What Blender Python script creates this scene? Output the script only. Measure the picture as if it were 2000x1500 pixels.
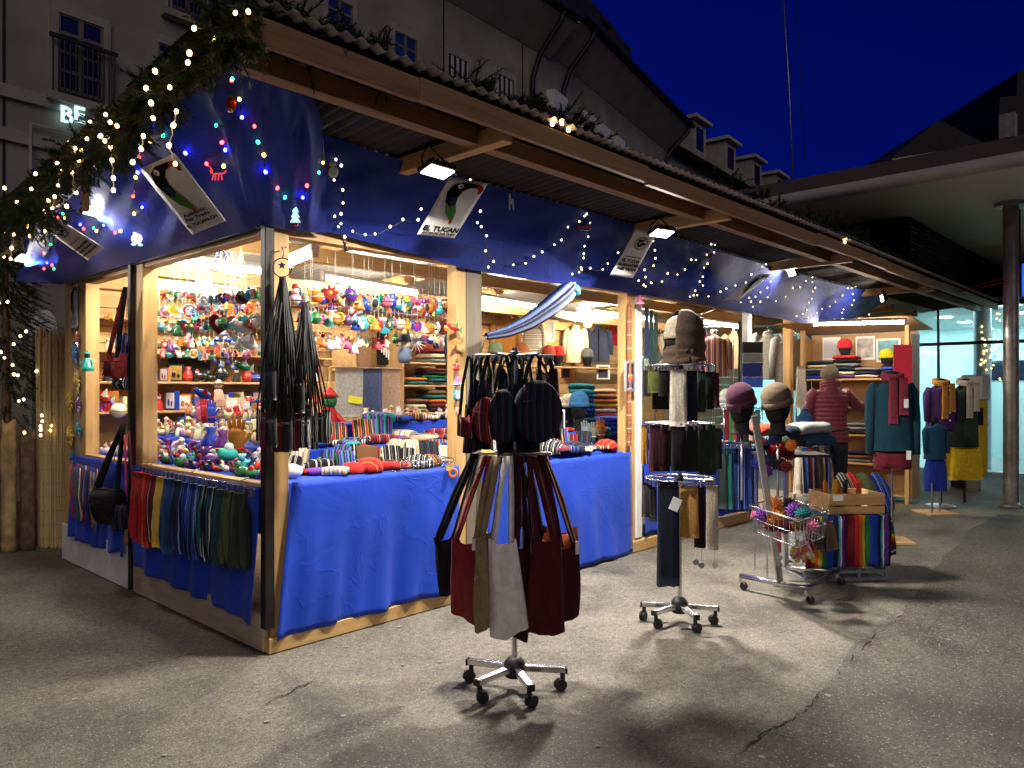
import bpy, math, random
from mathutils import Vector, Matrix, noise
random.seed(7)
for o in list(bpy.data.objects): bpy.data.objects.remove(o)
SC = bpy.context.scene
COL = SC.collection
PI = math.pi
R = math.radians

# ------------------------------------------------------------------ camera
FPX, CX, CY, CAMH = 1474.0, 1000.0, 762.0, 1.4        # focal length and horizon in photo pixels (2000 x 1500)
FW = Vector((0.73022312, 0.68320875, 0)); RT = Vector((FW.y, -FW.x, 0))
CAM = Vector((-2.0307, -3.6843, CAMH))
cd = bpy.data.cameras.new('camera'); cam = bpy.data.objects.new('camera', cd); COL.objects.link(cam)
cd.sensor_width = 36; cd.lens = 36 * FPX / 2000; cd.clip_end = 2000; cd.clip_start = 0.05
cd.shift_y = (CY - 750) / 2000
cam.location = CAM
cam.rotation_euler = (PI / 2, 0, math.atan2(FW.y, FW.x) - PI / 2)
SC.camera = cam

# ------------------------------------------------------------------ dusk sky, one faint sun for the glow of the town
w = bpy.data.worlds.new('World'); SC.world = w; w.use_nodes = True
nt = w.node_tree; nt.nodes.clear()
sky = nt.nodes.new('ShaderNodeTexSky'); sky.sky_type = 'NISHITA'; sky.sun_disc = False
sky.sun_elevation = R(1.5); sky.sun_rotation = R(200); sky.altitude = 500
sky.air_density = 1.0; sky.dust_density = 0.4; sky.ozone_density = 6.0
mixs = nt.nodes.new('ShaderNodeMix'); mixs.data_type = 'RGBA'; mixs.blend_type = 'MULTIPLY'; mixs.inputs[0].default_value = 1
mixs.inputs[7].default_value = (0.012, 0.072, 0.52, 1)
bgn = nt.nodes.new('ShaderNodeBackground'); bgn.inputs[1].default_value = 0.15
wo = nt.nodes.new('ShaderNodeOutputWorld')
nt.links.new(sky.outputs[0], mixs.inputs[6]); nt.links.new(mixs.outputs[2], bgn.inputs[0]); nt.links.new(bgn.outputs[0], wo.inputs[0])
sd = bpy.data.lights.new('sun', 'SUN'); so = bpy.data.objects.new('sun', sd); COL.objects.link(so)
sd.energy = 0.38; sd.angle = R(40); sd.color = (1.0, 0.86, 0.62)
so.rotation_euler = (R(64), 0, R(-34))
SC.view_settings.view_transform = 'Standard'; SC.view_settings.look = 'None'
SC.view_settings.exposure = 0.45; SC.view_settings.gamma = 1.0; SC.view_settings.use_curve_mapping = False
SC.cycles.use_denoising = True
SC.cycles.sample_clamp_indirect = 4.0
SC.cycles.max_bounces = 7; SC.cycles.transparent_max_bounces = 12
SC.cycles.caustics_reflective = False; SC.cycles.caustics_refractive = False

# ------------------------------------------------------------------ pixel of the photo -> point on a real plane
def ray(px, py):
    return RT * ((px - CX) / FPX) + FW + Vector((0, 0, -(py - CY) / FPX))
def P(px, py, X=None, Y=None, Z=None):
    d = ray(px, py)
    t = (X - CAM.x) / d.x if X is not None else (Y - CAM.y) / d.y if Y is not None else (Z - CAM.z) / d.z
    return CAM + d * t
def PP(px, py, p0, n):
    d = ray(px, py); n = Vector(n); return CAM + d * ((Vector(p0) - CAM).dot(n) / d.dot(n))
def PD(px, py, w): return CAM + ray(px, py) * w
def depth(p): return (Vector(p) - CAM).dot(FW)
def V(*a): return Vector(a)
def lerp(a, b, t): return a + (b - a) * t
def poly_at(pts, t):
    n = len(pts) - 1; x = min(max(t, 0), 1) * n; i = min(int(x), n - 1); return lerp(Vector(pts[i]), Vector(pts[i + 1]), x - i)

# ------------------------------------------------------------------ materials
MATS = {}; STR = {}
def newmat(name):
    m = bpy.data.materials.new(name); m.use_nodes = True; MATS[name] = m
    return m, m.node_tree.nodes, m.node_tree.links, m.node_tree.nodes['Principled BSDF']
def c4(c): return (c[0], c[1], c[2], 1)
def add_bump(N, L, b, src, strength, dist=0.01):
    bm = N.new('ShaderNodeBump'); bm.inputs['Strength'].default_value = strength; bm.inputs['Distance'].default_value = dist
    L.new(src, bm.inputs['Height']); L.new(bm.outputs[0], b.inputs['Normal'])
def mat(name, col=None, rough=0.6, metal=0.0, var=0.18, scale=18.0, bump=0.0, bscale=120.0, spec=0.4, stretch=(1, 1, 1), coat=0.0, sheen=0.0, trans=0.0, alpha=1.0):
    """plain or object-coloured (col None) principled material with a little noise in its colour and relief"""
    m, N, L, b = newmat(name)
    tc = N.new('ShaderNodeTexCoord'); mp = N.new('ShaderNodeMapping'); mp.inputs['Scale'].default_value = stretch
    L.new(tc.outputs['Object'], mp.inputs[0])
    nz = N.new('ShaderNodeTexNoise'); nz.inputs['Scale'].default_value = scale; nz.inputs['Detail'].default_value = 5; L.new(mp.outputs[0], nz.inputs['Vector'])
    mr = N.new('ShaderNodeMapRange'); mr.inputs[1].default_value = 0.3; mr.inputs[2].default_value = 0.7
    mr.inputs[3].default_value = 1 - var; mr.inputs[4].default_value = 1 + var; L.new(nz.outputs[0], mr.inputs[0])
    mx = N.new('ShaderNodeMix'); mx.data_type = 'RGBA'; mx.blend_type = 'MULTIPLY'; mx.inputs[0].default_value = 1
    if col is None:
        oi = N.new('ShaderNodeObjectInfo'); L.new(oi.outputs['Color'], mx.inputs[6])
    else: mx.inputs[6].default_value = c4(col)
    L.new(mr.outputs[0], mx.inputs[7]); L.new(mx.outputs[2], b.inputs['Base Color'])
    b.inputs['Roughness'].default_value = rough; b.inputs['Metallic'].default_value = metal
    b.inputs['Specular IOR Level'].default_value = spec; b.inputs['Coat Weight'].default_value = coat
    b.inputs['Sheen Weight'].default_value = sheen; b.inputs['Transmission Weight'].default_value = trans; b.inputs['Alpha'].default_value = alpha
    if bump:
        n2 = N.new('ShaderNodeTexNoise'); n2.inputs['Scale'].default_value = bscale; n2.inputs['Detail'].default_value = 4; L.new(mp.outputs[0], n2.inputs['Vector'])
        add_bump(N, L, b, n2.outputs[0], bump)
    return m
def wood(name, c1, c2, axis, rough=0.6, k=1.0):
    m, N, L, b = newmat(name)
    tc = N.new('ShaderNodeTexCoord'); mp = N.new('ShaderNodeMapping')
    s = [9 * k, 9 * k, 9 * k]; s[axis] = 0.7 * k; mp.inputs['Scale'].default_value = s; L.new(tc.outputs['Object'], mp.inputs[0])
    oi = N.new('ShaderNodeObjectInfo'); ad = N.new('ShaderNodeVectorMath'); ad.operation = 'ADD'
    sc = N.new('ShaderNodeVectorMath'); sc.operation = 'SCALE'; sc.inputs['Scale'].default_value = 30
    cb = N.new('ShaderNodeCombineXYZ')
    for i in range(3): L.new(oi.outputs['Random'], cb.inputs[i])
    L.new(cb.outputs[0], sc.inputs[0]); L.new(mp.outputs[0], ad.inputs[0]); L.new(sc.outputs[0], ad.inputs[1])
    n1 = N.new('ShaderNodeTexNoise'); n1.inputs['Scale'].default_value = 1.2; n1.inputs['Detail'].default_value = 4; n1.inputs['Distortion'].default_value = 1.2; L.new(ad.outputs[0], n1.inputs['Vector'])
    n2 = N.new('ShaderNodeTexNoise'); n2.inputs['Scale'].default_value = 6; n2.inputs['Detail'].default_value = 6; L.new(ad.outputs[0], n2.inputs['Vector'])
    ma = N.new('ShaderNodeMath'); ma.operation = 'MULTIPLY_ADD'; ma.inputs[1].default_value = 0.55; L.new(n2.outputs[0], ma.inputs[0]); L.new(n1.outputs[0], ma.inputs[2])
    mr = N.new('ShaderNodeMapRange'); mr.inputs[1].default_value = 0.5; mr.inputs[2].default_value = 1.05; L.new(ma.outputs[0], mr.inputs[0])
    mx = N.new('ShaderNodeMix'); mx.data_type = 'RGBA'; mx.inputs[6].default_value = c4(c1); mx.inputs[7].default_value = c4(c2)
    L.new(mr.outputs[0], mx.inputs[0])
    vo = N.new('ShaderNodeTexVoronoi'); vo.inputs['Scale'].default_value = 0.55; L.new(ad.outputs[0], vo.inputs['Vector'])
    kr = N.new('ShaderNodeMapRange'); kr.inputs[1].default_value = 0.03; kr.inputs[2].default_value = 0.09; kr.inputs[3].default_value = 0.35; kr.inputs[4].default_value = 1; L.new(vo.outputs['Distance'], kr.inputs[0])
    m2 = N.new('ShaderNodeMix'); m2.data_type = 'RGBA'; m2.blend_type = 'MULTIPLY'; m2.inputs[0].default_value = 1
    L.new(mx.outputs[2], m2.inputs[6]); L.new(kr.outputs[0], m2.inputs[7]); L.new(m2.outputs[2], b.inputs['Base Color'])
    b.inputs['Roughness'].default_value = rough; b.inputs['Specular IOR Level'].default_value = 0.3
    add_bump(N, L, b, n2.outputs[0], 0.25, 0.004)
    return m
def stripes(name, cols, axis, period, rough=0.85, wob=0.02, bump=0.25, coord='Object', metal=0):
    STR[name] = cols; m, N, L, b = newmat(name)
    tc = N.new('ShaderNodeTexCoord'); sp = N.new('ShaderNodeSeparateXYZ'); L.new(tc.outputs[coord], sp.inputs[0])
    nz = N.new('ShaderNodeTexNoise'); nz.inputs['Scale'].default_value = 14; L.new(tc.outputs[coord], nz.inputs['Vector'])
    a = N.new('ShaderNodeMath'); a.operation = 'MULTIPLY_ADD'; a.inputs[1].default_value = wob * period * 4; L.new(nz.outputs[0], a.inputs[0]); L.new(sp.outputs[axis], a.inputs[2])
    d = N.new('ShaderNodeMath'); d.operation = 'DIVIDE'; d.inputs[1].default_value = period; L.new(a.outputs[0], d.inputs[0])
    f = N.new('ShaderNodeMath'); f.operation = 'FRACT'; L.new(d.outputs[0], f.inputs[0])
    cr = N.new('ShaderNodeValToRGB'); cr.color_ramp.interpolation = 'CONSTANT'; L.new(f.outputs[0], cr.inputs[0])
    tot = sum(c[1] for c in cols); t = 0; el = cr.color_ramp.elements
    while len(el) < len(cols): el.new(0.5)
    for i, (c, wd) in enumerate(cols):
        el[i].position = t / tot; el[i].color = c4(c); t += wd
    L.new(cr.outputs[0], b.inputs['Base Color']); b.inputs['Roughness'].default_value = rough; b.inputs['Specular IOR Level'].default_value = 0.2
    b.inputs['Metallic'].default_value = metal
    n2 = N.new('ShaderNodeTexNoise'); n2.inputs['Scale'].default_value = 260; L.new(tc.outputs[coord], n2.inputs['Vector'])
    add_bump(N, L, b, n2.outputs[0], bump, 0.004)
    return m
def knit(name, axis=0, n=90.0):
    """object-coloured knitwear: ribs across one axis plus fuzz"""
    m = mat(name, None, 0.92, 0, 0.22, 60, 0, spec=0.15, sheen=0.06); N = m.node_tree.nodes; L = m.node_tree.links; b = N['Principled BSDF']
    tc = N.new('ShaderNodeTexCoord'); wv = N.new('ShaderNodeTexWave'); wv.inputs['Scale'].default_value = n / 6.28; wv.inputs['Distortion'].default_value = 1.2; wv.inputs['Detail'].default_value = 2
    wv.bands_direction = 'XYZ'[axis]; L.new(tc.outputs['Object'], wv.inputs[0]); add_bump(N, L, b, wv.outputs[1], 0.5, 0.004)
    return m
def emit(name, col, st, sampling=None):
    m = bpy.data.materials.new(name); m.use_nodes = True; N = m.node_tree.nodes; N.clear()
    e = N.new('ShaderNodeEmission'); e.inputs[0].default_value = c4(col); e.inputs[1].default_value = st
    o = N.new('ShaderNodeOutputMaterial'); m.node_tree.links.new(e.outputs[0], o.inputs[0]); MATS[name] = m
    if sampling: m.cycles.emission_sampling = sampling
    return m

PINE1, PINE2 = (0.62, 0.40, 0.17), (0.42, 0.235, 0.085)
for a in range(3):
    wood('pine_' + 'xyz'[a], PINE1, PINE2, a)
    wood('brown_' + 'xyz'[a], (0.36, 0.21, 0.105), (0.21, 0.11, 0.05), a, 0.7)
    wood('grey_' + 'xyz'[a], (0.22, 0.185, 0.14), (0.14, 0.11, 0.08), a, 0.75)
    wood('pale_' + 'xyz'[a], (0.52, 0.43, 0.31), (0.36, 0.28, 0.18), a, 0.7)
wood('plywood', (0.42, 0.24, 0.10), (0.33, 0.18, 0.07), 1, 0.5, 0.5)
mat('cloth', None, 0.85, 0, 0.18, 30, 0.35, 220, 0.2, sheen=0.05)
mat('silk', None, 0.55, 0, 0.16, 20, 0.25, 90, 0.3, sheen=0.05)
mat('leather', None, 0.5, 0, 0.15, 40, 0.3, 160, 0.45)
mat('glazed', None, 0.25, 0, 0.22, 60, 0.0, spec=0.5, coat=0.4)
mat('clay', None, 0.7, 0, 0.3, 90, 0.2, 200)
mat('plastic', None, 0.4, 0, 0.06, 20)
mat('tin', None, 0.3, 0.75, 0.2, 40)
mat('paper', None, 0.7, 0, 0.04, 8, 0.05, 60)
knit('knit_x', 0, 230); knit('knit_z', 2, 300); knit('rib_z', 2, 240)
mat('chrome', (0.62, 0.62, 0.63), 0.22, 1.0, 0.08, 30)
mat('steel', (0.33, 0.33, 0.33), 0.42, 0.9, 0.25, 14, 0.1, 60)
mat('dark_steel', (0.022, 0.018, 0.015), 0.5, 0.4, 0.3, 14)
mat('black_plastic', (0.012, 0.012, 0.013), 0.5, 0, 0.2, 30)
mat('black_felt', (0.008, 0.008, 0.009), 0.9, 0, 0.3, 40, spec=0.2)
mat('white_paint', (0.72, 0.71, 0.68), 0.5, 0, 0.1, 6)
mat('white', (0.8, 0.8, 0.78), 0.6, 0, 0.05, 10)
mat('gold', (0.75, 0.5, 0.12), 0.3, 0.8, 0.2, 30)
mat('red', (0.5, 0.02, 0.02), 0.45, 0, 0.2, 30)
mat('black', (0.01, 0.01, 0.01), 0.6, 0, 0.1, 30)
mat('green', (0.03, 0.22, 0.05), 0.5, 0, 0.2, 30)
mat('skin', (0.55, 0.33, 0.23), 0.5, 0, 0.08, 20)
mat('string', (0.65, 0.62, 0.52), 0.8)
mat('dark_cord', (0.012, 0.012, 0.012), 0.7)
emit('tube_glow', (1.0, 0.90, 0.73), 140)
emit('flood_glow', (1.0, 0.96, 0.88), 9)
emit('warm_bulb', (1.0, 0.60, 0.22), 9); emit('pale_bulb', (1.0, 0.84, 0.46), 4)
emit('red_bulb', (1.0, 0.05, 0.05), 9); emit('green_bulb', (0.03, 0.8, 0.35), 6); emit('blue_bulb', (0.04, 0.05, 1.0), 26); emit('yellow_bulb', (1.0, 0.65, 0.08), 7)
BULB = {'w': 'warm_bulb', 'p': 'pale_bulb', 'r': 'red_bulb', 'g': 'green_bulb', 'b': 'blue_bulb', 'y': 'yellow_bulb'}

# ------------------------------------------------------------------ mesh builder
class MB:
    def __init__(s, T=None): s.v = []; s.f = []; s.m = []; s.sm = []; s.T = T or Matrix(); s.mi = 0
    def add(s, vs, fs, smooth=True):
        o = len(s.v); T = s.T
        s.v += [T @ Vector(p) for p in vs]
        for q in fs: s.f.append([i + o for i in q]); s.m.append(s.mi); s.sm.append(smooth)
        return s
    def box(s, c, d, rot=None):
        M = Matrix.Translation(Vector(c)) @ (rot.to_4x4() if rot else Matrix())
        x, y, z = d[0] / 2, d[1] / 2, d[2] / 2
        vs = [M @ Vector((i * x, j * y, k * z)) for i in (-1, 1) for j in (-1, 1) for k in (-1, 1)]
        return s.add(vs, [(0, 1, 3, 2), (4, 6, 7, 5), (0, 4, 5, 1), (2, 3, 7, 6), (0, 2, 6, 4), (1, 5, 7, 3)], False)
    def bb(s, a, b): return s.box([(a[i] + b[i]) / 2 for i in range(3)], [abs(b[i] - a[i]) for i in range(3)])
    def beam(s, a, b, w, h, up=(0, 0, 1)):
        a = Vector(a); b = Vector(b); x = (b - a).normalized(); u = Vector(up); y = u.cross(x).normalized(); z = x.cross(y)
        M = Matrix((x, y, z)).transposed(); return s.box((a + b) / 2, ((b - a).length, w, h), M)
    def cyl(s, a, b, r0, r1=None, n=10, cap=True):
        r1 = r0 if r1 is None else r1; a = Vector(a); b = Vector(b); z = (b - a).normalized()
        x = z.orthogonal().normalized(); y = z.cross(x); vs = []
        for p, r in ((a, r0), (b, r1)):
            vs += [p + x * (r * math.cos(2 * PI * i / n)) + y * (r * math.sin(2 * PI * i / n)) for i in range(n)]
        s.add(vs, [(i, (i + 1) % n, n + (i + 1) % n, n + i) for i in range(n)])
        if cap: s.add(vs, [tuple(range(n))[::-1], tuple(range(n, 2 * n))], False)
        return s
    def tube(s, pts, r, n=6, closed=False):
        pts = [Vector(p) for p in pts]; k = len(pts); vs = []; x = None
        rr = r if isinstance(r, (list, tuple)) else [r] * k
        for i, p in enumerate(pts):
            t = (pts[(i + 1) % k if closed else min(i + 1, k - 1)] - pts[i - 1 if (closed or i) else 0])
            t = t.normalized() if t.length > 1e-9 else Vector((0, 0, 1))
            x = (x - t * x.dot(t)) if x is not None else t.orthogonal()
            x = x.normalized() if x.length > 1e-6 else t.orthogonal().normalized(); y = t.cross(x)
            vs += [p + x * (rr[i] * math.cos(2 * PI * j / n)) + y * (rr[i] * math.sin(2 * PI * j / n)) for j in range(n)]
        fs = []
        for i in range(k if closed else k - 1):
            a, b = i * n, ((i + 1) % k) * n
            fs += [(a + j, a + (j + 1) % n, b + (j + 1) % n, b + j) for j in range(n)]
        if not closed: fs += [tuple(range(n))[::-1], tuple(range((k - 1) * n, k * n))]
        return s.add(vs, fs)
    def lathe(s, prof, c=(0, 0, 0), n=12, sx=1, sy=1):
        c = Vector(c); vs = []; k = len(prof)
        for r, z in prof: vs += [c + Vector((sx * r * math.cos(2 * PI * j / n), sy * r * math.sin(2 * PI * j / n), z)) for j in range(n)]
        fs = [(i * n + j, i * n + (j + 1) % n, (i + 1) * n + (j + 1) % n, (i + 1) * n + j) for i in range(k - 1) for j in range(n)]
        if prof[0][0] > 1e-4: fs.append(tuple(range(n))[::-1])
        if prof[-1][0] > 1e-4: fs.append(tuple(range((k - 1) * n, k * n)))
        return s.add(vs, fs)
    def ell(s, c, r, nu=12, nv=8, rot=None):
        if not isinstance(r, (tuple, list)): r = (r, r, r)
        c = Vector(c); vs = []
        for i in range(nv + 1):
            a = -PI / 2 + PI * i / nv
            for j in range(nu):
                p = Vector((r[0] * math.cos(a) * math.cos(2 * PI * j / nu), r[1] * math.cos(a) * math.sin(2 * PI * j / nu), r[2] * math.sin(a)))
                vs.append(c + (rot @ p if rot else p))
        return s.add(vs, [(i * nu + j, i * nu + (j + 1) % nu, (i + 1) * nu + (j + 1) % nu, (i + 1) * nu + j) for i in range(nv) for j in range(nu)])
    def prism(s, poly, o, u, v, t):
        """2-D outline in the plane (u, v) at o, thickness t along u x v, centred"""
        o = Vector(o); u = Vector(u); v = Vector(v); w = u.cross(v).normalized() * (t / 2); n = len(poly)
        vs = [o + u * a + v * b - w for a, b in poly] + [o + u * a + v * b + w for a, b in poly]
        return s.add(vs, [tuple(range(n))[::-1], tuple(range(n, 2 * n))] + [(i, (i + 1) % n, n + (i + 1) % n, n + i) for i in range(n)], False)
    def grid(s, fn, nu, nv, t=0.0, nrm=None):
        """sheet fn(u, v) -> point; with t a closed slab of that thickness"""
        pts = [[Vector(fn(i / nu, j / nv)) for j in range(nv + 1)] for i in range(nu + 1)]
        w = nv + 1; vs = [p for row in pts for p in row]; fs = [(i * w + j, (i + 1) * w + j, (i + 1) * w + j + 1, i * w + j + 1) for i in range(nu) for j in range(nv)]
        if t:
            back = []
            for i in range(nu + 1):
                for j in range(w):
                    if nrm: n = Vector(nrm)
                    else:
                        a = pts[min(i + 1, nu)][j] - pts[max(i - 1, 0)][j]; b = pts[i][min(j + 1, nv)] - pts[i][max(j - 1, 0)]
                        n = a.cross(b); n = n.normalized() if n.length > 1e-12 else Vector((0, 0, 1))
                    back.append(pts[i][j] - n * t)
            k = len(vs); vs += back; fs += [tuple(q + k for q in f[::-1]) for f in list(fs)]
            rim = [i * w for i in range(nu + 1)] + [nu * w + j for j in range(1, w)] + [i * w + nv for i in range(nu - 1, -1, -1)] + [j for j in range(nv - 1, 0, -1)]
            fs += [(rim[i - 1], rim[i - 1] + k, rim[i] + k, rim[i]) for i in range(len(rim))]
        return s.add(vs, fs)
    def torus(s, c, R_, r, ax=(0, 0, 1), n=24, m=6, sx=1, sy=1):
        z = Vector(ax).normalized(); x = z.orthogonal().normalized(); y = z.cross(x); c = Vector(c)
        return s.tube([c + x * (sx * R_ * math.cos(2 * PI * i / n)) + y * (sy * R_ * math.sin(2 * PI * i / n)) for i in range(n)], r, m, True)
    def mesh(s, name, mats):
        me = bpy.data.meshes.new(name); me.from_pydata(s.v, [], s.f); 
        for q in (mats if isinstance(mats, (list, tuple)) else [mats]): me.materials.append(MATS[q] if isinstance(q, str) else q)
        me.polygons.foreach_set('material_index', s.m); me.polygons.foreach_set('use_smooth', s.sm); me.update(); return me
    def build(s, name, mats, parent=None, color=None, bev=0):
        o = bpy.data.objects.new(name, s.mesh(name, mats)); COL.objects.link(o)
        if parent is not None: o.parent = parent
        if color: o.color = c4(color)
        if bev:
            b = o.modifiers.new('bevel', 'BEVEL'); b.width = bev; b.segments = 1; b.limit_method = 'ANGLE'
        return o
def tag(o, label, cat, group=None, kind=None):
    if label: o['label'] = label
    if cat: o['category'] = cat
    if group: o['group'] = group
    if kind: o['kind'] = kind
    return o
def thing(name, label, cat, loc=(0, 0, 0), rz=0, group=None):
    o = bpy.data.objects.new(name, None); COL.objects.link(o); o.location = loc; o.rotation_euler = (0, 0, rz)
    o.empty_display_size = 0.1
    return tag(o, label, cat, group)
def inst(name, me, parent=None, loc=(0, 0, 0), rot=(0, 0, 0), sc=1, color=None):
    o = bpy.data.objects.new(name, me); COL.objects.link(o); o.parent = parent; o.location = loc; o.rotation_euler = rot
    o.scale = (sc, sc, sc) if isinstance(sc, (int, float)) else sc
    if color: o.color = c4(color)
    return o
def struct(o): o['kind'] = 'structure'; return o
ORD = 'first second third fourth fifth sixth seventh eighth ninth tenth eleventh twelfth thirteenth fourteenth fifteenth sixteenth seventeenth eighteenth nineteenth twentieth'.split()
ORD += ['twenty-' + q for q in ORD[:9]] + ['thirtieth'] + ['thirty-' + q for q in ORD[:9]] + ['fortieth'] + ['forty-' + q for q in ORD[:9]] + ['fiftieth']
def hsh(*a): return noise.noise(Vector(a[:3]) * 1.0)
C_ = dict(red=(0.45, 0.02, 0.02), wine=(0.14, 0.012, 0.02), blue=(0.015, 0.05, 0.35), navy=(0.01, 0.018, 0.06), teal=(0.01, 0.13, 0.14), green=(0.02, 0.16, 0.05), orange=(0.6, 0.16, 0.02), yellow=(0.65, 0.42, 0.04),
    white=(0.75, 0.73, 0.68), cream=(0.62, 0.52, 0.33), black=(0.012, 0.012, 0.013), grey=(0.2, 0.2, 0.19), brown=(0.16, 0.08, 0.035), pink=(0.6, 0.12, 0.25), purple=(0.13, 0.03, 0.25), turquoise=(0.03, 0.35, 0.38), terracotta=(0.4, 0.15, 0.06), olive=(0.09, 0.1, 0.03), gold=(0.6, 0.38, 0.06), silver=(0.6, 0.6, 0.6), tan=(0.4, 0.25, 0.13), beige=(0.45, 0.37, 0.26))

# ------------------------------------------------------------------ lettering as flat mesh
def lettering(text, size, M, material, parent, name='lettering', bold=0.0, align='CENTER'):
    cu = bpy.data.curves.new('t', 'FONT'); cu.body = text; cu.size = size; cu.align_x = align; cu.align_y = 'CENTER'; cu.offset = bold; cu.extrude = 0.0008; cu.resolution_u = 2
    ob = bpy.data.objects.new('t', cu); COL.objects.link(ob); dg = bpy.context.evaluated_depsgraph_get()
    me = bpy.data.meshes.new_from_object(ob.evaluated_get(dg)); bpy.data.objects.remove(ob)
    me.transform(M); me.materials.clear(); me.materials.append(MATS[material])
    o = bpy.data.objects.new(name, me); COL.objects.link(o); o.parent = parent; return o
# ------------------------------------------------------------------ ground
def asphalt(name, base, seed, stain):
    m, N, L, b = newmat(name)
    tc = N.new('ShaderNodeTexCoord'); mp = N.new('ShaderNodeMapping'); mp.inputs['Location'].default_value = (seed, seed, 0); L.new(tc.outputs['Object'], mp.inputs[0])
    def noi(s, d=5, r=0.6):
        n = N.new('ShaderNodeTexNoise'); n.inputs['Scale'].default_value = s; n.inputs['Detail'].default_value = d; n.inputs['Roughness'].default_value = r; L.new(mp.outputs[0], n.inputs['Vector']); return n
    def rng(src, a, b_, c, d):
        q = N.new('ShaderNodeMapRange'); q.inputs[1].default_value = a; q.inputs[2].default_value = b_; q.inputs[3].default_value = c; q.inputs[4].default_value = d; L.new(src, q.inputs[0]); return q
    def mul(a, b_):
        x = N.new('ShaderNodeMix'); x.data_type = 'RGBA'; x.blend_type = 'MULTIPLY'; x.inputs[0].default_value = 1; L.new(a, x.inputs[6]); L.new(b_, x.inputs[7]); return x.outputs[2]
    fine = noi(105, 3, .75); mid = noi(30, 6, 0.75); big = noi(0.7, 5, 0.65); st = noi(1.7, 6, 0.7)
    rgb = N.new('ShaderNodeRGB'); rgb.outputs[0].default_value = c4(base)
    c = mul(rgb.outputs[0], rng(fine.outputs[0], 0.3, 0.7, 0.40, 1.65).outputs[0])
    c = mul(c, rng(mid.outputs[0], 0.3, 0.7, 0.55, 1.5).outputs[0]); c = mul(c, rng(big.outputs[0], 0.3, 0.7, 0.60, 1.3).outputs[0])
    c = mul(c, rng(st.outputs[0], 0.36, 0.55, stain, 1.05).outputs[0])
    vo = N.new('ShaderNodeTexVoronoi'); vo.inputs['Scale'].default_value = 70; L.new(mp.outputs[0], vo.inputs['Vector'])
    sp = N.new('ShaderNodeSeparateColor'); L.new(vo.outputs['Color'], sp.inputs[0])
    near = rng(vo.outputs['Distance'], 0.16, 0.34, 1, 0); pick = rng(sp.outputs[0], 0.74, 0.76, 0, 1)
    k = N.new('ShaderNodeMath'); k.operation = 'MULTIPLY'; L.new(near.outputs[0], k.inputs[0]); L.new(pick.outputs[0], k.inputs[1])
    x = N.new('ShaderNodeMix'); x.data_type = 'RGBA'; L.new(k.outputs[0], x.inputs[0]); L.new(c, x.inputs[6]); x.inputs[7].default_value = (0.31, 0.29, 0.25, 1)
    L.new(x.outputs[2], b.inputs['Base Color']); b.inputs['Roughness'].default_value = 0.78; b.inputs['Specular IOR Level'].default_value = 0.35
    L.new(rng(st.outputs[0], 0.3, 0.6, 0.55, 0.85).outputs[0], b.inputs['Roughness'])
    ad = N.new('ShaderNodeMath'); ad.operation = 'MULTIPLY_ADD'; ad.inputs[1].default_value = 0.6; L.new(fine.outputs[0], ad.inputs[0]); L.new(mid.outputs[0], ad.inputs[2])
    add_bump(N, L, b, ad.outputs[0], 0.8, 0.012)
asphalt('asphalt', (0.155, 0.138, 0.112), 0, 0.50); asphalt('asphalt_dark_falloff', (0.098, 0.086, 0.070), 31, 0.5); mat('crack_tar', (0.012, 0.011, 0.010), 0.9)
ground = struct(MB().grid(lambda u, v: (-120 + 300 * u, -140 + 300 * v, 0), 30, 30).build('ground', 'asphalt'))
edge = [(1330, 1560), (1405, 1500), (1500, 1425), (1565, 1395), (1610, 1345), (1680, 1260), (1760, 1200), (1815, 1130), (1850, 1080), (1905, 1030), (1960, 1000)]
pt = [P(x, y, Z=0.004) for x, y in edge]; e2 = []
for i in range(len(pt) - 1):
    for k in range(6):
        q = lerp(pt[i], pt[i + 1], k / 6); e2.append(q + V(hsh(q.x * 6, q.y * 6, 1) * 0.06, hsh(q.x * 6, q.y * 6, 5) * 0.06, 0))
def patch(u, v):
    q = poly_at(e2, u); far = q + (V(9, -14, 0) if u > 0.5 else V(3, -8, 0)) ; return lerp(q, far, v * v)
struct(MB().grid(patch, 60, 6).build('dimmed_asphalt_patch', 'asphalt_dark_falloff'))  # different asphalt, with the lamplight's falloff also put into its dark colour
cm = MB()
def crack(pts, wd, seed):
    qs = []
    ps = [P(x, y, Z=0.007) for x, y in pts]
    for i in range(len(ps) - 1):
        for k in range(14):
            q = lerp(ps[i], ps[i + 1], k / 14); q = q + V(hsh(q.x * 14, q.y * 14, seed) * 0.03, hsh(q.x * 14, q.y * 14, seed + 3) * 0.03, 0); qs.append(q)
    n = len(qs)
    for i in range(n - 1):
        d = (qs[i + 1] - qs[i]); s = V(-d.y, d.x, 0).normalized()
        a = wd * (0.25 + 0.75 * abs(hsh(i * 0.4, seed, 2)) * 2) * min(1, 4 * i / n + .1) ; cm.add([qs[i] - s * a, qs[i] + s * a, qs[i + 1] + s * a, qs[i + 1] - s * a], [(0, 1, 2, 3)], False)
crack([(1405, 1500), (1500, 1428), (1565, 1393), (1612, 1343)], 0.006, 1); crack([(1612, 1343), (1690, 1255), (1765, 1198)], 0.003, 8)
crack([(0, 1360), (110, 1330), (200, 1308), (330, 1288), (460, 1262)], 0.004, 2); crack([(505, 1378), (570, 1350), (612, 1328)], 0.006, 3); crack([(1205, 1305), (1240, 1312), (1290, 1306)], 0.003, 4)
crack([(1500, 1428), (1560, 1440), (1640, 1430)], 0.003, 6)
struct(cm.build('ground_crack', 'crack_tar', ground))
gm = MB()
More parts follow.
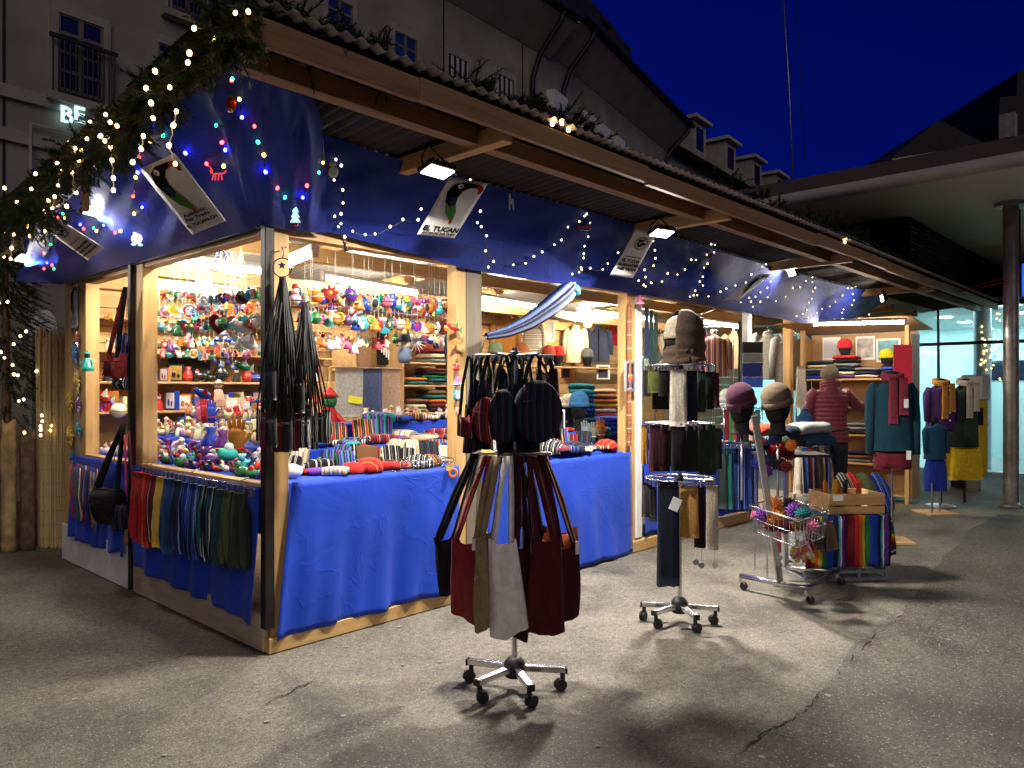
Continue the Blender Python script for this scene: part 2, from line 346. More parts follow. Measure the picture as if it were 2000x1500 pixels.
for i in range(80):
    px, py = random.uniform(0, 2000), random.uniform(1090, 1500)
    q = P(px, py, Z=0.0052)
    if q.y > -0.15 and q.x > -0.15: continue
    r = random.uniform(0.004, 0.016); a0 = random.random() * 6; n = 7
    gm.add([q + V(0, 0, 0.0006)] + [q + V(math.cos(a0 + 2 * PI * k / n) * r * random.uniform(.6, 1.2), math.sin(a0 + 2 * PI * k / n) * r * random.uniform(.6, 1.2), 0) for k in range(n)], [(0, 1 + k, 1 + (k + 1) % n) for k in range(n)])
mat('gum', (0.23, 0.215, 0.19), 0.9)
gs = gm.build('gum_spots', 'gum'); tag(gs, 'pale flattened gum spots scattered over the asphalt', 'gum spots', kind='stuff')

# ------------------------------------------------------------------ stall: posts, lintels, roof, walls
EY, EZ = -1.10, 2.675
def roof_z(y): return 2.775 - 0.068 * (y - EY)
stall = thing('market_stall', 'long wooden christmas market stall with corrugated shed roof and blue cloth trim', 'market stall')
def part(name, m, mb, bev=0.003, label=None, color=None, parent=None):
    o = mb.build(name, m, parent or stall, color, bev)
    if label: o['label'] = label
    return o
part('corner_bar', 'dark_steel', MB().bb((-.025, -.035, .14), (.03, .015, 2.35)), label='dark steel bar at the stall corner')
part('post', 'pine_z', MB().bb((.032, .0, .0), (.135, .1, 2.34)))
part('post', 'pine_z', MB().bb((1.365, .0, .0), (1.455, .09, 2.32)))
part('post', 'grey_z', MB().bb((1.458, -.005, .0), (1.60, .1, 2.34)))
part('post', 'pine_z', MB().bb((3.345, .0, .0), (3.465, .1, 2.36)))
part('edge_strip', 'white_paint', MB().bb((3.468, -.012, .12), (3.56, .02, 2.34)), label='white strip on the middle post')
part('post', 'steel', MB().bb((5.60, .0, .0), (5.71, .06, 2.5)), label='grey metal post')
part('post', 'pine_z', MB().bb((7.9, .5, .0), (8.0, .6, 2.5)))
part('post', 'pine_z', MB().bb((11.7, .0, .0), (11.82, .1, 2.5)))
part('side_bar', 'dark_steel', MB().bb((-.03, 1.79, .02), (.01, 1.835, 2.32)))
part('post', 'pine_z', MB().bb((.0, 1.655, .0), (.1, 1.775, 2.3)))
part('post', 'pine_z', MB().bb((.0, 2.78, .0), (.1, 2.93, 2.3)))
part('post', 'pine_z', MB().bb((.0, 3.15, .0), (.1, 3.27, 2.5)))
part('end_panel', 'pale_z', MB().bb((.02, 2.935, .22), (.05, 3.148, 2.3)), label='pale end panel hung with ceramic suns')
part('base_panel', 'pale_y', MB().bb((-.012, .015, .01), (.02, 1.80, .205)), label='weathered pale board below the trouser rail')
part('base_panel', 'white_paint', MB().bb((-.016, 1.812, .01), (.018, 3.30, .30)), label='whitish board at the far left foot', color=None)
part('base_rail', 'pine_x', MB().bb((.0, -.03, .005), (1.46, .02, .085)))
part('base_rail', 'pine_x', MB().bb((3.36, -.02, .005), (5.6, .03, .10)))
for a, b in ((.0, 1.455), (1.46, 3.46), (3.47, 5.6), (5.71, 11.8)):
    part('lintel', 'pine_x', MB().bb((a, .008, 2.235), (b, .088, 2.345)))
part('lintel', 'pine_y', MB().bb((.012, .1, 2.235), (.09, 3.2, 2.345)))
part('lintel_strip', 'dark_steel', MB().bb((-.02, .02, 2.262), (.009, 1.79, 2.29)))
part('lintel_strip', 'dark_steel', MB().bb((-.02, 1.84, 2.262), (.009, 3.2, 2.29)))
x = .15; k = 0
while x < 12.1:
    y0 = -.15
    part('rafter', 'pine_y' if True else 0, MB().beam((x, y0, roof_z(y0) - .075), (x, 3.35, roof_z(3.35) - .075), .06, .09)); x += 1.24
for y in (.35, 1.35, 2.45, 3.15):
    part('purlin', 'pine_x', MB().bb((.02, y - .04, roof_z(y) - .235), (12.0, y + .04, roof_z(y) - .125)))
part('purlin', 'brown_x', MB().bb((-.66, -.89, EZ - .005), (5.2, -.81, EZ + .085)))
part('purlin', 'brown_x', MB().bb((5.203, -.89, EZ - .008), (12.0, -.81, EZ + .082)))
for i, (a, b) in enumerate(((-.70, .12), (.123, 1.95), (1.953, 4.65), (4.653, 6.55), (6.553, 8.7), (8.703, 12.05))):
    dz = (0.0, .006, -.004, .008, -.002, .004)[i]
    part('fascia_board', 'brown_x', MB().bb((a, EY - .02 - dz * .4, EZ + dz), (b, EY + .02 - dz * .4, EZ + .10 + dz)), .005)
part('soffit_board', 'brown_x', MB().bb((-.66, EY + .03, EZ + .07), (12.0, EY + .15, EZ + .09)))
for i, X in enumerate((.73, 3.09, 5.61, 8.5)):
    part('bracket_arm', 'pine_y', MB().bb((X - .035, -1.075, 2.648), (X + .035, .0, 2.738)), .004)
part('barge_board', 'brown_y', MB().beam((-.69, EY + .03, roof_z(EY) - .07), (-.69, 3.4, roof_z(3.4) - .07), .03, .11))
part('hanging_batten', 'pine_z', MB().beam(P(165, 343, X=-.6), P(168, 412, X=-.6), .04, .03, (1, 0, 0)))
mat('sheet', (0.42, 0.42, 0.40), 0.45, 0.25, 0.15, 3)
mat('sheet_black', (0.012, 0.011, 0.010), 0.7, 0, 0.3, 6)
mat('sheet_clear', (0.78, 0.78, 0.80), 0.3, 0.2, 0.1, 6)
def corr(x0, x1, dz, ya, yb):
    n = int((x1 - x0) / 0.0152)
    def fn(u, v):
        X = x0 + (x1 - x0) * u; y = ya + (yb - ya) * v
        return (X, y, roof_z(y) + dz + 0.015 * math.sin(X * 2 * PI / 0.076))
    return MB().grid(fn, n, 3)
x = -.76; i = 0
while x < 12.0:
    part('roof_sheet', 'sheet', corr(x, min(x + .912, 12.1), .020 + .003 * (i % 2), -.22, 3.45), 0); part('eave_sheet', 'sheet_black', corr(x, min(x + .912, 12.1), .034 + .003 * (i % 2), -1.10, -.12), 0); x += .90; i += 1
def edgefn(u, v):
    X = -.72 + 12.7 * u; return (X, -1.15 + .2 * v, roof_z(-1.1) + .048 + .011 * math.sin(X * 2 * PI / .076))
part('edge_sheet', 'sheet_clear', MB().grid(edgefn, 760, 1), 0, 'glistening clear corrugated strip along the roof edge')
z = 0.0
while z < 2.42:
    part('plank', 'pine_x', MB().bb((.1, 3.2 + .003 * (int(z * 100) % 3), z + .003), (12.0, 3.235, z + .147)), .004); z += .15
for x in (1.9, 3.1, 4.9, 6.6, 8.9):
    part('stud', 'pine_z', MB().bb((x, 3.125, 0), (x + .07, 3.195, 2.42)))
z = .32
while z < 2.2:      # planked side wall behind the ceramic suns
    part('plank', 'pine_y', MB().bb((.052, 2.94, z + .003), (.075, 3.2, z + .147))); z += .15
struct(MB().bb((.12, .1, .0), (8.0, 3.12, .03)).build('stall_floor', 'pale_x'))

# ------------------------------------------------------------------ display counters (stepped) under blue cloth
def blue_cloth(name, col):
    m = mat(name, col, 0.62, 0, 0.10, 3, 0, spec=0.3, sheen=0.1); N = m.node_tree.nodes; L = m.node_tree.links; b = N['Principled BSDF']
    tc = N.new('ShaderNodeTexCoord'); mp = N.new('ShaderNodeMapping'); L.new(tc.outputs['Object'], mp.inputs[0])
    n = N.new('ShaderNodeTexNoise'); n.inputs['Scale'].default_value = 3.0; n.inputs['Detail'].default_value = 4; n.inputs['Roughness'].default_value = 0.45; n.inputs['Distortion'].default_value = 0.9; L.new(mp.outputs[0], n.inputs['Vector'])
    v = N.new('ShaderNodeTexVoronoi'); v.feature = 'DISTANCE_TO_EDGE'; v.inputs['Scale'].default_value = 1.9
    dm = N.new('ShaderNodeVectorMath'); dm.operation = 'ADD'; L.new(mp.outputs[0], dm.inputs[0]); L.new(n.outputs['Color'], dm.inputs[1]); L.new(dm.outputs[0], v.inputs['Vector'])
    r = N.new('ShaderNodeMapRange'); r.inputs[1].default_value = 0; r.inputs[2].default_value = .05; r.inputs[3].default_value = .11; r.inputs[4].default_value = 0; L.new(v.outputs['Distance'], r.inputs[0])
    a = N.new('ShaderNodeMath'); a.operation = 'ADD'; L.new(n.outputs[0], a.inputs[0]); L.new(r.outputs[0], a.inputs[1]); add_bump(N, L, b, a.outputs[0], 0.30, 0.035)
    t = N.new('ShaderNodeBsdfTranslucent'); t.inputs[0].default_value = c4(col); ms = N.new('ShaderNodeMixShader'); ms.inputs[0].default_value = 0.22
    L.new(b.outputs[0], ms.inputs[1]); L.new(t.outputs[0], ms.inputs[2]); L.new(ms.outputs[0], N['Material Output'].inputs[0])
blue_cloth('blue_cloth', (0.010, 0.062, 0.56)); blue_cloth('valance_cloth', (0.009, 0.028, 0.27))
def Lpoly(d, zz): return [(d, 3.0), (d, d), (3.3, d), (3.3, 1.15), (1.15, 1.15), (1.15, 3.0)]
TIER = [(.06, .60, .895), (.46, .9, 1.03), (.80, 1.03, 1.165)]
for i, (d, z0, z1) in enumerate(TIER):
    o = part('display_step', 'blue_cloth', MB().prism([(a, b) for a, b in Lpoly(d, 0)], (0, 0, (z0 + z1) / 2), (1, 0, 0), (0, 1, 0), z1 - z0), .012, 'blue cloth covered display step')
for p in [(.1, .6), (.1, 2.4), (.7, .1), (2.4, .1), (1.1, 2.9), (3.2, 1.1)]: part('counter_leg', 'pine_z', MB().bb((p[0], p[1], .03), (p[0] + .05, p[1] + .05, .6)))
part('counter_top', 'pine_y', MB().bb((-.012, .02, .88), (.055, 1.65, .903)), label='pale counter edge above the trouser rail')
part('counter_top', 'pine_y', MB().bb((-.012, 1.84, .88), (.055, 2.78, .903)))

def folds(p, n, amp, f, s): return p + n * (amp * noise.noise(Vector((p.x * f, p.y * f, p.z * f * .5 + s))))
def drape(name, label, a0, a1, b0, b1, nrm, nu=40, nv=24, amp=.02, f=3, s=0, material='blue_cloth', hem=.02, cat='tablecloth', t=.003):
    """sheet between top edge a0-a1 and hem b0-b1 with soft folds"""
    a0, a1, b0, b1, nrm = map(Vector, (a0, a1, b0, b1, nrm))
    def fn(u, v):
        p = lerp(lerp(a0, a1, u), lerp(b0, b1, u), v); k = min(1, v * 2.5)
        q = folds(p, nrm, amp * k, f, s) + nrm * (.018 * k * (math.sin(u * 21 + 3 * math.sin(u * 6 + s + v)) + .5 * math.sin(u * 47 + s * 2)) * v)
        return q + V(0, 0, -hem * v * (noise.noise(Vector((u * 5, s, 2)))))
    o = MB().grid(fn, nu, nv, t).build(name, material); return tag(o, label, cat)
drape('tablecloth', 'bright blue tablecloth hanging over the front counter right of the corner post', (.14, -.02, .90), (1.375, -.02, .90), (.03, -.045, .075), (1.36, -.045, .09), (0, -1, 0), s=1, amp=.034)
drape('tablecloth', 'blue tablecloth behind the tote bag rack on the second counter', (1.605, -.03, .875), (3.36, -.03, .872), (1.605, -.06, .03), (3.40, -.05, .015), (0, -1, 0), s=4, amp=.03)
drape('tablecloth', 'blue tablecloth on the third counter behind the glove rack and trolley', (3.57, -.02, .80), (5.58, -.02, .80), (3.57, -.03, .14), (5.55, -.03, .13), (0, -1, 0), s=7)
drape('tablecloth', 'blue cloth behind the row of hanging trousers on the left side', (-.018, 1.775, .885), (-.018, .04, .885), (-.03, 1.775, .19), (-.035, .05, .155), (-1, 0, 0), s=9, hem=.04)
drape('tablecloth', 'short blue cloth at the far left below the hanging belts', (-.018, 3.02, .885), (-.018, 1.85, .885), (-.035, 3.06, .22), (-.035, 1.85, .24), (-1, 0, 0), s=12, hem=.05)
# counters of the second and third bay
o = part('display_step', 'blue_cloth', MB().bb((3.35, .06, .6), (3.44, .1, .868)), .01)
part('display_table', 'blue_cloth', MB().bb((1.62, .03, .72), (3.34, .058, .872)), .01)
part('display_table', 'blue_cloth', MB().bb((3.57, .0, .70), (5.58, .75, .795)), .01)

# ------------------------------------------------------------------ blue valance cloths
def valance(name, label, pairs, s, amp, nu=110, nv=22, sag=.0):
    T = [a for a, b in pairs]; B = [b for a, b in pairs]
    def fn(u, v):
        a = poly_at(T, u); b = poly_at(B, u); p = lerp(a, b, v); d = poly_at(B, min(1, u + .01)) - poly_at(B, max(0, u - .01))
        n = d.cross(b - a); n = n.normalized() if n.length > 1e-9 else V(0, -1, 0)
        k = math.sin(PI * min(1, v * 1.0 + .02)) ; w = noise.noise(Vector((u * 14, v * 1.6, s))) + .5 * noise.noise(Vector((u * 34 + v * 6, v * 2, s + 4)))
        return p + n * (amp * w * (.25 + k) + sag * k)
    o = MB().grid(fn, nu, nv).build(name, 'valance_cloth'); return tag(o, label, 'cloth')
Yt, Yb = -.28, -.035
fp = [((632, 262), (628, 450)), ((780, 312), (770, 485)), ((910, 348), (905, 524)), ((1060, 388), (1060, 550)), ((1150, 412), (1150, 560)), ((1240, 441), (1240, 574)), ((1370, 480), (1370, 592)), ((1440, 502), (1425, 604)), ((1505, 520), (1480, 614)), ((1600, 548), (1570, 632)), ((1660, 562), (1650, 626)), ((1690, 566), (1700, 607)), ((1712, 571), (1746, 577))]
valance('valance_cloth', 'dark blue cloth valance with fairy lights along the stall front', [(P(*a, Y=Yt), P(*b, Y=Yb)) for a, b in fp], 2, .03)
lp = [(P(45, 470, X=-.55), P(30, 548, X=-.5)), (P(100, 425, X=-.56), P(120, 556, X=-.06)), (P(200, 320, X=-.57), P(262, 512, X=-.035)), (P(300, 232, X=-.58), P(390, 478, X=-.035)), (P(395, 150, X=-.6), P(490, 449, X=-.035)),
      (P(440, 122, X=-.58), V(-.04, -.045, 2.262)), (P(520, 128, Y=-.80), P(562, 449, Y=-.04)), (P(590, 150, Y=-.74), P(600, 453, Y=-.045)), (P(628, 225, Y=-.42), P(638, 455, Y=-.05))]
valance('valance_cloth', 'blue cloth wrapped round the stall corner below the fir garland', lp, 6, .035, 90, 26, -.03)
# ------------------------------------------------------------------ old houses behind the stall
UP = V(0, 0, 1)
mat('stucco', (0.27, 0.255, 0.20), 0.85, 0, 0.22, 1.2, 0.3, 40); mat('stucco2', (0.27, 0.255, 0.20), 0.85, 0, 0.22, 1.1, 0.3, 40); mat('trim_stone', (0.33, 0.31, 0.25), 0.8, 0, 0.2, 3, 0.2, 30)
mat('soffit_paint', (0.42, 0.39, 0.31), 0.8, 0, 0.15, 2); mat('roof_dark', (0.02, 0.018, 0.018), 0.8, 0, 0.3, 6); mat('frame_paint', (0.17, 0.15, 0.11), 0.6); mat('pipe_metal', (0.03, 0.03, 0.03), 0.5, 0.3)
mat('glass_dark', (0.012, 0.02, 0.05), 0.08, 0, 0.3, 2, spec=0.7); mat('glass_blue', (0.02, 0.05, 0.20), 0.06, 0, 0.3, 2, spec=0.8); mat('shutter_slate', (0.06, 0.065, 0.065), 0.6)
stripes('blind_stripe', [((0.5, 0.5, 0.48), 1), ((0.02, 0.02, 0.02), 1)], 0, 0.16, 0.8, 0)
hA = CAM + RT * (-5.83) + FW * 10; hA.z = 0
def hdir(vx): return (RT * (vx - CX) + FW * FPX).normalized()
class House:
    def __init__(s, name, label, p0, d, x0, x1, ztop, matn, depthm=8):
        s.d = d; s.n = d.cross(UP).normalized(); s.o = p0        # n looks at the square
        if s.n.dot(CAM - p0) < 0: s.n = -s.n
        s.t = thing(name, label, 'house'); s.M = Matrix((d, s.n, UP)).transposed().to_4x4(); s.M.translation = p0
        s.T = s.M; s.x0, s.x1, s.z = x0, x1, ztop
        MB(s.M).bb((x0, -depthm, 0), (x1, 0, ztop)).build('wall', matn, s.t)
    def loc(s, px, py):
        q = PP(px, py, s.o, s.n) - s.o; return q.dot(s.d), q.z
    def window(s, pxl, pxr, yt, yb, rows=3, cols=2, glass='glass_dark', frame='frame_paint', rail=False, blind=False, awning=False):
        x0, z1 = s.loc(pxl, yt); x1, _ = s.loc(pxr, yt); _, z0 = s.loc(pxl, yb); M = s.M
        wn = MB(M); f = .07
        for a, b in (((x0 - .09, .0, z0 - .1), (x0, .05, z1 + .12)), ((x1, .0, z0 - .1), (x1 + .09, .05, z1 + .12)), ((x0, .0, z1), (x1, .052, z1 + .12))): wn.bb(a, b)
        w_ = wn.build('window', 'trim_stone', s.t)
        MB(M).bb((x0 - .16, .0, z0 - .20), (x1 + .16, .16, z0 - .102)).build('sill', 'trim_stone', w_)
        g = MB(M); fr = MB(M)
        if blind:
            MB(M).bb((x0, .012, z0), (x1, .03, z1)).build('striped_blind', 'blind_stripe', w_); return w_
        for i in range(cols):
            for j in range(rows):
                a = x0 + (x1 - x0) * i / cols; b = x0 + (x1 - x0) * (i + 1) / cols; c = z0 + (z1 - z0) * j / rows; e = z0 + (z1 - z0) * (j + 1) / rows
                MB(M).bb((a + .025, .004, c + .02), (b - .025, .012, e - .02)).build('pane', glass, w_)
        for i in range(cols + 1): fr.bb((x0 + (x1 - x0) * i / cols - .03, .002, z0), (x0 + (x1 - x0) * i / cols + .03, .035, z1))
        for j in range(rows + 1): fr.bb((x0 + .03, .003, z0 + (z1 - z0) * j / rows - .022), (x1 - .03, .030, z0 + (z1 - z0) * j / rows + .022))
        fr.build('frame', frame, w_)
        if rail:
            r = MB(M)
            for k in range(12): r.cyl((x0 - .1 + (x1 - x0 + .2) * k / 11, .14, z0 - .1), (x0 - .1 + (x1 - x0 + .2) * k / 11, .14, z0 + .62), .012, n=5)
            r.bb((x0 - .14, .12, z0 + .6), (x1 + .14, .16, z0 + .65)); r.build('railing', 'pipe_metal', w_)
        if awning: MB(M).bb((x0 - .05, .02, z1 - .35), (x1 + .05, .25, z1 + .1)).build('blind_box', 'white_paint', w_)
        return w_
d1 = hdir(2200); d2 = hdir(1860); d3 = hdir(2150)
h1n = d1.cross(UP); c1 = PP(1058, 400, hA, h1n); c1.z = 0; L1 = (c1 - hA).dot(d1); z1 = PP(965, 0, hA, h1n).z - .25
H1 = House('town_house', 'tall grey stuccoed house with shuttered windows behind the stall roof', hA, d1, -9, L1, z1, 'stucco')
c2 = PP(1300, 400, c1, d2.cross(UP)); c2.z = 0; L2 = (c2 - c1).dot(d2); z2 = PP(1120, 95, c1, d2.cross(UP)).z - .3
H2 = House('town_house', 'grey house with wide pale eaves right of the bent downpipe', c1 + d2 * .02, d2, 0, L2, z2, 'stucco2')
z3 = PP(1312, 300, c2, d3.cross(UP)).z
H3 = House('town_house', 'distant house with a row of small dormers under the dusk sky', c2 + d3 * .02, d3, 0, 26, z3, 'stucco2')
for Hh, zz, x0, x1 in ((H1, z1, -9, L1 + .3), (H2, z2, .35, L2)):
    MB(Hh.M).add([(x0, .02, zz - .35), (x0, .85, zz + .22), (x0, .85, zz + .36), (x0, -1.5, zz + .36), (x0, -1.5, zz - .35), (x1, .02, zz - .35), (x1, .85, zz + .22), (x1, .85, zz + .36), (x1, -1.5, zz + .36), (x1, -1.5, zz - .35)],
        [(0, 1, 6, 5), (1, 2, 7, 6), (2, 3, 8, 7), (3, 4, 9, 8), (4, 0, 5, 9), (0, 4, 3, 2, 1), (5, 6, 7, 8, 9)], False).build('eaves', 'soffit_paint', Hh.t)
    MB(Hh.M).add([(x0, 1.0, zz + .37), (x1, 1.0, zz + .37), (x1, -5, zz + 4.6), (x0, -5, zz + 4.6), (x0, -5, zz + .37), (x1, -5, zz + .37)], [(0, 1, 2, 3), (0, 3, 4), (1, 5, 2), (4, 3, 2, 5), (0, 4, 5, 1)], False).build('roof', 'roof_dark', Hh.t)
    MB(Hh.M).cyl((x0, .96, zz + .32), (x1, .96, zz + .32), .08, n=8).build('gutter', 'pipe_metal', Hh.t)
MB(H3.M).add([(0, .6, z3), (26, .6, z3), (26, -3, z3 + 2.7), (0, -3, z3 + 2.7), (0, -3, z3), (26, -3, z3)], [(0, 1, 2, 3), (0, 3, 4), (1, 5, 2), (4, 3, 2, 5)], False).build('roof', 'roof_dark', H3.t)
for q in range(8):
    x = 2.2 + q * 2.9; d = MB(H3.M).bb((x - .55, -1.6, z3 + .25), (x + .55, .25, z3 + 1.5)).build('dormer', 'trim_stone', H3.t)
    MB(H3.M).bb((x - .3, .252, z3 + .5), (x + .3, .27, z3 + 1.3)).build('pane', 'glass_dark', d); MB(H3.M).bb((x - .7, -1.6, z3 + 1.502), (x + .7, .45, z3 + 1.63)).build('dormer_roof', 'soffit_paint', d)
for a in [(112, 200, 25, 172, 4, 2, 'glass_dark', 'frame_paint', True), (306, 336, 83, 118, 2, 1), (334, 395, -60, 12, 3, 2, 'glass_dark', 'frame_paint', True), (476, 530, -70, 22, 3, 2, 'glass_blue'), (637, 687, -10, 80, 4, 2, 'glass_blue'), (768, 812, 60, 132, 3, 2, 'glass_blue')]: H1.window(*a)
for a in [(873, 912, 104, 180), (966, 1001, 142, 200)]: H1.window(*a, blind=True)
for a in [(1066, 1090, 186, 228), (1126, 1147, 226, 262), (1161, 1181, 252, 280), (1190, 1204, 274, 298)]: H2.window(*a, rows=1, cols=1, glass='glass_blue', frame='white_paint', awning=True)
for py in (178, 262): 
    xx, zz = H1.loc(20, py); MB(H1.M).bb((-9, .0, zz - .1), (L1, .07, zz + .06)).build('string_course', 'trim_stone', H1.t)
for k in range(7): 
    xx = -6 + k * 2.6; MB(H1.M).bb((xx, .0, 0), (xx + .03, .012, z1)).build('joint_line', 'pipe_metal', H1.t)
def pipe(Hh, x, zz, s):
    MB(Hh.M).tube([(x + s * 1.2, .92, zz + .25), (x + s * 1.1, .85, zz + .05), (x + s * .3, .3, zz - .6), (x, .12, zz - 1.1), (x, .12, 0)], .065, 7).build('downpipe', 'pipe_metal', Hh.t)
pipe(H1, L1 - .5, z1, .1); pipe(H2, .9, z2, .1); pipe(H2, L2 - .6, z2, .3)
for k, Hh in enumerate((H1, H2)):
    zz = Hh.z; xx = Hh.x1 - 2.2; b = MB(Hh.M).bb((xx, -2.4, zz + 1.5), (xx + 1.1, -1.5, zz + 3.6)).build('chimney', 'roof_dark', Hh.t); MB(Hh.M).bb((xx - .1, -2.5, zz + 3.602), (xx + 1.2, -1.4, zz + 3.75)).build('cap', 'roof_dark', b)
for i, (px, py, wd, hh) in enumerate(((1140, 75, 1.0, 1.3), (1190, 100, .9, 1.2), (1250, 175, .8, 1.1))):
    x, zz = H2.loc(px, py); d = MB(H2.M).bb((x - wd, -3, z2 + .9), (x + wd, -.6, z2 + 1.1 + hh * 1.4)).build('roof_dormer', 'roof_dark', H2.t)
    MB(H2.M).bb((x - .3, -.598, z2 + 1.3), (x + .3, -.58, z2 + 2.0)).build('pane', 'glass_blue', d)
def silhouette(name, label, cat, pts, w_, th, m='roof_dark'):
    ps = [PD(x, y, w_) for x, y in pts]; o = ps[0]; M_ = MB(); n = FW * th; k = len(ps)
    M_.add(ps + [p + n for p in ps], [tuple(range(k))[::-1], tuple(range(k, 2 * k))] + [(i, (i + 1) % k, k + (i + 1) % k, k + i) for i in range(k)], False)
    b = thing(name, label, cat); M_.build('roof', m, b); return b
b = silhouette('corner_building', 'dark gabled building at the far end of the house row', 'building', [(1365, 420), (1368, 300), (1390, 292), (1425, 288), (1452, 318), (1458, 345), (1478, 362), (1482, 420)], 48, 9)
MB().box(PD(1435, 345, 47.9), (.9, .3, 1.1)).build('window', 'glass_dark', b)
b = silhouette('pavilion_roof', 'black hipped roof rising above the white station canopy', 'building', [(1700, 420), (1735, 313), (1833, 234), (1848, 240), (1915, 276), (2080, 300), (2080, 420)], 36, 12)
MB().beam(PD(1738, 316, 35.7), PD(1850, 298, 35.7), .5, .14).build('gutter', 'soffit_paint', b)
b = silhouette('church_tower', 'dark tower with pale stone block at the right edge', 'building', [(1952, 420), (1952, 190), (1985, 186), (1988, 140), (2012, 130), (2030, 150), (2060, 420)], 40, 8)
MB().box(PD(1969, 248, 39.4), (.7, .7, 1.25)).build('stone_block', 'trim_stone', b)
# lit letters on the house wall
s0 = thing('shop_sign', 'glowing white letters BE on the dark house wall', 'sign')
emit('sign_glow', (0.55, 0.95, 1.0), 1.6)
for ch, px in (('B', 124), ('E', 149)):
    x, zz = H1.loc(px, 229); M = H1.M @ Matrix.Translation(V(x, .09, zz)) @ Matrix.Rotation(PI / 2, 4, 'X') @ Matrix.Diagonal((-1, 1, 1, 1)) @ Matrix.Diagonal((1, 1, -1, 1))
    sgn = 1 if H1.d.cross(UP).dot(H1.n) > 0 else -1
    M = Matrix((H1.d, UP, H1.d.cross(UP))).transposed().to_4x4(); M.translation = H1.M @ V(x, .10, zz)
    lettering(ch, .30, M, 'sign_glow', s0, 'letter', .006)
x, zz = H1.loc(52, 240); x2, _ = H1.loc(118, 240)
MB(H1.M).bb((x, .072, 0), (x + .03, .09, zz)).bb((x + .03, .072, zz - .03), (x2, .09, zz)).build('shopfront_trim', 'soffit_paint', H1.t)

# ------------------------------------------------------------------ station canopy, column, louvred box, glass pavilion
mat('soffit_tan', (0.82, 0.72, 0.57), 0.7, 0, 0.06, 0.6); mat('lip_metal', (0.55, 0.50, 0.42), 0.5, 0, 0.1, 2); mat('fascia_dark', (0.11, 0.078, 0.05), 0.8)
cn = thing('station_canopy', 'wide flat station canopy with pale soffit and rounded lip at the right', 'canopy', (6.85, 0, 0))
MB().bb((.12, -16, 3.65), (20, 9, 3.80)).build('soffit', 'soffit_tan', cn)
MB().cyl((.06, -16, 3.70), (.06, 9, 3.70), .075, n=14).build('edge_lip', 'lip_metal', cn)
MB().add([(.05, -16, 3.77), (.05, 9, 3.77), (.5, 9, 4.06), (.5, -16, 4.06), (20, 9, 4.06), (20, -16, 4.06), (20, 9, 3.81), (20, -16, 3.81)], [(0, 3, 2, 1), (3, 5, 4, 2), (4, 5, 7, 6), (0, 1, 6, 7), (0, 7, 5, 3), (1, 2, 4, 6)], False).build('fascia', 'fascia_dark', cn)
cl = thing('canopy_column', 'scuffed round steel column holding the station canopy', 'column', (8.67, -1.87, 0))
mat('column_steel', (0.30, 0.26, 0.22), 0.45, 0.55, 0.35, 7, 0.15, 30)
MB().cyl((0, 0, 0), (0, 0, 3.648), .082, n=24).build('shaft', 'column_steel', cl)
MB().cyl((0, 0, 3.60), (0, 0, 3.649), .17, n=20).build('top_plate', 'column_steel', cl); MB().lathe([(.13, 0), (.10, .03), (.083, .06)], n=20).build('base_collar', 'column_steel', cl)
MB().cyl((0, 0, 2.02), (0, 0, 2.16), .0835, n=24).build('grey_band', 'steel', cl)
lv = thing('louvre_box', 'dark slatted plant box hanging under the canopy behind the stall roof', 'louvre box', (8.55, -.8, 0))
MB().bb((.04, .04, 3.0), (11, 6, 3.645)).build('core', 'black', lv)
mat('slat_paint', (0.035, 0.035, 0.042), 0.45, 0.2)
z = 3.02
while z < 3.62:
    MB().bb((.0, .0, z), (11, .035, z + .026)).bb((.0, .036, z), (.035, 6, z + .026)).build('slat', 'slat_paint', lv); z += .047
st_ = thing('red_strap', 'thin orange red strap tying the roof corner to the column', 'strap')
for dz in (0, .05): MB().tube([P(1868, 572, Y=-1.13) + V(0, 0, dz * .4), V(8.59, -1.86, 2.70 + dz)], .006, 5).build('strap_line', 'red', st_)
pv = thing('glass_pavilion', 'bright glass pavilion with ceiling spots and teal walls behind the mannequins', 'pavilion', (12.75, 0, 0))
mat('teal_wall', (0.50, 0.70, 0.72), 0.5, 0, 0.06, 0.8); mat('pale_ceiling', (0.6, 0.66, 0.64), 0.6); mat('mullion', (0.015, 0.018, 0.02), 0.4, 0.4); mat('pillar_white', (0.5, 0.6, 0.72), 0.4); mat('pav_floor', (0.25, 0.28, 0.28), 0.3)
g, GN, GL, gb = newmat('clear_glass'); GN.remove(gb); tr = GN.new('ShaderNodeBsdfTransparent'); tr.inputs[0].default_value = (.86, .95, .94, 1); gl = GN.new('ShaderNodeBsdfGlossy'); gl.inputs['Roughness'].default_value = 0.02; fr = GN.new('ShaderNodeFresnel'); fr.inputs[0].default_value = 1.5
mg = GN.new('ShaderNodeMixShader'); GL.new(fr.outputs[0], mg.inputs[0]); GL.new(tr.outputs[0], mg.inputs[1]); GL.new(gl.outputs[0], mg.inputs[2]); GL.new(mg.outputs[0], GN['Material Output'].inputs[0])
MB().bb((.05, -6, .0), (9, 5, .02)).build('floor', 'pav_floor', pv); MB().bb((.03, -6, 2.90), (9, 5, 2.96)).build('ceiling', 'pale_ceiling', pv); MB().bb((6.5, -6, .02), (6.6, 5, 2.9)).build('back_wall', 'teal_wall', pv); MB().bb((.05, 4.9, .02), (6.5, 5, 2.9)).build('side_wall', 'teal_wall', pv)
MB().bb((3.2, -2.6, .02), (3.9, .2, 2.1)).build('ticket_booth', 'teal_wall', pv); MB().bb((3.18, -2.4, 1.6), (3.198, -.2, 2.0)).build('booth_window', 'glass_dark', pv)
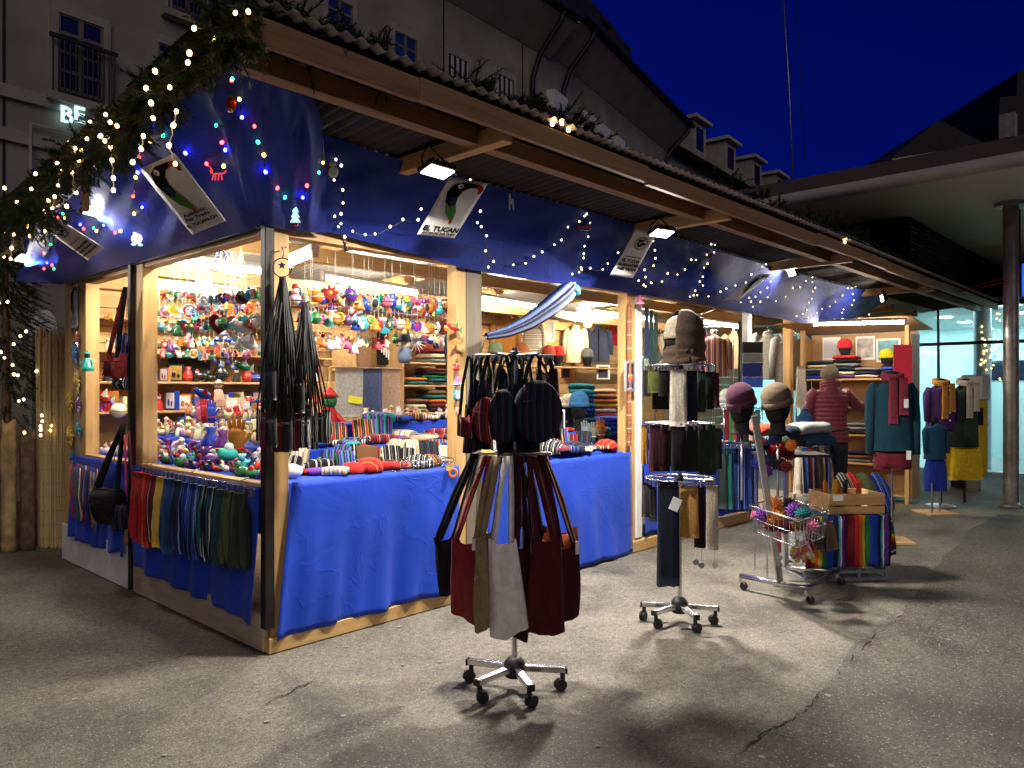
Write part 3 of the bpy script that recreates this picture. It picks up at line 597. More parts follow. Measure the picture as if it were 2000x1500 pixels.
for i, y in enumerate((-5.9, -4.4, -2.9, -1.4, -.1, 1.2, 2.5, 3.8)):
    MB().bb((.0, y + .02, .05), (.012, y + 1.28 if i not in (0, 1, 2) else y + 1.47, 2.88)).build('glass_pane', 'clear_glass', pv); MB().bb((-.02, y - .018, .0), (.045, y + .018, 2.9)).build('mullion', 'mullion', pv)
MB().bb((-.03, -6, 2.18), (.05, 5, 2.235)).build('transom', 'mullion', pv); MB().bb((-.03, -6, 2.82), (.05, 5, 2.9)).build('head_rail', 'mullion', pv)
MB().cyl((.6, -.65, .02), (.6, -.65, 2.9), .14, n=16).build('pillar', 'pillar_white', pv); MB().cyl((2.5, 1.2, .02), (2.5, 1.2, 2.9), .14, n=16).build('pillar', 'pillar_white', pv)
emit('spot_glow', (0.78, 0.97, 1.0), 170)
for xx in (1.0, 2.6, 4.2, 5.6):
    for yy in (-4.5, -2.6, -1.0, .4, 1.8, 3.4): MB().cyl((xx, yy, 2.885), (xx, yy, 2.899), .11, n=14).build('ceiling_spot', 'spot_glow', pv)
def blue_box(label, c, wx, hz, mark):
    t = thing('light_box', label, 'sign', c, math.atan2(FW.y, FW.x) - PI / 2); MB().bb((-wx / 2, -.05, -hz / 2), (wx / 2, .05, hz / 2)).build('casing', 'black', t)
    MB().bb((-wx / 2 + .01, -.058, -hz / 2 + .01), (wx / 2 - .01, -.051, hz / 2 - .01)).build('face', 'sign_blue', t); m = MB()
    if mark: m.tube([(-wx * .4, -.062, -hz * .38), (-wx * .4, -.062, hz * .12), (0, -.062, hz * .4), (wx * .4, -.062, hz * .12), (wx * .4, -.062, -hz * .38), (-wx * .4, -.062, -hz * .38)], .012, 4).bb((-wx * .2, -.064, -hz * .2), (-wx * .12, -.06, hz * .1)).bb((-wx * .12, -.064, -hz * .2), (wx * .1, -.06, -hz * .12))
    else: m.bb((-wx * .4, -.064, -hz * .46), (wx * .4, -.06, -hz * .36)).bb((-wx * .15, -.064, -hz * .1), (-wx * .05, -.06, hz * .3)).bb((.02, -.064, hz * .0), (wx * .2, -.06, hz * .25))
    m.build('pictogram', 'sign_white', t); return t
emit('sign_blue', (0.02, 0.10, 0.9), 1.1); emit('sign_white', (0.75, 0.9, 1.0), 1.3)
t = blue_box('lit blue sign with white pictogram at the right edge beside the column', PD(2022, 548, 9.4), .42, .42, True)
MB().cyl((-.2, 0, .2), (-.2, 0, 1.7), .015, n=6).build('hanger', 'dark_steel', t)
t = blue_box('small lit blue sign hanging in the glass pavilion', PD(1796, 583, 13.2), .27, .25, False); MB().cyl((0, 0, .12), (0, 0, .5), .01, n=6).build('hanger', 'dark_steel', t)
q = P(1890, 952, Z=0); tm = thing('ticket_machine', 'yellow ticket machine behind the mannequins with grey top', 'ticket machine', q, math.atan2(FW.y, FW.x) - PI / 2 + .25)
mat('yellow_paint', (0.75, 0.50, 0.02), 0.4, 0, 0.06, 5)
MB().bb((-.27, -.16, .18), (.20, .2, 1.25)).build('cabinet', 'yellow_paint', tm, None, .02); MB().bb((.06, -.17, 1.26), (.24, .2, 1.62)).build('top', 'white_paint', tm, None, .02); MB().bb((-.16, -.1, .0), (.12, .14, .18)).build('foot', 'black_plastic', tm); MB().bb((-.2, -.168, .9), (.1, -.162, 1.15)).build('screen', 'glass_dark', tm)
q = P(1898, 958, Z=0); bo = thing('bollard', 'short stone bollard foot behind the mannequins', 'bollard', q); MB().lathe([(.11, 0), (.1, .25), (.095, .5), (.05, .56), (0, .57)], n=16).build('shaft', 'stucco', bo)
for i, (a, b_) in enumerate((((1551, 404), (1526, -60)), ((1578, 440), (1549, -60)))):
    q0 = PD(*a, 10.9); c = MB().tube([q0, lerp(q0, PD(*b_, 10.9), .5) + RT * .02, PD(*b_, 10.9)], .012 if i == 0 else .006, 6).build('overhead_cable', 'steel' if i == 0 else 'dark_cord'); tag(c, ['pale steel cable rising into the dusk sky', 'thin dark cable right of the steel cable'][i], 'cable')

# ------------------------------------------------------------------ fir garland, christmas tree, bark fence, reed screen
mat('fir', (0.035, 0.055, 0.022), 0.7, 0, 0.5, 9); mat('fir_dark', (0.020, 0.034, 0.016), 0.75, 0, 0.5, 9); mat('bark', (0.16, 0.11, 0.07), 0.9, 0, 0.5, 14, 0.9, 30); mat('bark_pale', (0.38, 0.26, 0.12), 0.85, 0, 0.45, 10, 0.7, 30)
def twig(m, a, d, ln, k, nl, rnd):
    d = d.normalized(); x = d.orthogonal().normalized(); y = d.cross(x); b = a + d * ln + V(0, 0, -.12 * ln)
    m.cyl(a, b, .004, .002, 3, False)
    for i in range(k):
        t = i / k; p = lerp(a, b, t); an = rnd.random() * 2 * PI; s = (x * math.cos(an) + y * math.sin(an))
        e = p + (s + d * .75) * nl * (1.1 - .5 * t) * rnd.uniform(.7, 1.15); wv = s.cross(d) * .0035
        m.add([p - wv, p + wv, e], [(0, 1, 2)], False)
def garland(name, label, path, n, rad, ln, k, mt, seed, droop=.4):
    rnd = random.Random(seed); m = MB(); L_ = len(path) - 1
    for i in range(n):
        u = rnd.random(); p = poly_at(path, u); t = (poly_at(path, min(1, u + .02)) - poly_at(path, max(0, u - .02))).normalized()
        an = rnd.random() * 2 * PI; x = t.orthogonal().normalized(); y = t.cross(x); s = x * math.cos(an) + y * math.sin(an)
        sw = .6 + .6 * abs(noise.noise(Vector((u * 9, seed, 0)))) * 2
        p = p + s * rad * rnd.random() * sw; d = s * .8 + t * rnd.uniform(-1, 1) + V(0, 0, -droop * rnd.random())
        twig(m, p, d, ln * rnd.uniform(.6, 1.25) * sw, k, .035, rnd)
    o = thing(name, label, 'garland'); m.build('foliage', mt, o); MB().tube([poly_at(path, i / 40) for i in range(41)], .015, 5).build('stem', 'bark', o); return o
gp = [P(505, 25, Y=-1.0), P(468, 50, Y=-1.08), P(430, 85, X=-.72), P(350, 152, X=-.74), P(268, 224, X=-.76), P(204, 288, X=-.77), P(110, 345, X=-.78), P(50, 400, X=-.78), P(0, 450, X=-.78), P(-60, 520, X=-.78)]
garland('fir_garland', 'bushy fir garland with warm lights along the left roof edge', gp, 1000, .06, .115, 40, 'fir', 3)
gp = [P(-20, 400, X=-.78), P(20, 430, X=-.8), P(60, 420, X=-.8), P(110, 395, X=-.78)]
garland('fir_garland', 'drooping fir branch at the lower left end of the roof', gp, 200, .08, .16, 38, 'fir', 5, .9)
def top(px, py): return P(px, py, Y=-.93)
for i, (lab, pts, n, rad) in enumerate((('fir garland bunched on the front roof peak above the corner', [(480, 30), (540, 42), (620, 62), (700, 92), (770, 122)], 190, .05), ('middle stretch of fir garland on the roof above the first lamp', [(900, 172), (960, 188), (1040, 215), (1110, 245), (1180, 275)], 170, .05),
        ('far fir garland on the roof edge below the station canopy', [(1380, 352), (1500, 402), (1600, 440), (1680, 470), (1760, 515), (1800, 540)], 230, .10))):
    garland('fir_garland', lab, [top(*q) for q in pts], n, rad, .16, 34, 'fir_dark', 11 + i, .1)
tq = P(12, 1060, Z=0); tree = thing('christmas_tree', 'dark fir tree with pale fairy lights at the left edge', 'tree', tq)
m = MB(); rnd = random.Random(4)
for i in range(560):
    h = rnd.uniform(.95, 2.75); an = rnd.random() * 2 * PI; r = (2.95 - h) * .30 * math.sqrt(rnd.random())
    d = V(math.cos(an), math.sin(an), -.35); twig(m, V(math.cos(an) * r, math.sin(an) * r, h), d, rnd.uniform(.12, .26), 34, .034, rnd)
m.build('crown', 'fir_dark', tree); MB().cyl((0, 0, 0), (0, 0, 2.9), .06, .01, 8).build('trunk', 'bark', tree)
ft = thing('bark_fence', 'rough slab fence of bark edged boards at the left edge', 'fence')
for i, (px, w_, mt) in enumerate(((-30, .17, 'bark'), (0, .16, 'bark'), (18, .13, 'bark_pale'), (55, .13, 'bark'), (-62, .15, 'bark_pale'))):
    q = P(px, 1078 - i % 2 * 4, Z=0); top_ = 1.03 + .05 * (i % 3)
    def fn(u, v, w_=w_, q=q, top_=top_, i=i):
        a = PI * u; wob = 1 + .25 * noise.noise(Vector((u * 3, v * 9, i))); return q + RT * (-math.cos(a) * w_ / 2 * wob) - FW * (math.sin(a) * .05 * wob) + V(0, 0, v * top_ * (1 if v < .99 else 1 + .02 * math.sin(u * 9)))
    MB().grid(fn, 10, 16, .01).build('slab_board', mt, ft)
q = P(40, 1058, Z=0) - FW * .12; MB().cyl(q, q + V(0, 0, .9), .018, n=8).build('red_pole', 'red', ft)
q = PD(12, 826, 7.2); lt = thing('fence_lamp', 'small glowing lamp above the bark fence at the left edge', 'lamp', q); emit('lamp_glow', (1, .8, .45), 40); MB().ell((0, 0, 0), .035).build('bulb', 'lamp_glow', lt); MB().cyl((0, 0, -.30), (0, 0, -.03), .02, n=8).build('stem', 'dark_steel', lt)
rc = P(100, 1070, Z=0) + FW * .12; rs = thing('reed_screen', 'roll of straw coloured reed matting beside the left end of the stall', 'reed screen', rc)
wood('reed', (0.66, 0.52, 0.28), (0.42, 0.29, 0.13), 2, .7)
MB().cyl((0, 0, .02), (0, 0, 1.86), .152, n=24).build('core', 'reed', rs)
rm = MB().cyl((0, 0, 0), (0, 0, 1), .0055, .0035, 5).mesh('reed', 'reed'); rnd = random.Random(2)
for i in range(165):
    a = 2 * PI * i / 165; r = .158 + rnd.uniform(-.004, .006); hh = 1.86 + rnd.uniform(-.06, .10)
    inst('reed', rm, rs, (math.cos(a) * r, math.sin(a) * r, rnd.uniform(0, .03)), (rnd.uniform(-.012, .012), rnd.uniform(-.012, .012), 0), (1.15, 1.15, hh))
for k in range(15): MB().torus((0, 0, .09 + k * .122), .1655, .0025, n=40, m=4).build('binding_wire', 'bark', rs)
sg = thing('tilted_board', 'white tilted board behind the reed screen', 'board', PD(82, 628, 8.2), math.atan2(FW.y, FW.x) - PI / 2)
MB().prism([(-.13, .12), (.06, .13), (.14, .04), (.2, -.1), (-.09, -.14)], (0, 0, 0), (1, 0, 0), (0, .3, .95), .02).build('panel', 'white_paint', sg); MB().cyl((0, .05, -2.2), (0, .05, -.1), .02, n=6).build('stake', 'dark_steel', sg); MB().tube([(-.12, -.03, .06), (0, -.04, -.02), (.1, -.03, 0)], .008, 4).build('dark_twig', 'bark', sg)
rb = thing('market_hut', 'dark red hut wall glimpsed between tree and stall', 'hut', PD(95, 700, 13), math.atan2(FW.y, FW.x) - PI / 2); mat('hut_red', (0.16, 0.012, 0.012), 0.7); MB().bb((-1.0, 0, -1.3), (1.6, 1.5, .95)).build('wall', 'hut_red', rb); MB().bb((-1.2, -.2, .952), (1.8, 1.7, 1.5)).build('roof', 'roof_dark', rb)
# ------------------------------------------------------------------ points on the blue cloths, seen through a photo pixel
from mathutils.bvhtree import BVHTree
_vs, _fs = [], []
for o in bpy.data.objects:
    if o.name.startswith('valance_cloth'):
        k = len(_vs); _vs += [v.co.copy() for v in o.data.vertices]; _fs += [[i + k for i in p.vertices] for p in o.data.polygons]
BV = BVHTree.FromPolygons(_vs, _fs)
def on_cloth(px, py, off=.02):
    d = ray(px, py).normalized(); h = BV.ray_cast(CAM, d)[0]
    if h is None:
        n = BV.find_nearest(P(px, py, Y=-.25) if px > 560 else P(px, py, X=-.4))[0]; h = CAM + d * (n - CAM).length
    return h - d * off

# ------------------------------------------------------------------ lamps
def tube_light(label, a, b, r=.02):
    a = Vector(a); b = Vector(b); t = thing('tube_light', label, 'tube light', (a + b) / 2); c = (a + b) / 2; d = (b - a).normalized()
    MB().cyl(a - c, b - c, r, n=10).build('tube', 'tube_glow', t); MB().beam(a - c - d * .03 + V(0, 0, .042), b - c + d * .03 + V(0, 0, .042), .06, .035).build('housing', 'white_paint', t, None, .004)
    for e, s in ((a, -1), (b, 1)): MB().beam(e - c + d * s * .004, e - c + d * s * .03, .045, .045).build('end_cap', 'white_paint', t)
    return t
tube_light('long tube light hanging behind the wind chimes in the left window', P(300, 506, Y=1.9), P(508, 530, Y=1.9))
tube_light('slanting tube light along the top of the left window', P(306, 505, X=.22), P(492, 458, X=.22), .012)
tube_light('tube light behind the ornaments of the first front bay', P(635, 543, Y=2.0), P(812, 573, Y=2.0))
tube_light('tube light on the left of the sweater bay', P(940, 583, Y=2.0), P(1050, 601, Y=2.0))
tube_light('tube light over the beige draped cloth', P(1130, 606, Y=2.2), P(1205, 618, Y=2.2))
tube_light('short white tube lamp right of the corner post near the roof', P(566, 516, Y=.9), P(612, 497, Y=.55), .012)
tube_light('thin light bar along the roof edge of the far shelf unit', P(1592, 634, X=7.48), P(1766, 630, X=7.48), .011)
tube_light('short tube light in the far left bay', V(.25, 2.45, 2.22), V(.95, 2.45, 2.22), .014)
tube_light('tube light high in the third bay behind the blue cloth', V(5.0, 1.6, 2.30), V(6.3, 1.6, 2.30))
tube_light('tube light above the garment rail of the third bay', V(7.0, 1.3, 2.30), V(8.3, 1.3, 2.30))
q = P(1148, 632, Y=2.6); t = thing('bare_bulb', 'glaring round bulb behind the beige draped cloth', 'bulb', q); emit('bulb_glow', (1, .85, .58), 260); MB().ell((0, 0, 0), .05).build('globe', 'bulb_glow', t); MB().cyl((0, 0, .04), (0, 0, .1), .02, n=8).build('socket', 'white_paint', t); MB().cyl((0, 0, .1), (0, 0, .3), .004, n=5).build('cable', 'dark_cord', t)
def flood(label, c, aim, power, sx=.16, sy=.09, glow='flood_glow', arm=None):
    aim = Vector(aim).normalized(); t = thing('flood_lamp', label, 'flood lamp', c); Q = aim.to_track_quat('-Z', 'Y').to_matrix(); T = Q.to_4x4()
    MB(T).bb((-sx / 2 - .012, -sy / 2 - .012, .006), (sx / 2 + .012, sy / 2 + .012, .035)).build('housing', 'black_plastic', t, None, .004); MB(T).bb((-sx / 2, -sy / 2, .0), (sx / 2, sy / 2, .005)).build('lens', glow, t)
    m = MB(T)
    for k in range(5): m.bb((-sx / 2 + k * sx / 5, -sy / 2, .036), (-sx / 2 + k * sx / 5 + .008, sy / 2, .055))
    m.build('cooling_fin', 'black_plastic', t)
    if arm is not None: MB().tube([T @ V(-sx / 2 - .018, 0, .02), T @ V(-sx / 2 - .018, 0, .06), Vector(arm) - Vector(c), T @ V(sx / 2 + .018, 0, .06), T @ V(sx / 2 + .018, 0, .02)], .006, 5).build('bracket', 'black_plastic', t)
    l = bpy.data.lights.new('flood_light', 'AREA'); l.shape = 'RECTANGLE'; l.size = sx * 1.3; l.size_y = sy * 1.3; l.energy = power; l.color = (1, .94, .84); lo = bpy.data.objects.new('flood_light', l); COL.objects.link(lo); lo.parent = t
    lo.rotation_euler = Q.to_euler(); lo.location = aim * .012; return t
c = P(855, 337, Y=-.68); flood('lit flood lamp under the first bracket beside the toucan banner', c, (.0, -.28, -1), 80, arm=c + V(-.05, .02, .14))
c = P(1293, 457, Y=-.72); flood('glaring flood lamp under the second bracket', c, (-.1, -.33, -1), 135, arm=c + V(0, .02, .12))
c = P(1545, 532, Y=-.40); flood('dark flood lamp under the third bracket lighting the cloth', c, (-1, .75, -.55), 5, .12, .08, arm=c + V(0, 0, .1))
c = P(1722, 583, Y=-.60); flood('black flood lamp facing the right end of the blue cloth', c, (-.5, 1, -.25), 5, .14, .08, arm=c + V(0, 0, .12))
c = P(186, 414, X=-.42); flood('small flood lamp shining down the blue cloth on the left side', c, (.35, -.7, -1), 16, .12, .07, arm=c + V(0, 0, .12))
c = P(50, 506, X=-.5); flood('small flood lamp at the far left end of the blue cloth', c, (.3, -.6, -1), 15, .12, .07, arm=c + V(0, 0, .12))

# ------------------------------------------------------------------ banners
def qmap(q, s, t, off=0.0):
    TL, TR, BR, BL = q; n = (TR - TL).cross(BL - TL).normalized(); n = n if n.dot(CAM - TL) > 0 else -n
    p = lerp(lerp(TL, TR, s), lerp(BL, BR, s), t); return p + n * (off + .006 * math.sin(PI * t) * math.sin(PI * s * .9 + .3))
def flat(q, poly, off, m, parent, name):
    """outline (s, t) laid on the bent banner, as a thin fan"""
    cs = sum(a for a, b in poly) / len(poly); ct = sum(b for a, b in poly) / len(poly); off += .004; vs = [qmap(q, cs, ct, off)] + [qmap(q, a, b, off) for a, b in poly]; n = len(poly)
    return MB().add(vs, [(0, 1 + i, 1 + (i + 1) % n) for i in range(n)], False).build(name, m, parent)
def text_on(q, text, size, s, t, parent, asp, m='black', bold=0.0):
    cu = bpy.data.curves.new('t', 'FONT'); cu.body = text; cu.size = size; cu.align_x = 'CENTER'; cu.align_y = 'CENTER'; cu.offset = bold; cu.resolution_u = 2; cu.fill_mode = 'FRONT'; cu.dimensions = '2D'
    ob = bpy.data.objects.new('t', cu); COL.objects.link(ob); me = bpy.data.meshes.new_from_object(ob.evaluated_get(bpy.context.evaluated_depsgraph_get())); bpy.data.objects.remove(ob)
    for v in me.vertices: v.co = qmap(q, s + v.co.x, t - v.co.y * asp, .007)
    me.materials.clear(); me.materials.append(MATS[m]); o = bpy.data.objects.new('lettering', me); COL.objects.link(o); o.parent = parent; o['kind'] = 'stuff'
mat('banner_paper', (0.74, 0.72, 0.70), 0.55, 0, 0.04, 6); mat('beak_red', (0.42, 0.02, 0.02), 0.8, spec=.05); mat('wing_green', (0.05, 0.20, 0.03), 0.8, spec=.05); mat('wing_blue', (0.012, 0.03, 0.10), 0.8, spec=.05); mat('ink_yellow', (0.6, 0.4, 0.05), 0.5); mat('ink', (0.008, 0.008, 0.009), 0.9, spec=.02)
def ellp(c, a, b, n=14): return [(c[0] + a * math.cos(2 * PI * i / n), c[1] + b * math.sin(2 * PI * i / n)) for i in range(n)]
def toucan(q, t):
    A = [('body', 'ink', [(.12, .24), (.2, .1), (.42, .04), (.62, .05), (.6, .13), (.48, .19), (.44, .3), (.48, .42), (.34, .48), (.2, .4)]), ('beak', 'ink', [(.58, .05), (.78, .045), (.8, .1), (.6, .13)]), ('beak', 'beak_red', [(.75, .045), (.92, .07), (.97, .13), (.94, .2), (.87, .2), (.84, .135), (.76, .105)]),
         ('wing', 'wing_blue', [(.26, .3), (.42, .3), (.46, .46), (.36, .47)]), ('wing', 'wing_green', [(.2, .4), (.36, .47), (.47, .41), (.58, .53), (.62, .66), (.54, .69), (.34, .57)]), ('tail', 'beak_red', [(.54, .68), (.6, .67), (.62, .75), (.56, .755)]), ('tail', 'ink_yellow', [(.6, .67), (.64, .66), (.67, .74), (.62, .75)]), ('eye', 'white', ellp((.36, .115), .07, .04)), ]
    for i, (n, m, p) in enumerate(A): flat(q, p, .0025 + .0008 * (i % 6), m, t, n)
    flat(q, ellp((.37, .115), .028, .016, 8), .009, 'ink', t, 'pupil')
def emblem(q, t, ct=.27, r=.30, asp=.45):
    n = 40
    for k, (a, b) in enumerate(((r, r * .93), (r * .84, r * .80))):
        vs = [qmap(q, .5 + x * math.cos(2 * PI * i / n), ct + x * asp * math.sin(2 * PI * i / n), .006 + k * .001) for i in range(n) for x in (a, b)]
        MB().add(vs, [(2 * i, 2 * ((i + 1) % n), 2 * ((i + 1) % n) + 1, 2 * i + 1) for i in range(n)], False).build('ring', 'ink', t)
    for i in range(22):
        an = 2 * PI * i / 22; flat(q, ellp((.5 + r * .885 * math.cos(an), ct + r * .885 * asp * math.sin(an)), .015, .010, 5), .005, 'ink', t, 'ring_letter')
    for c, a, b in (((-.08, -.10), .12, .05), ((.08, .02), .12, .06), ((-.06, .10), .10, .05), ((.05, -.16), .06, .03), ((-.14, .02), .05, .05)): flat(q, [(.5 + c[0] + x * (1 + .3 * math.sin(i * 2.1)), ct + (c[1] + y) * asp * 1.6 * .7) for i, (x, y) in enumerate(ellp((0, 0), a, b, 11))], .005, 'ink', t, 'crest_shape')
def banner(label, q, kind, texts, asp):
    t = thing('shop_banner', label, 'banner'); MB().grid(lambda u, v: qmap(q, u, v), 8, 14, .002).build('sheet', 'banner_paper', t)
    (toucan if kind == 't' else emblem)(q, t)
    if kind == 'e': flat(q, [(.15, .56), (.85, .56), (.85, .575), (.15, .575)], .003, 'ink', t, 'rule')
    for tx, sz, tt, bd in texts: text_on(q, tx, sz, .5, tt, t, asp, 'ink', bd)
    return t
def cq(pts, off=.07): return [on_cloth(x, y, off) for x, y in pts]
def fq(pts): return [P(*pts[0], Y=-.42), P(*pts[1], Y=-.42), P(*pts[2], Y=-.23), P(*pts[3], Y=-.23)]
def lq(pts, xs): return [P(*p, X=x) for p, x in zip(pts, xs)]
banner('white toucan banner with three lines of text tilted on the left cloth', lq([(273, 330), (341, 299), (441, 431), (376, 458)], (-.64, -.67, -.37, -.37)), 't', [('Authentic', .16, .735, .005), ('Fair Trade', .16, .80, .005), ('EL TUCAN.CH', .14, .885, .007)], .40)
banner('white toucan banner lettered EL TUCAN beside the first flood lamp', fq([(878, 345), (953, 358), (887, 465), (814, 458)]), 't', [('EL TUCAN', .20, .865, .010), ('AUTHENTIC FAIR TRADE', .078, .94, .005)], .55)
banner('white banner with round emblem beside the glaring flood lamp', fq([(1243, 446), (1284, 454), (1236, 543), (1191, 537)]), 'e', [('EL TUCAN', .17, .655, .008), ('GUARANTEED', .145, .745, .008), ('FAIR TRADE', .155, .83, .008)], .5)
banner('white emblem banner curling on the far left of the blue cloth', lq([(83, 443), (104, 420), (203, 484), (172, 508)], (-.64, -.65, -.38, -.36)), 'e', [('GUARANTEED', .14, .70, .008), ('FAIR TRADE', .14, .79, .008), ('ORGANIZATION', .12, .88, .008)], .4)
banner('toucan banner seen edge on in the blue light near the third bracket', [P(1482, 535, Y=-.45), P(1508, 534, Y=-.45), P(1443, 586, Y=-.17), P(1412, 586, Y=-.17)], 't', [], .5)
q = [V(.0, 3.14, 2.24), V(.0, 2.95, 2.24), V(.0, 2.95, 1.90), V(.0, 3.14, 1.90)]
banner('narrow white toucan poster on the left end panel of the stall', q, 't', [('Authentic', .17, .78, 0), ('Fair Trade', .17, .84, 0), ('EL TUCAN.CH', .13, .91, 0)], .5)

# ------------------------------------------------------------------ light strings
bulbm = {k: MB().lathe([(0, -.012), (.008, -.009), (.011, 0), (.008, .010), (0, .014)], n=8).mesh('bulb', v) for k, v in BULB.items()}
def light_string(label, pts, wire='dark_cord', sc=1.0, maxd=.5, group=None, wr=.0028):
    t = thing('light_string', label, 'light string', group=group); m = MB(); last = None
    for p, c in pts:
        inst('bulb', bulbm[c], t, p, (random.uniform(-.5, .5), random.uniform(-.5, .5), 0), sc * random.uniform(.85, 1.15))
        if last is not None and (p - last).length < maxd:
            away = (p - CAM).normalized() * .012; a, b = last + away, p + away; sg = (b - a).length
            m.tube([lerp(a, b, k / 6) + V(0, 0, -.10 * sg * math.sin(PI * k / 6)) + RT * (.05 * sg * math.sin(k * 2.1 + sg * 40)) for k in range(7)], wr, 4)
        last = p
    if m.v: m.build('wire', wire, t)['kind'] = 'stuff'
    return t
W1 = [(1195, 118), (1313, 72), (1386, 66), (1083, 158), (1193, 215), (1057, 297), (1048, 350), (866, 398), (947, 488), (815, 492), (843, 575), (855, 660), (589, 640), (615, 683), (653, 703), (503, 684), (485, 775), (560, 760), (585, 787), (420, 828), (320, 912), (198, 970), (175, 1055), (25, 1050), (95, 1130)]
light_string('warm white lights woven into the fir garland up the left roof edge', [(P(x * .35, y * .35, X=-.86 if x < 1100 else -.75), 'w') for x, y in W1], sc=.8, wr=.002)
DR = [[(984, 622), (967, 700), (943, 812), (978, 915)], [(600, 762), (617, 818), (625, 895), (633, 995), (633, 1062)], [(800, 760), (788, 832), (740, 905)], [(455, 838), (440, 895)], [(332, 945), (325, 1033), (372, 1152)], [(400, 960), (425, 1075)], [(305, 1097), (290, 1160)], [(272, 1118), (250, 1180), (252, 1290)], [(133, 1192), (155, 1263), (168, 1318)], [(28, 1298), (77, 1308), (65, 1385), (60, 1445)]]
for i, d in enumerate(DR): light_string('warm icicle light drop, %s from the roof peak down the left garland' % ORD[i], [(P(x * .35, y * .35, X=-.80), 'w') for x, y in d], 'string', .8, .9, 'icicle light drops', .0022)
CS = '1297,440,g 1292,448,r 1336,555,y 1350,655,b 1205,700,g 1238,795,r 1257,837,b 1035,855,b|1420,705,r 1440,793,g 1473,865,y 1482,960,b 1548,1050,r 1590,1102,g 1690,1102,b 1713,1037,r 1780,963,g 1803,908,y|1153,915,r 1248,928,y|825,708,b 910,757,g 838,788,y 785,805,g 776,877,r 768,962,b 757,990,y 742,1095,r 792,1157,b 748,1193,y|350,1193,g 357,1217,y 322,1215,r 288,1200,b 448,1253,b 467,1277,r 522,1273,g 538,1290,y 578,1257,b 642,1298,r 672,1290,y|245,1345,y 282,1365,g 246,1413,r 262,1467,b 290,1480,r 300,1500,g 245,1500,r'
cl_ = ['under the roof peak', 'running down to the corner of the left cloth', 'above the red reindeer', 'falling beside the tilted toucan banner', 'between the emblem banner and glowing figure', 'at the lower left of the blue cloth']
for i, s in enumerate(CS.split('|')): light_string('red green blue and yellow lights ' + cl_[i], [(on_cloth(float(a) * .35, float(b) * .35, .03), c) for a, b, c in (e.split(',') for e in s.split())], sc=.75)
s5 = [(168, 485), (200, 520), (158, 605), (208, 663), (210, 740), (198, 803), (161, 818), (198, 860), (183, 878), (220, 938)], [(267, 905), (340, 925), (398, 921), (486, 878), (561, 836), (650, 838), (668, 775), (780, 760), (837, 718), (803, 688), (900, 670), (955, 605), (968, 643), (967, 700), (1015, 788), (997, 855), (1020, 878), (1050, 932), (1045, 1020), (1092, 1082), (1062, 1115)]
s6 = [(10, 1002), (100, 991), (160, 941), (222, 907), (310, 855), (362, 820), (410, 726), (493, 685), (532, 645), (548, 630), (575, 697), (558, 797), (531, 866), (526, 921), (524, 952), (507, 1022), (511, 1038), (492, 1056), (441, 1070)], [(573, 1027), (664, 1036), (702, 993), (777, 914), (920, 868), (980, 828), (1016, 778), (1035, 828), (1047, 895), (1051, 955), (1037, 1009), (971, 1039), (979, 1092), (927, 1117), (965, 1150), (979, 1161)], [(1020, 1134), (1099, 1125), (1140, 1066), (1212, 1073), (1267, 1038), (1313, 965), (1348, 967), (1427, 928), (1459, 852), (1485, 856), (1481, 910), (1432, 994), (1407, 1023), (1397, 1090), (1376, 1126), (1398, 1154), (1342, 1192), (1331, 1225), (1357, 1225), (1303, 1236), (1440, 1233), (1527, 1199), (1570, 1177), (1637, 1154), (1713, 1131), (1751, 1072)]
s7 = [(288, 948), (267, 963), (203, 1007), (170, 1056), (110, 1073), (57, 1090), (22, 1110), (140, 1172), (190, 1145), (227, 1139), (200, 1168), (211, 1197), (255, 1168), (255, 1113), (296, 1086), (316, 1050), (298, 1142), (347, 1165), (403, 1139)], [(447, 1086), (488, 1083), (522, 1047), (560, 1053), (560, 1025), (577, 1086), (562, 1108), (557, 1150), (541, 1173), (528, 1215), (503, 1240), (467, 1252), (537, 1262), (586, 1233), (617, 1210), (663, 1195), (695, 1168), (737, 1131), (768, 1089), (790, 1089), (813, 1079), (797, 1123), (803, 1160), (792, 1188), (743, 1213), (735, 1232), (692, 1272), (737, 1268), (832, 1266), (893, 1243)]
nm = ['dropping beside the snowman at the left of the front cloth', 'looping over the toucan banner on the front cloth', 'rising to the little sleigh on the front cloth', 'crossing the round emblem banner', 'scalloped right of the glaring flood lamp', 'around the edge on toucan banner', 'on the right end of the front cloth']
k = 0
for S, (ox, oy, sc) in ((s5, (600, 150, 3)), (s6, (1000, 250, 3.75)), (s7, (1400, 200, 3))):
    for s in S: light_string('pale yellow fairy lights ' + nm[k], [(on_cloth(ox + x / sc, oy + y / sc, .16 if k in (1, 3) else .03), 'p') for x, y in s], sc=.64, maxd=.65); k += 1
rnd = random.Random(9)
light_string('pale lights scattered through the christmas tree at the left edge', [(tq + V(-.1, -.15, 0) + V(math.cos(a) * (3.0 - h) * .28, math.sin(a) * (3.0 - h) * .28, h) - FW * .1, 'p' if rnd.random() < .6 else 'w') for a, h in ((rnd.uniform(2.6, 5.6), rnd.uniform(1.0, 2.6)) for _ in range(75))], sc=1.1, maxd=.3)
light_string('warm lights lying on top of the bark fence', [(PD(x, y, 6.75), 'w') for x, y in ((18, 880), (25, 872), (42, 862), (20, 898), (40, 900), (57, 893), (48, 868))], sc=1.0)
light_string('cluster of three warm bulbs on the roof edge above the first lamp', [(P(x, y, Y=-1.12), 'w') for x, y in ((1079, 242), (1098, 239), (1110, 254))], sc=1.2)
light_string('single warm bulb on the far roof edge', [(P(1650, 473, Y=-1.12), 'w')], sc=1.3)
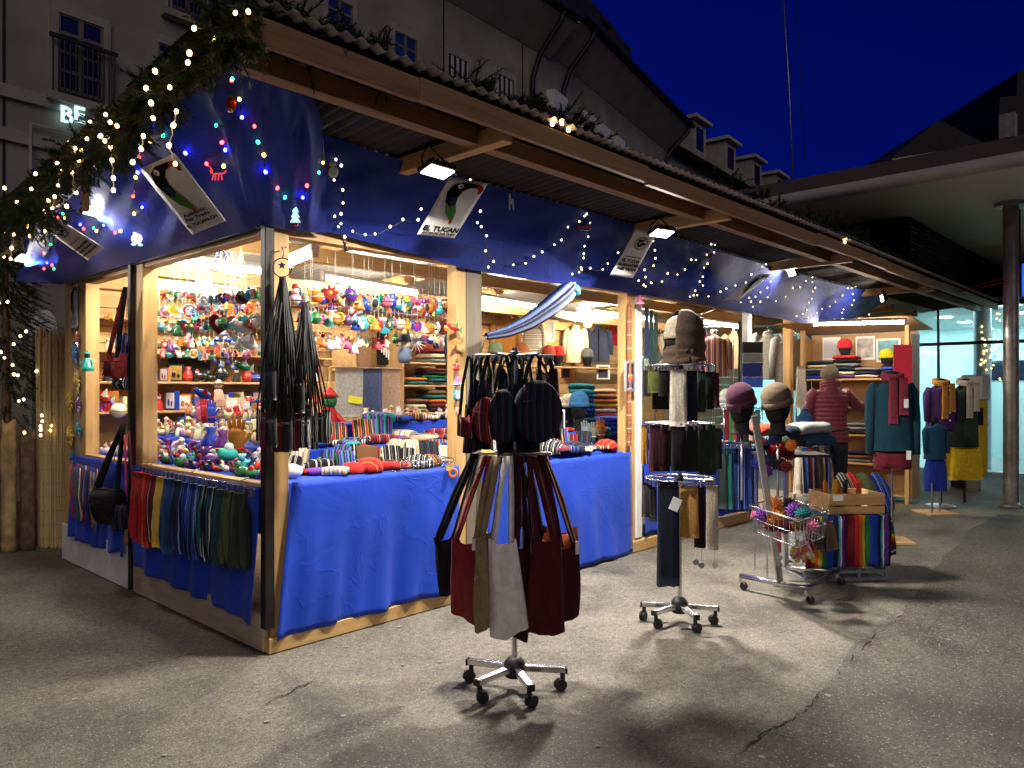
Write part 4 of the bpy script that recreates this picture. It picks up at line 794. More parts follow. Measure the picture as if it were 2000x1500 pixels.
light_string('added bulbs imitating lights reflected in the pavilion glass', [(V(13.2, P(1938 + rnd.uniform(-25, 18), 600, X=13.2).y, rnd.uniform(1.55, 2.75)), 'w') for _ in range(40)], sc=1.0, maxd=.4)  # bulbs added behind the glass to imitate reflected lights
# lit figures pinned on the cloth
def figure(name, label, px, py, parts, plane=.05):
    c = on_cloth(px, py, plane); s = depth(c) / FPX; t = thing(name, label, 'ornament', c, math.atan2(FW.y, FW.x) - PI / 2)
    for nme, mt, col, shapes in parts:
        m = MB()
        for sh in shapes:
            if sh[0] == 'e': m.ell((sh[1] * s, 0, -sh[2] * s), (sh[3] * s, .012, sh[4] * s), 10, 6)
            elif sh[0] == 'l': m.tube([(x * s, 0, -y * s) for x, y in sh[1]], sh[2] * s, 5)
            else: m.prism([(x * s, -y * s) for x, y in sh[1]], (0, 0, 0), (1, 0, 0), (0, 0, 1), .012)
        m.build(nme, mt, t, col)
    return t
emit('glow_white', (1, .80, .85), 2.2); emit('glow_red', (1, .06, .05), .9); emit('glow_cyan', (.45, .9, 1), 1.1)
figure('lit_figure', 'glowing pink and white figure below the tilted toucan banner', 267, 462, [('body', 'glow_white', None, [('e', 0, 4, 11, 10), ('e', -2, -9, 6, 6)]), ('hat', 'glow_red', None, [('p', [(-9, -12), (4, -12), (-4, -24)])]), ('feet', 'glow_cyan', None, [('e', -6, 15, 5, 3), ('e', 7, 16, 5, 3)])])
figure('lit_figure', 'glowing red wire reindeer on the left blue cloth', 424, 338, [('outline', 'glow_red', None, [('l', [(-14, -12), (-10, -6), (-12, 0), (-6, 2), (-10, 14)], 1.2), ('l', [(-6, 2), (8, 1), (14, 0), (18, -5)], 1.4), ('l', [(8, 1), (10, 14)], 1.2), ('l', [(3, 2), (2, 14)], 1.2), ('l', [(-3, 2), (-4, 14)], 1.2), ('l', [(-14, -12), (-18, -16)], 1), ('e', -11, -3, 3, 3)])])
figure('lit_figure', 'red and gold glass beetle bauble under the roof peak', 452, 203, [('body', 'glazed', (.35, .03, .02), [('e', 0, 0, 11, 15)]), ('tip', 'gold', None, [('e', -2, 13, 6, 4)]), ('cap', 'green', None, [('e', 0, -16, 4, 3)])])
figure('lit_figure', 'white snowman with red scarf pinned on the front cloth', 650, 330, [('body', 'white', None, [('e', 1, 6, 10, 12), ('e', 0, -9, 7, 7)]), ('scarf', 'red', None, [('p', [(-9, -6), (7, -5), (8, 0), (-8, -1)]), ('p', [(-9, -2), (-5, -2), (-10, 10), (-13, 8)])]), ('button', 'black', None, [('e', 2, 2, 1.6, 1.6), ('e', 3, 8, 1.6, 1.6), ('e', -2, -11, 1.2, 1.2), ('e', 3, -11, 1.2, 1.2)])], .075)
figure('lit_figure', 'white and teal christmas tree ornament above the corner post', 577, 422, [('tiers', 'glow_cyan', None, [('p', [(-10, 12), (10, 12), (0, -4)]), ('p', [(-8, 2), (8, 2), (0, -12)]), ('p', [(-6, -8), (6, -8), (0, -22)])]), ('star', 'gold', None, [('e', 0, -23, 3, 3)]), ('base', 'red', None, [('p', [(-5, 13), (6, 13), (4, 19), (-3, 19)])])], .06)
figure('lit_figure', 'small red and blue sleigh among the fairy lights', 1141, 436, [('sack', 'cloth', C_['navy'], [('e', 0, -3, 8, 8)]), ('sleigh', 'red', None, [('p', [(-12, 6), (9, 8), (13, -4), (15, -2), (11, 11), (-12, 10)])]), ('runner', 'silver' if 'silver' in MATS else 'chrome', None, [('l', [(-12, 13), (9, 14), (14, 10)], 1)])])
figure('lit_figure', 'little white llama cut-out on the dark front cloth', 999, 394, [('body', 'white', None, [('p', [(-5, -16), (-2, -16), (-1, -5), (4, -5), (5, 16), (3, 16), (1, 4), (-2, 4), (-3, 16), (-5, 16)])])])
figure('lit_figure', 'dark beetle shaped bauble hanging at the lower edge of the front cloth', 675, 482, [('body', 'glazed', (.05, .012, .012), [('e', 0, 0, 5, 9), ('e', -3, -10, 4, 4)])], .06)
figure('lit_figure', 'dark antlered ornament near the third bracket', 1386, 498, [('body', 'glazed', (.12, .01, .01), [('e', 0, 2, 5, 5), ('e', -4, -5, 3, 4)])], .05)
# ------------------------------------------------------------------ generators for goods
CY_ = math.atan2(FW.y, FW.x) - PI / 2          # yaw that turns local x to the right in the picture, local -y to the camera
def hangmesh(w0, w1, L, th, pl=5, amp=.15, seed=0, nv=9, nu=26, flare=1.0):
    """closed hanging textile: local x across, z downwards from 0; pleats deepen towards the hem"""
    m = MB(); vs = []; fs = []
    for j in range(nv + 1):
        v = j / nv; w_ = lerp(w0, w1, v ** flare) / 2; t_ = th / 2 * (.35 + .65 * min(1, v * 3)) * (1 - .35 * max(0, v - .85) / .15)
        for i in range(nu):
            a = 2 * PI * i / nu; x = math.copysign(abs(math.cos(a)) ** .7, math.cos(a)); y = math.copysign(abs(math.sin(a)) ** .7, math.sin(a))
            rp = 1 + amp * 2.2 * v * math.sin(x * PI * pl + seed * 1.7 + math.sin(v * 3 + seed)); n_ = noise.noise(Vector((x * 2, y + v * 2.2, seed * 3.1)))
            vs.append((x * w_ * (1 + .06 * n_), y * t_ * rp + n_ * th * .25 * v, -L * v - (.02 * L * noise.noise(Vector((x * 3, seed, 9))) if j == nv else 0)))
    for j in range(nv):
        for i in range(nu): a = j * nu + i; b = j * nu + (i + 1) % nu; fs.append((a, b, b + nu, a + nu))
    fs += [tuple(range(nu)), tuple(range(nv * nu, nv * nu + nu))[::-1]]
    return m.add(vs, fs)
HC = {}
def hang(name, label, cat, c, w0, w1, L, th, m, color=None, yaw=0.0, roll=0.0, pl=5, amp=.15, group=None, flare=1.0, parent=None):
    sd = len(bpy.data.meshes) % 97; o = hangmesh(w0, w1, L, th, pl, amp, sd, flare=flare).build(name, m, parent, color)
    o.location = c; o.rotation_euler = (0, roll, CY_ + yaw) if parent is None else (0, roll, yaw)
    return tag(o, label, cat, group) if parent is None else o
def foldmesh(seed):
    m = MB(); nx, nc = 8, 18; vs = []; fs = []
    for i in range(nx + 1):
        x = -.5 + i / nx; e = 1 - .10 * (abs(x) * 2) ** 4
        for j in range(nc):
            a = 2 * PI * j / nc; y = math.copysign(abs(math.cos(a)) ** .45, math.cos(a)) * .5; z = math.copysign(abs(math.sin(a)) ** .75, math.sin(a)) * .5
            n_ = noise.noise(Vector((x * 2.5, y * 2.5, seed * 7.3 + z)))
            vs.append((x * (1 + .04 * n_), y * e * (1 + .05 * n_), .5 + z * e * (1 + .22 * n_) - .10 * abs(x * 2) ** 3))
    fs = [(i * nc + j, i * nc + (j + 1) % nc, (i + 1) * nc + (j + 1) % nc, (i + 1) * nc + j) for i in range(nx) for j in range(nc)] + [tuple(range(nc))[::-1], tuple(range(nx * nc, nx * nc + nc))]
    return m.add(vs, fs)
FOLD = {k: [foldmesh(s).mesh('folded_garment', k) for s in range(4)] for k in ('knit_x', 'cloth')}
def pile(what, where, base, yaw, names, w_, d, h, cat='sweater', m='knit_x', group=None):
    """stack of folded garments, each its own thing; names are colour words from bottom to top"""
    base = Vector(base); z = 0; n = len(names)
    for i, cn_ in enumerate(names):
        hh = h * random.uniform(.85, 1.15); o = inst('folded_' + cat.replace(' ', '_'), FOLD[m][i % 4], None, base + V(random.uniform(-.008, .008), random.uniform(-.008, .008), z), (random.uniform(-.02, .02), random.uniform(-.02, .02), CY_ + yaw + random.uniform(-.06, .06)), (w_ * random.uniform(.94, 1.04), d * random.uniform(.94, 1.04), hh), [q * random.uniform(.85, 1.15) for q in C_[cn_.split()[-1]]])
        pos = 'top' if i == n - 1 else 'bottom' if i == 0 else ORD[n - 1 - i] + ' from top'
        tag(o, '%s folded %s, %s of pile %s' % (cn_, what, pos, where), cat, group); z += hh * .93
    return z
def orient(o, c, yaw): o.location = c; o.rotation_euler = (0, 0, CY_ + yaw)
def head_form(label, c, s=1.0, yaw=0.0, m='black_felt', neck=.14, group=None):
    """shop display head, face towards local -y; c is the foot of the neck"""
    t = thing('hat_stand', label, 'hat stand', c, CY_ + yaw, group); vs = []; nu, nv = 18, 16; mm = MB()
    for j in range(nv + 1):
        v = j / nv; z = (neck + .24 * v) * s if True else 0
        rx = .076 * math.sin(PI * (.12 + .86 * v)) ** .55; ry = .098 * math.sin(PI * (.10 + .88 * v)) ** .6; jaw = -.02 * max(0, .5 - v)
        for i in range(nu):
            a = 2 * PI * i / nu; x = rx * math.cos(a); y = ry * math.sin(a) + jaw; f = max(0, -math.sin(a)) ** 10
            y -= f * (.028 * math.exp(-((v - .42) / .07) ** 2) + .008 * math.exp(-((v - .2) / .05) ** 2) - .010 * math.exp(-((v - .55) / .05) ** 2)); vs.append((x * s, y * s, z))
    mm.add(vs, [(j * nu + i, j * nu + (i + 1) % nu, (j + 1) * nu + (i + 1) % nu, (j + 1) * nu + i) for j in range(nv) for i in range(nu)] + [tuple(range(nv * nu, nv * nu + nu)), tuple(range(nu))[::-1]])
    mm.build('head', m, t); MB().lathe([(.085 * s, 0), (.082 * s, .012), (.055 * s, .03 * s), (.05 * s, .10 * s), (.056 * s, (neck + .05) * s)], n=16, sy=1.05).build('neck', m, t)
    return t
def beanie(label, c, s, yaw, color, m='rib_z', tilt=.0, tall=1.0, neck=.14, fold=None, cat='hat', group=None):
    """knitted hat pulled over a display head whose neck foot is c"""
    t = thing('knitted_hat', label, cat, Vector(c), CY_ + yaw, group); z0 = (neck + .125) * s; n = 28
    T = Matrix.Translation(V(0, 0, z0)) @ Matrix.Rotation(tilt, 4, 'X')
    prof = [(.086, 0), (.093, .01), (.094, .05 * tall), (.092, .085 * tall), (.078, .12 * tall), (.05, .145 * tall), (.02, .155 * tall), (0, .157 * tall)]
    mm = MB(T); mm.lathe([(r * s * (1 + (.02 if k % 2 else 0)), z * s) for k, (r, z) in enumerate(prof)], n=n, sy=1.22); mm.build('crown', m, t, color)
    mm = MB(T); mm.lathe([(.088 * s, -.004), (.100 * s, 0), (.102 * s, .022 * s), (.099 * s, .044 * s), (.093 * s, .046 * s)], n=n, sy=1.2); mm.build('brim', m, t, fold or color)
    return t
def strip(pts, w_, side, t=.003):
    """flat strap along pts with half width w_/2 along side"""
    side = Vector(side).normalized(); pts = [Vector(p) for p in pts]; k = len(pts) - 1
    return MB().grid(lambda u, v: poly_at(pts, u) + side * (w_ * (v - .5)), k * 3, 1, t)
# ------------------------------------------------------------------ ornaments
OM = {}
def star_poly(n, r0, r1): return [((r0 if i % 2 == 0 else r1) * math.sin(PI * i / n), (r0 if i % 2 == 0 else r1) * math.cos(PI * i / n)) for i in range(2 * n)]
XA, ZA = (1, 0, 0), (0, 0, 1)
def orn_mesh(kind, acc):
    """ornament about 1 high, hung from (0, 0, 0); slot 0 takes the object's colour, slot 1 is the accent"""
    if (kind, acc) in OM: return OM[kind, acc]
    m = MB()
    def A(): m.mi = 1
    def B(): m.mi = 0
    if kind == 'star': m.prism(star_poly(8, .5, .24), (0, 0, -.5), XA, ZA, .10); A(); m.ell((0, -.05, -.5), (.16, .05, .16), 8, 5)
    elif kind == 'disc': m.torus((0, 0, -.5), .38, .11, (0, 1, 0), 18, 6); A(); m.ell((0, 0, -.5), (.32, .06, .32), 12, 5); B(); m.ell((-.08, -.05, -.44), (.1, .05, .12), 7, 5)
    elif kind == 'bell': m.lathe([(.42, -.95), (.36, -.82), (.25, -.55), (.2, -.3), (.1, -.12), (.0, -.08)], n=12); A(); m.ell((0, 0, -.95), .11, 7, 5); m.torus((0, 0, -.86), .39, .04, n=14, m=4)
    elif kind == 'doll': m.lathe([(.30, -1), (.26, -.8), (.15, -.45), (.10, -.35)], n=10); m.cyl((-.1, 0, -.45), (-.34, -.06, -.66), .06, .05, 6).cyl((.1, 0, -.45), (.34, -.06, -.66), .06, .05, 6); A(); m.ell((0, 0, -.24), .14, 9, 6); B(); m.lathe([(.17, -.17), (.12, -.1), (0, .02)], n=9)
    elif kind == 'bird': m.ell((0, 0, -.5), (.46, .2, .24), 12, 7, Matrix.Rotation(.35, 3, 'Y')); m.ell((-.38, 0, -.3), .16, 8, 6); A(); m.prism([(.25, -.1), (.62, .22), (.55, -.12), (.6, -.3)], (0, 0, -.6), XA, ZA, .06); m.prism([(-.1, 0), (.25, .42), (.3, 0)], (0, -.16, -.5), XA, ZA, .05); m.cyl((-.5, 0, -.3), (-.64, 0, -.34), .05, .005, 5)
    elif kind == 'heart': m.prism([(0, -.5), (.24, -.28), (.45, 0), (.44, .25), (.28, .4), (.12, .38), (0, .22), (-.12, .38), (-.28, .4), (-.44, .25), (-.45, 0), (-.24, -.28)], (0, 0, -.5), XA, ZA, .14); A(); m.ell((0, -.07, -.46), (.17, .04, .17), 8, 5)
    elif kind == 'tree':
        for k in range(3): m.lathe([(.36 - .08 * k, -.82 + .22 * k), (.12, -.62 + .22 * k), (0, -.45 + .22 * k)], n=10)
        A(); m.cyl((0, 0, -1), (0, 0, -.8), .08, n=7); m.ell((0, 0, -.0), .07, 6, 5); m.ell((.2, -.16, -.7), .05, 5, 4).ell((-.16, -.14, -.5), .05, 5, 4)
    elif kind == 'moon':
        o_ = [(.45 * math.sin(a), .5 * math.cos(a)) for a in [PI * (.1 + .8 * i / 9) for i in range(10)]]; i_ = [(.22 * math.sin(a) - .02, .42 * math.cos(a)) for a in [PI * (.14 + .72 * i / 9) for i in range(10)]]
        m.prism([(x - .2, z) for x, z in o_ + i_[::-1]], (0, 0, -.5), XA, ZA, .12); A(); m.ell((.12, -.06, -.42), (.06, .04, .06), 6, 4); m.ell((-.1, 0, -.55), (.1, .08, .2), 7, 5)
    elif kind == 'bauble': m.ell((0, 0, -.55), .44, 14, 9); A(); m.cyl((0, 0, -.13), (0, 0, .0), .1, n=8); m.torus((0, 0, -.55), .44, .035, n=18, m=4)
    elif kind == 'angel': m.lathe([(.34, -1), (.2, -.6), (.08, -.34)], n=10); A(); m.prism([(-.06, 0), (-.5, .3), (-.42, -.2), (-.06, -.2)], (0, .08, -.4), XA, ZA, .04).prism([(.06, 0), (.5, .3), (.42, -.2), (.06, -.2)], (0, .08, -.4), XA, ZA, .04); m.ell((0, 0, -.22), .13, 8, 6)
    elif kind == 'stocking': m.prism([(-.22, .5), (.2, .5), (.18, -.05), (.48, -.22), (.44, -.46), (.1, -.5), (-.2, -.34)], (0, 0, -.5), XA, ZA, .18); A(); m.prism([(-.26, .5), (.24, .5), (.23, .3), (-.25, .3)], (0, 0, -.5), XA, ZA, .23)
    elif kind == 'owl': m.ell((0, 0, -.58), (.36, .26, .42), 12, 8); m.ell((0, 0, -.24), (.28, .22, .22), 10, 7); m.lathe([(.07, 0), (0, .14)], (-.17, 0, -.1), 6).lathe([(.07, 0), (0, .14)], (.17, 0, -.1), 6); A(); m.ell((-.11, -.18, -.24), (.09, .05, .09), 7, 5).ell((.11, -.18, -.24), (.09, .05, .09), 7, 5); m.ell((0, -.2, -.62), (.2, .08, .26), 8, 6)
    elif kind == 'snowman': m.ell((0, 0, -.72), .28, 10, 7).ell((0, 0, -.36), .2, 10, 7); A(); m.cyl((0, 0, -.18), (0, 0, .0), .14, n=9); m.cyl((0, 0, -.19), (0, 0, -.16), .22, n=10); m.torus((0, 0, -.5), .17, .05, n=12, m=5)
    elif kind == 'fish': m.prism([(-.5, 0), (-.25, .2), (.1, .2), (.32, .04), (.55, .24), (.5, 0), (.55, -.24), (.32, -.04), (.1, -.2), (-.25, -.2)], (0, 0, -.4), XA, ZA, .14); A(); m.ell((-.28, -.08, -.36), .06, 6, 4); m.prism([(-.1, .18), (.12, .36), (.16, .16)], (0, 0, -.4), XA, ZA, .08); m.prism([(-.05, -.15), (.0, .15), (.08, .15), (.05, -.15)], (0, -.03, -.4), XA, ZA, .15)
    me = m.mesh(kind + '_ornament', ['glazed', acc]); OM[kind, acc] = me; return me
ACC = ['gold', 'red', 'white', 'green', 'black', 'skin', 'gold', 'white']
threadm = MB().cyl((0, 0, 0), (0, 0, 1), .0014, n=4).mesh('thread', 'string')
KNAME = {'doll': 'doll', 'angel': 'angel', 'owl': 'owl', 'snowman': 'snowman', 'bird': 'bird', 'fish': 'fish'}
def ornament(kind, col, px, py, hpx, label, X=None, Y=None, acc=None, top=None, yaw=None):
    p = P(px, py - hpx / 2, X=X, Y=Y); s = hpx * depth(p) / FPX; c = [q * random.uniform(.8, 1.3) for q in C_[col]]
    o = inst(kind + '_ornament', orn_mesh(kind, acc or random.choice(ACC)), None, p, (random.uniform(-.06, .06), random.uniform(-.1, .1), CY_ + (random.uniform(-.5, .5) if yaw is None else yaw)), s, c); tag(o, label, 'ornament', 'hanging ornaments')
    if top: th = inst('thread', threadm, o, (0, 0, 0)); th.scale = (1 / s, 1 / s, max(.05, (P(px, top, X=X, Y=Y).z - p.z)) / s)
    return o
COLS = ['red', 'blue', 'green', 'gold', 'white', 'purple', 'turquoise', 'pink', 'orange', 'teal', 'wine', 'silver', 'cream']
def orn_row(where, x0, x1, ya, yb, n, hp, kinds, cols, X=None, Y=None, wire=None, jit=6, top=None):
    rnd = random.Random(n * 31 + int(x0)); last = {}
    for i in range(n):
        u = (i + .5) / n; px = lerp(x0, x1, u) + rnd.uniform(-2, 2); py = lerp(ya, yb, u) + rnd.uniform(-jit, jit) * .5; k = kinds[(i * 3 + rnd.randrange(len(kinds))) % len(kinds)]; c = cols[(i * 5 + rnd.randrange(3)) % len(cols)]
        hh = hp * rnd.uniform(.8, 1.25); ornament(k, c, px, py + hh / 2, hh, '%s %s ornament, %s from left %s' % (c, k, ORD[i], where), X, Y, None, (top if top and rnd.random() < .35 else py - 6))
def wire(label, pts, r=.002, m='steel'): return tag(MB().tube(pts, r, 5).build('hanging_wire', m), label, 'wire')
ALLK = ['star', 'disc', 'bell', 'doll', 'bird', 'heart', 'tree', 'moon', 'bauble', 'angel', 'stocking', 'owl', 'snowman', 'fish']
wire('upper wire across the left window', [P(285, 578, X=.13), P(400, 562, X=.13), P(512, 541, X=.13)]); wire('lower wire across the left window', [P(285, 621, X=.13), P(400, 611, X=.13), P(512, 595, X=.13)])
orn_row('on the upper wire of the left window', 382, 506, 578, 562, 17, 25, ALLK, COLS, X=.14); orn_row('on the lower wire of the left window', 305, 506, 630, 612, 25, 25, ALLK, COLS, X=.14)
orn_row('behind the wires of the left window', 310, 505, 598, 590, 24, 22, ALLK, COLS, X=.45, top=520); orn_row('in the low hanging row of the left window', 318, 500, 660, 656, 17, 23, ['bird', 'doll', 'fish', 'owl', 'star'], COLS, X=.4)
orn_row('high at the back of the left window', 310, 505, 566, 556, 20, 19, ALLK, COLS, X=.8, top=510); orn_row('low at the back of the left window', 312, 500, 682, 680, 16, 19, ALLK, COLS, X=.62); orn_row('high at the back of the first front bay', 580, 884, 560, 588, 26, 20, ALLK, COLS, Y=.95, top=500); orn_row('low on the right of the first front bay', 765, 884, 648, 656, 9, 24, ALLK, COLS, Y=.3)
wire('upper wire across the first front bay', [P(568, 545, Y=.13), P(730, 556, Y=.13), P(888, 581, Y=.13)]); wire('lower wire across the first front bay', [P(566, 592, Y=.13), P(730, 606, Y=.13), P(888, 625, Y=.13)])
orn_row('on the upper wire of the first front bay', 572, 884, 562, 584, 30, 28, ALLK, COLS, Y=.14, top=470); orn_row('on the lower wire of the first front bay', 585, 884, 604, 630, 36, 27, ALLK, COLS, Y=.14)
orn_row('behind the upper wire of the first front bay', 580, 884, 578, 600, 30, 24, ALLK, COLS, Y=.5); orn_row('in the low row of the first front bay', 600, 760, 650, 656, 13, 28, ['angel', 'bell', 'doll', 'star', 'bird', 'moon'], ['white', 'pink', 'cream', 'silver', 'red', 'orange'], Y=.2)
for i, (px, yb) in enumerate(((595, 605), (607, 640), (655, 560), (688, 580), (711, 575), (720, 570), (766, 580), (808, 540), (838, 560))): tag(MB().tube([P(px, 468, Y=.10), P(px, yb, Y=.10)], .0016, 4).build('hanging_string', 'string'), 'pale string hanging from the lintel, %s from the corner post' % ORD[i], 'string', 'hanging strings')
# ornaments fixed to post, ornament tree, big pieces
for i, (k, c, px, py, h) in enumerate((('bird', 'red', 887, 640, 26), ('fish', 'orange', 889, 672, 24), ('doll', 'red', 893, 712, 24), ('bell', 'purple', 893, 742, 24), ('owl', 'turquoise', 892, 772, 24), ('heart', 'cream', 896, 800, 16))): ornament(k, c, px, py, h, '%s %s ornament on the second post, %s from the top' % (c, k, ORD[i]), Y=-.03)
for i, (k, c, px, py, h, lb) in enumerate((('bird', 'green', 474, 716, 34, 'big green snail like bird figure hanging at the right of the left window'), ('bird', 'white', 478, 640, 46, 'large white dove at the right of the left window'), ('bird', 'white', 487, 672, 40, 'second white dove below the large one'), ('angel', 'white', 470, 664, 38, 'white angel beside the doves'), ('bird', 'blue', 398, 770, 36, 'blue bird with red crest standing above the middle shelf'), ('doll', 'green', 350, 640, 34, 'green parrot like doll holding a white card'), ('heart', 'wine', 430, 632, 44, 'broad wine red mask among the ornaments'), ('disc', 'gold', 663, 620, 22, 'pale gold ring medal on the lower front wire'), ('bauble', 'purple', 683, 576, 34, 'dark owl faced bauble on the upper front wire'), ('star', 'red', 643, 573, 38, 'large red star on the upper front wire'), ('snowman', 'white', 576, 575, 40, 'snowman hanging beside the corner post'))): ornament(k, c, px, py, h, lb, X=.12 if px < 520 else None, Y=None if px < 520 else .11, yaw=0)
sm = thing('sun_mirror', 'round mirror with colourful sun ray frame on the back wall', 'mirror', P(336, 553, Y=3.16), 0); m = MB(); rayc = ['red', 'blue', 'green', 'yellow', 'orange', 'teal']
mat('mirror_glass', (.8, .8, .8), .03, 1.0, 0)
MB().torus((0, 0, 0), .10, .025, (0, 1, 0), 24, 6).build('ring', 'glazed', sm, C_['yellow']); MB().ell((0, 0, 0), (.095, .012, .095), 18, 6).build('glass', 'mirror_glass', sm)
for i in range(18):
    a = 2 * PI * i / 18; u = V(math.cos(a), 0, math.sin(a)); s_ = V(-math.sin(a), 0, math.cos(a)); MB().add([u * .12 + s_ * .018, u * .12 - s_ * .018, u * .19, u * .12 + V(0, -.015, 0)], [(0, 1, 3), (1, 2, 3), (2, 0, 3), (0, 2, 1)], False).build('ray', 'glazed', sm, C_[rayc[i % 6]])
for i, (px, yt, yb, c, lb) in enumerate(((397, 487, 570, 'cream', 'beaded mobile with a pale card hanging in the left window'), (434, 474, 545, 'blue', 'large blue and white beaded mobile with a hoop in the left window'), (456, 478, 556, 'tan', 'brown beaded mobile right of the blue one'), (471, 482, 560, 'gold', 'thin gold beaded mobile next to the corner post'))):
    p = P(px, yt, X=.5); L = p.z - P(px, yb, X=.5).z; t = thing('beaded_mobile', lb, 'mobile', p); r = (.05, .085, .055, .035)[i]; MB().torus((0, 0, -L * .75), r, .006, n=20, m=5).build('hoop', 'string', t)
    for k in range(9):
        a = 2 * PI * k / 9; m = MB().cyl((0, 0, 0), (r * math.cos(a), r * math.sin(a), -L * .75), .0016, n=4).cyl((r * math.cos(a), r * math.sin(a), -L * .75), (r * math.cos(a), r * math.sin(a), -L * 1.25), .0014, n=4)
        for q in range(6): u = (q + 1) / 7; m.ell((r * u * math.cos(a), r * u * math.sin(a), -L * .75 * u), .007, 6, 4)
        m.build('bead_strand', 'glazed', t, C_[c] if k % 2 else C_['white'])
p = P(437, 640, X=.35); t = thing('bell_chime', 'wind chime of blue and white ceramic bells', 'wind chime', p)
for k, (dx, dz) in enumerate(((-.07, -.09), (-.035, -.06), (0, -.02), (.035, -.06), (.07, -.08), (-.06, -.21), (-.02, -.24), (.03, -.22), (.06, -.25))):
    d = RT * dx + V(0, 0, dz); MB(Matrix.Translation(d)).lathe([(.032, -.035), (.028, -.02), (.014, -.004), (0, 0)] if k < 5 else [(.018, -.025), (.01, -.005), (0, 0)], n=12).build('bell', 'glazed', t, C_['blue'] if k % 2 else (.25, .35, .7)); MB().cyl(d, d + V(0, 0, .09 - dz * .1), .0015, n=4).build('cord', 'string', t)
MB().cyl((0, 0, .02), (0, 0, .3), .0015, n=4).build('hanging_cord', 'string', t)
# ------------------------------------------------------------------ shelves on the back wall with pots, boxes and figures
FG = {}
def fig_mesh(kind, acc='skin'):
    if (kind, acc) in FG: return FG[kind, acc]
    m = MB()
    def A(): m.mi = 1
    if kind == 'figure': m.lathe([(.26, 0), (.28, .05), (.22, .35), (.15, .6), (.1, .66)], n=10); A(); m.ell((0, 0, .78), (.14, .14, .16), 9, 6); m.mi = 0; m.lathe([(.16, .84), (.15, .9), (.05, 1.0), (0, 1.01)], n=9)
    elif kind == 'animal': m.ell((0, 0, .42), (.42, .2, .22), 11, 7); m.cyl((-.3, 0, .5), (-.42, 0, .82), .1, .08, 7); m.ell((-.48, 0, .86), (.16, .09, .1), 8, 6); A()
    elif kind == 'vase': m.lathe([(.18, 0), (.32, .2), (.36, .42), (.22, .68), (.14, .8), (.22, 1.0), (.18, 1.0), (.1, .82)], n=14)
    elif kind == 'bowl': m.lathe([(.2, 0), (.42, .2), (.5, .5), (.46, .5), (.36, .22), (0, .1)], n=14)
    elif kind == 'box': m.bb((-.4, -.12, 0), (.4, .12, 1)); A(); m.bb((-.32, -.14, .1), (.32, -.121, .9)); m.mi = 0; m.ell((-.1, -.15, .4), (.1, .03, .2), 6, 5).ell((.14, -.15, .35), (.08, .03, .15), 6, 5)
    elif kind == 'duck': m.ell((0, 0, .34), (.5, .3, .34), 12, 8); m.ell((-.3, 0, .78), .2, 9, 6); A(); m.cyl((-.46, 0, .76), (-.64, 0, .72), .07, .02, 6); m.prism([(.3, .1), (.6, .3), (.45, -.05)], (0, 0, .35), XA, ZA, .1)
    elif kind == 'oval': m.torus((0, 0, .5), .34, .12, (0, 1, 0), 16, 6, 1, 1.25); A(); m.ell((0, .02, .5), (.26, .03, .34), 10, 5)
    elif kind == 'hand': m.lathe([(.12, 0), (.16, .4), (.18, .62), (.12, .7)], n=10, sy=.6); [m.cyl((x, 0, .64), (x * 1.4, 0, h), .05, .035, 6) for x, h in ((-.11, .92), (-.04, 1), (.04, .98), (.11, .88))]; m.cyl((.15, 0, .4), (.28, 0, .62), .05, .035, 6)
    elif kind == 'trinket': m.ell((0, 0, .3), (.45, .35, .3), 10, 7); A(); m.ell((.05, -.1, .62), (.2, .16, .2), 8, 6); m.mi = 0; m.lathe([(.1, .74), (0, .98)], n=6); m.ell((-.3, -.2, .4), (.14, .1, .2), 7, 5)
    if kind in ('vase', 'bowl', 'animal', 'hand'): m.mi = 1; m.torus((0, 0, .3 if kind != 'animal' else .42), .335 if kind == 'vase' else .17 if kind == 'hand' else .2 if kind == 'animal' else .44, .02, (0, 0, 1) if kind != 'animal' else XA, 14, 4)
    me = m.mesh(kind, ['clay' if kind in ('figure', 'animal', 'hand', 'trinket') else 'glazed', acc]); FG[kind, acc] = me; return me
FNAME = dict(figure='clay_figure', animal='animal_figure', vase='vase', bowl='bowl', box='picture_box', duck='pottery_duck', oval='oval_frame', hand='hand_puppet', trinket='trinket')
FSAY = dict(figure='clay figure', animal='little animal', vase='vase', bowl='bowl', box='picture box', duck='glazed bird', oval='oval frame', hand='hand holder', trinket='trinket')
def figurine(kind, col, p, h, yaw, label, acc='skin', group=None, cat=None):
    o = inst(FNAME[kind], fig_mesh(kind, acc), None, p, (0, 0, CY_ + yaw), h, [q * random.uniform(.8, 1.25) for q in C_[col]]); return tag(o, label, cat or FSAY[kind].split()[-1], group)
def fig_row(where, a, b, n, h, kinds, cols, accs, grp, seed):
    rnd = random.Random(seed); a = Vector(a); b = Vector(b)
    for i in range(n):
        k = rnd.choice(kinds); c = rnd.choice(cols); u = (i + .5) / n; side = (b - a).normalized().cross(UP)
        figurine(k, c, lerp(a, b, u) + side * rnd.uniform(-.03, .03), h * rnd.uniform(.7, 1.15), rnd.uniform(-.8, .8), '%s %s, %s from left %s' % (c, FSAY[k], ORD[i], where), rnd.choice(accs), grp)
SH = [('upper', P(400, 691, Y=3.0).z), ('middle', P(400, 746, Y=3.0).z), ('lower', P(400, 800, Y=3.0).z), ('top', P(350, 628, Y=3.0).z)]
for n_, z in SH: sh = tag(MB().bb((.12, 2.93, z - .02), (2.35, 3.19, z)).build('wall_shelf', 'pine_x', None, None, .003), '%s wooden wall shelf behind the left windows' % n_, 'shelf')
SZ = dict(SH)
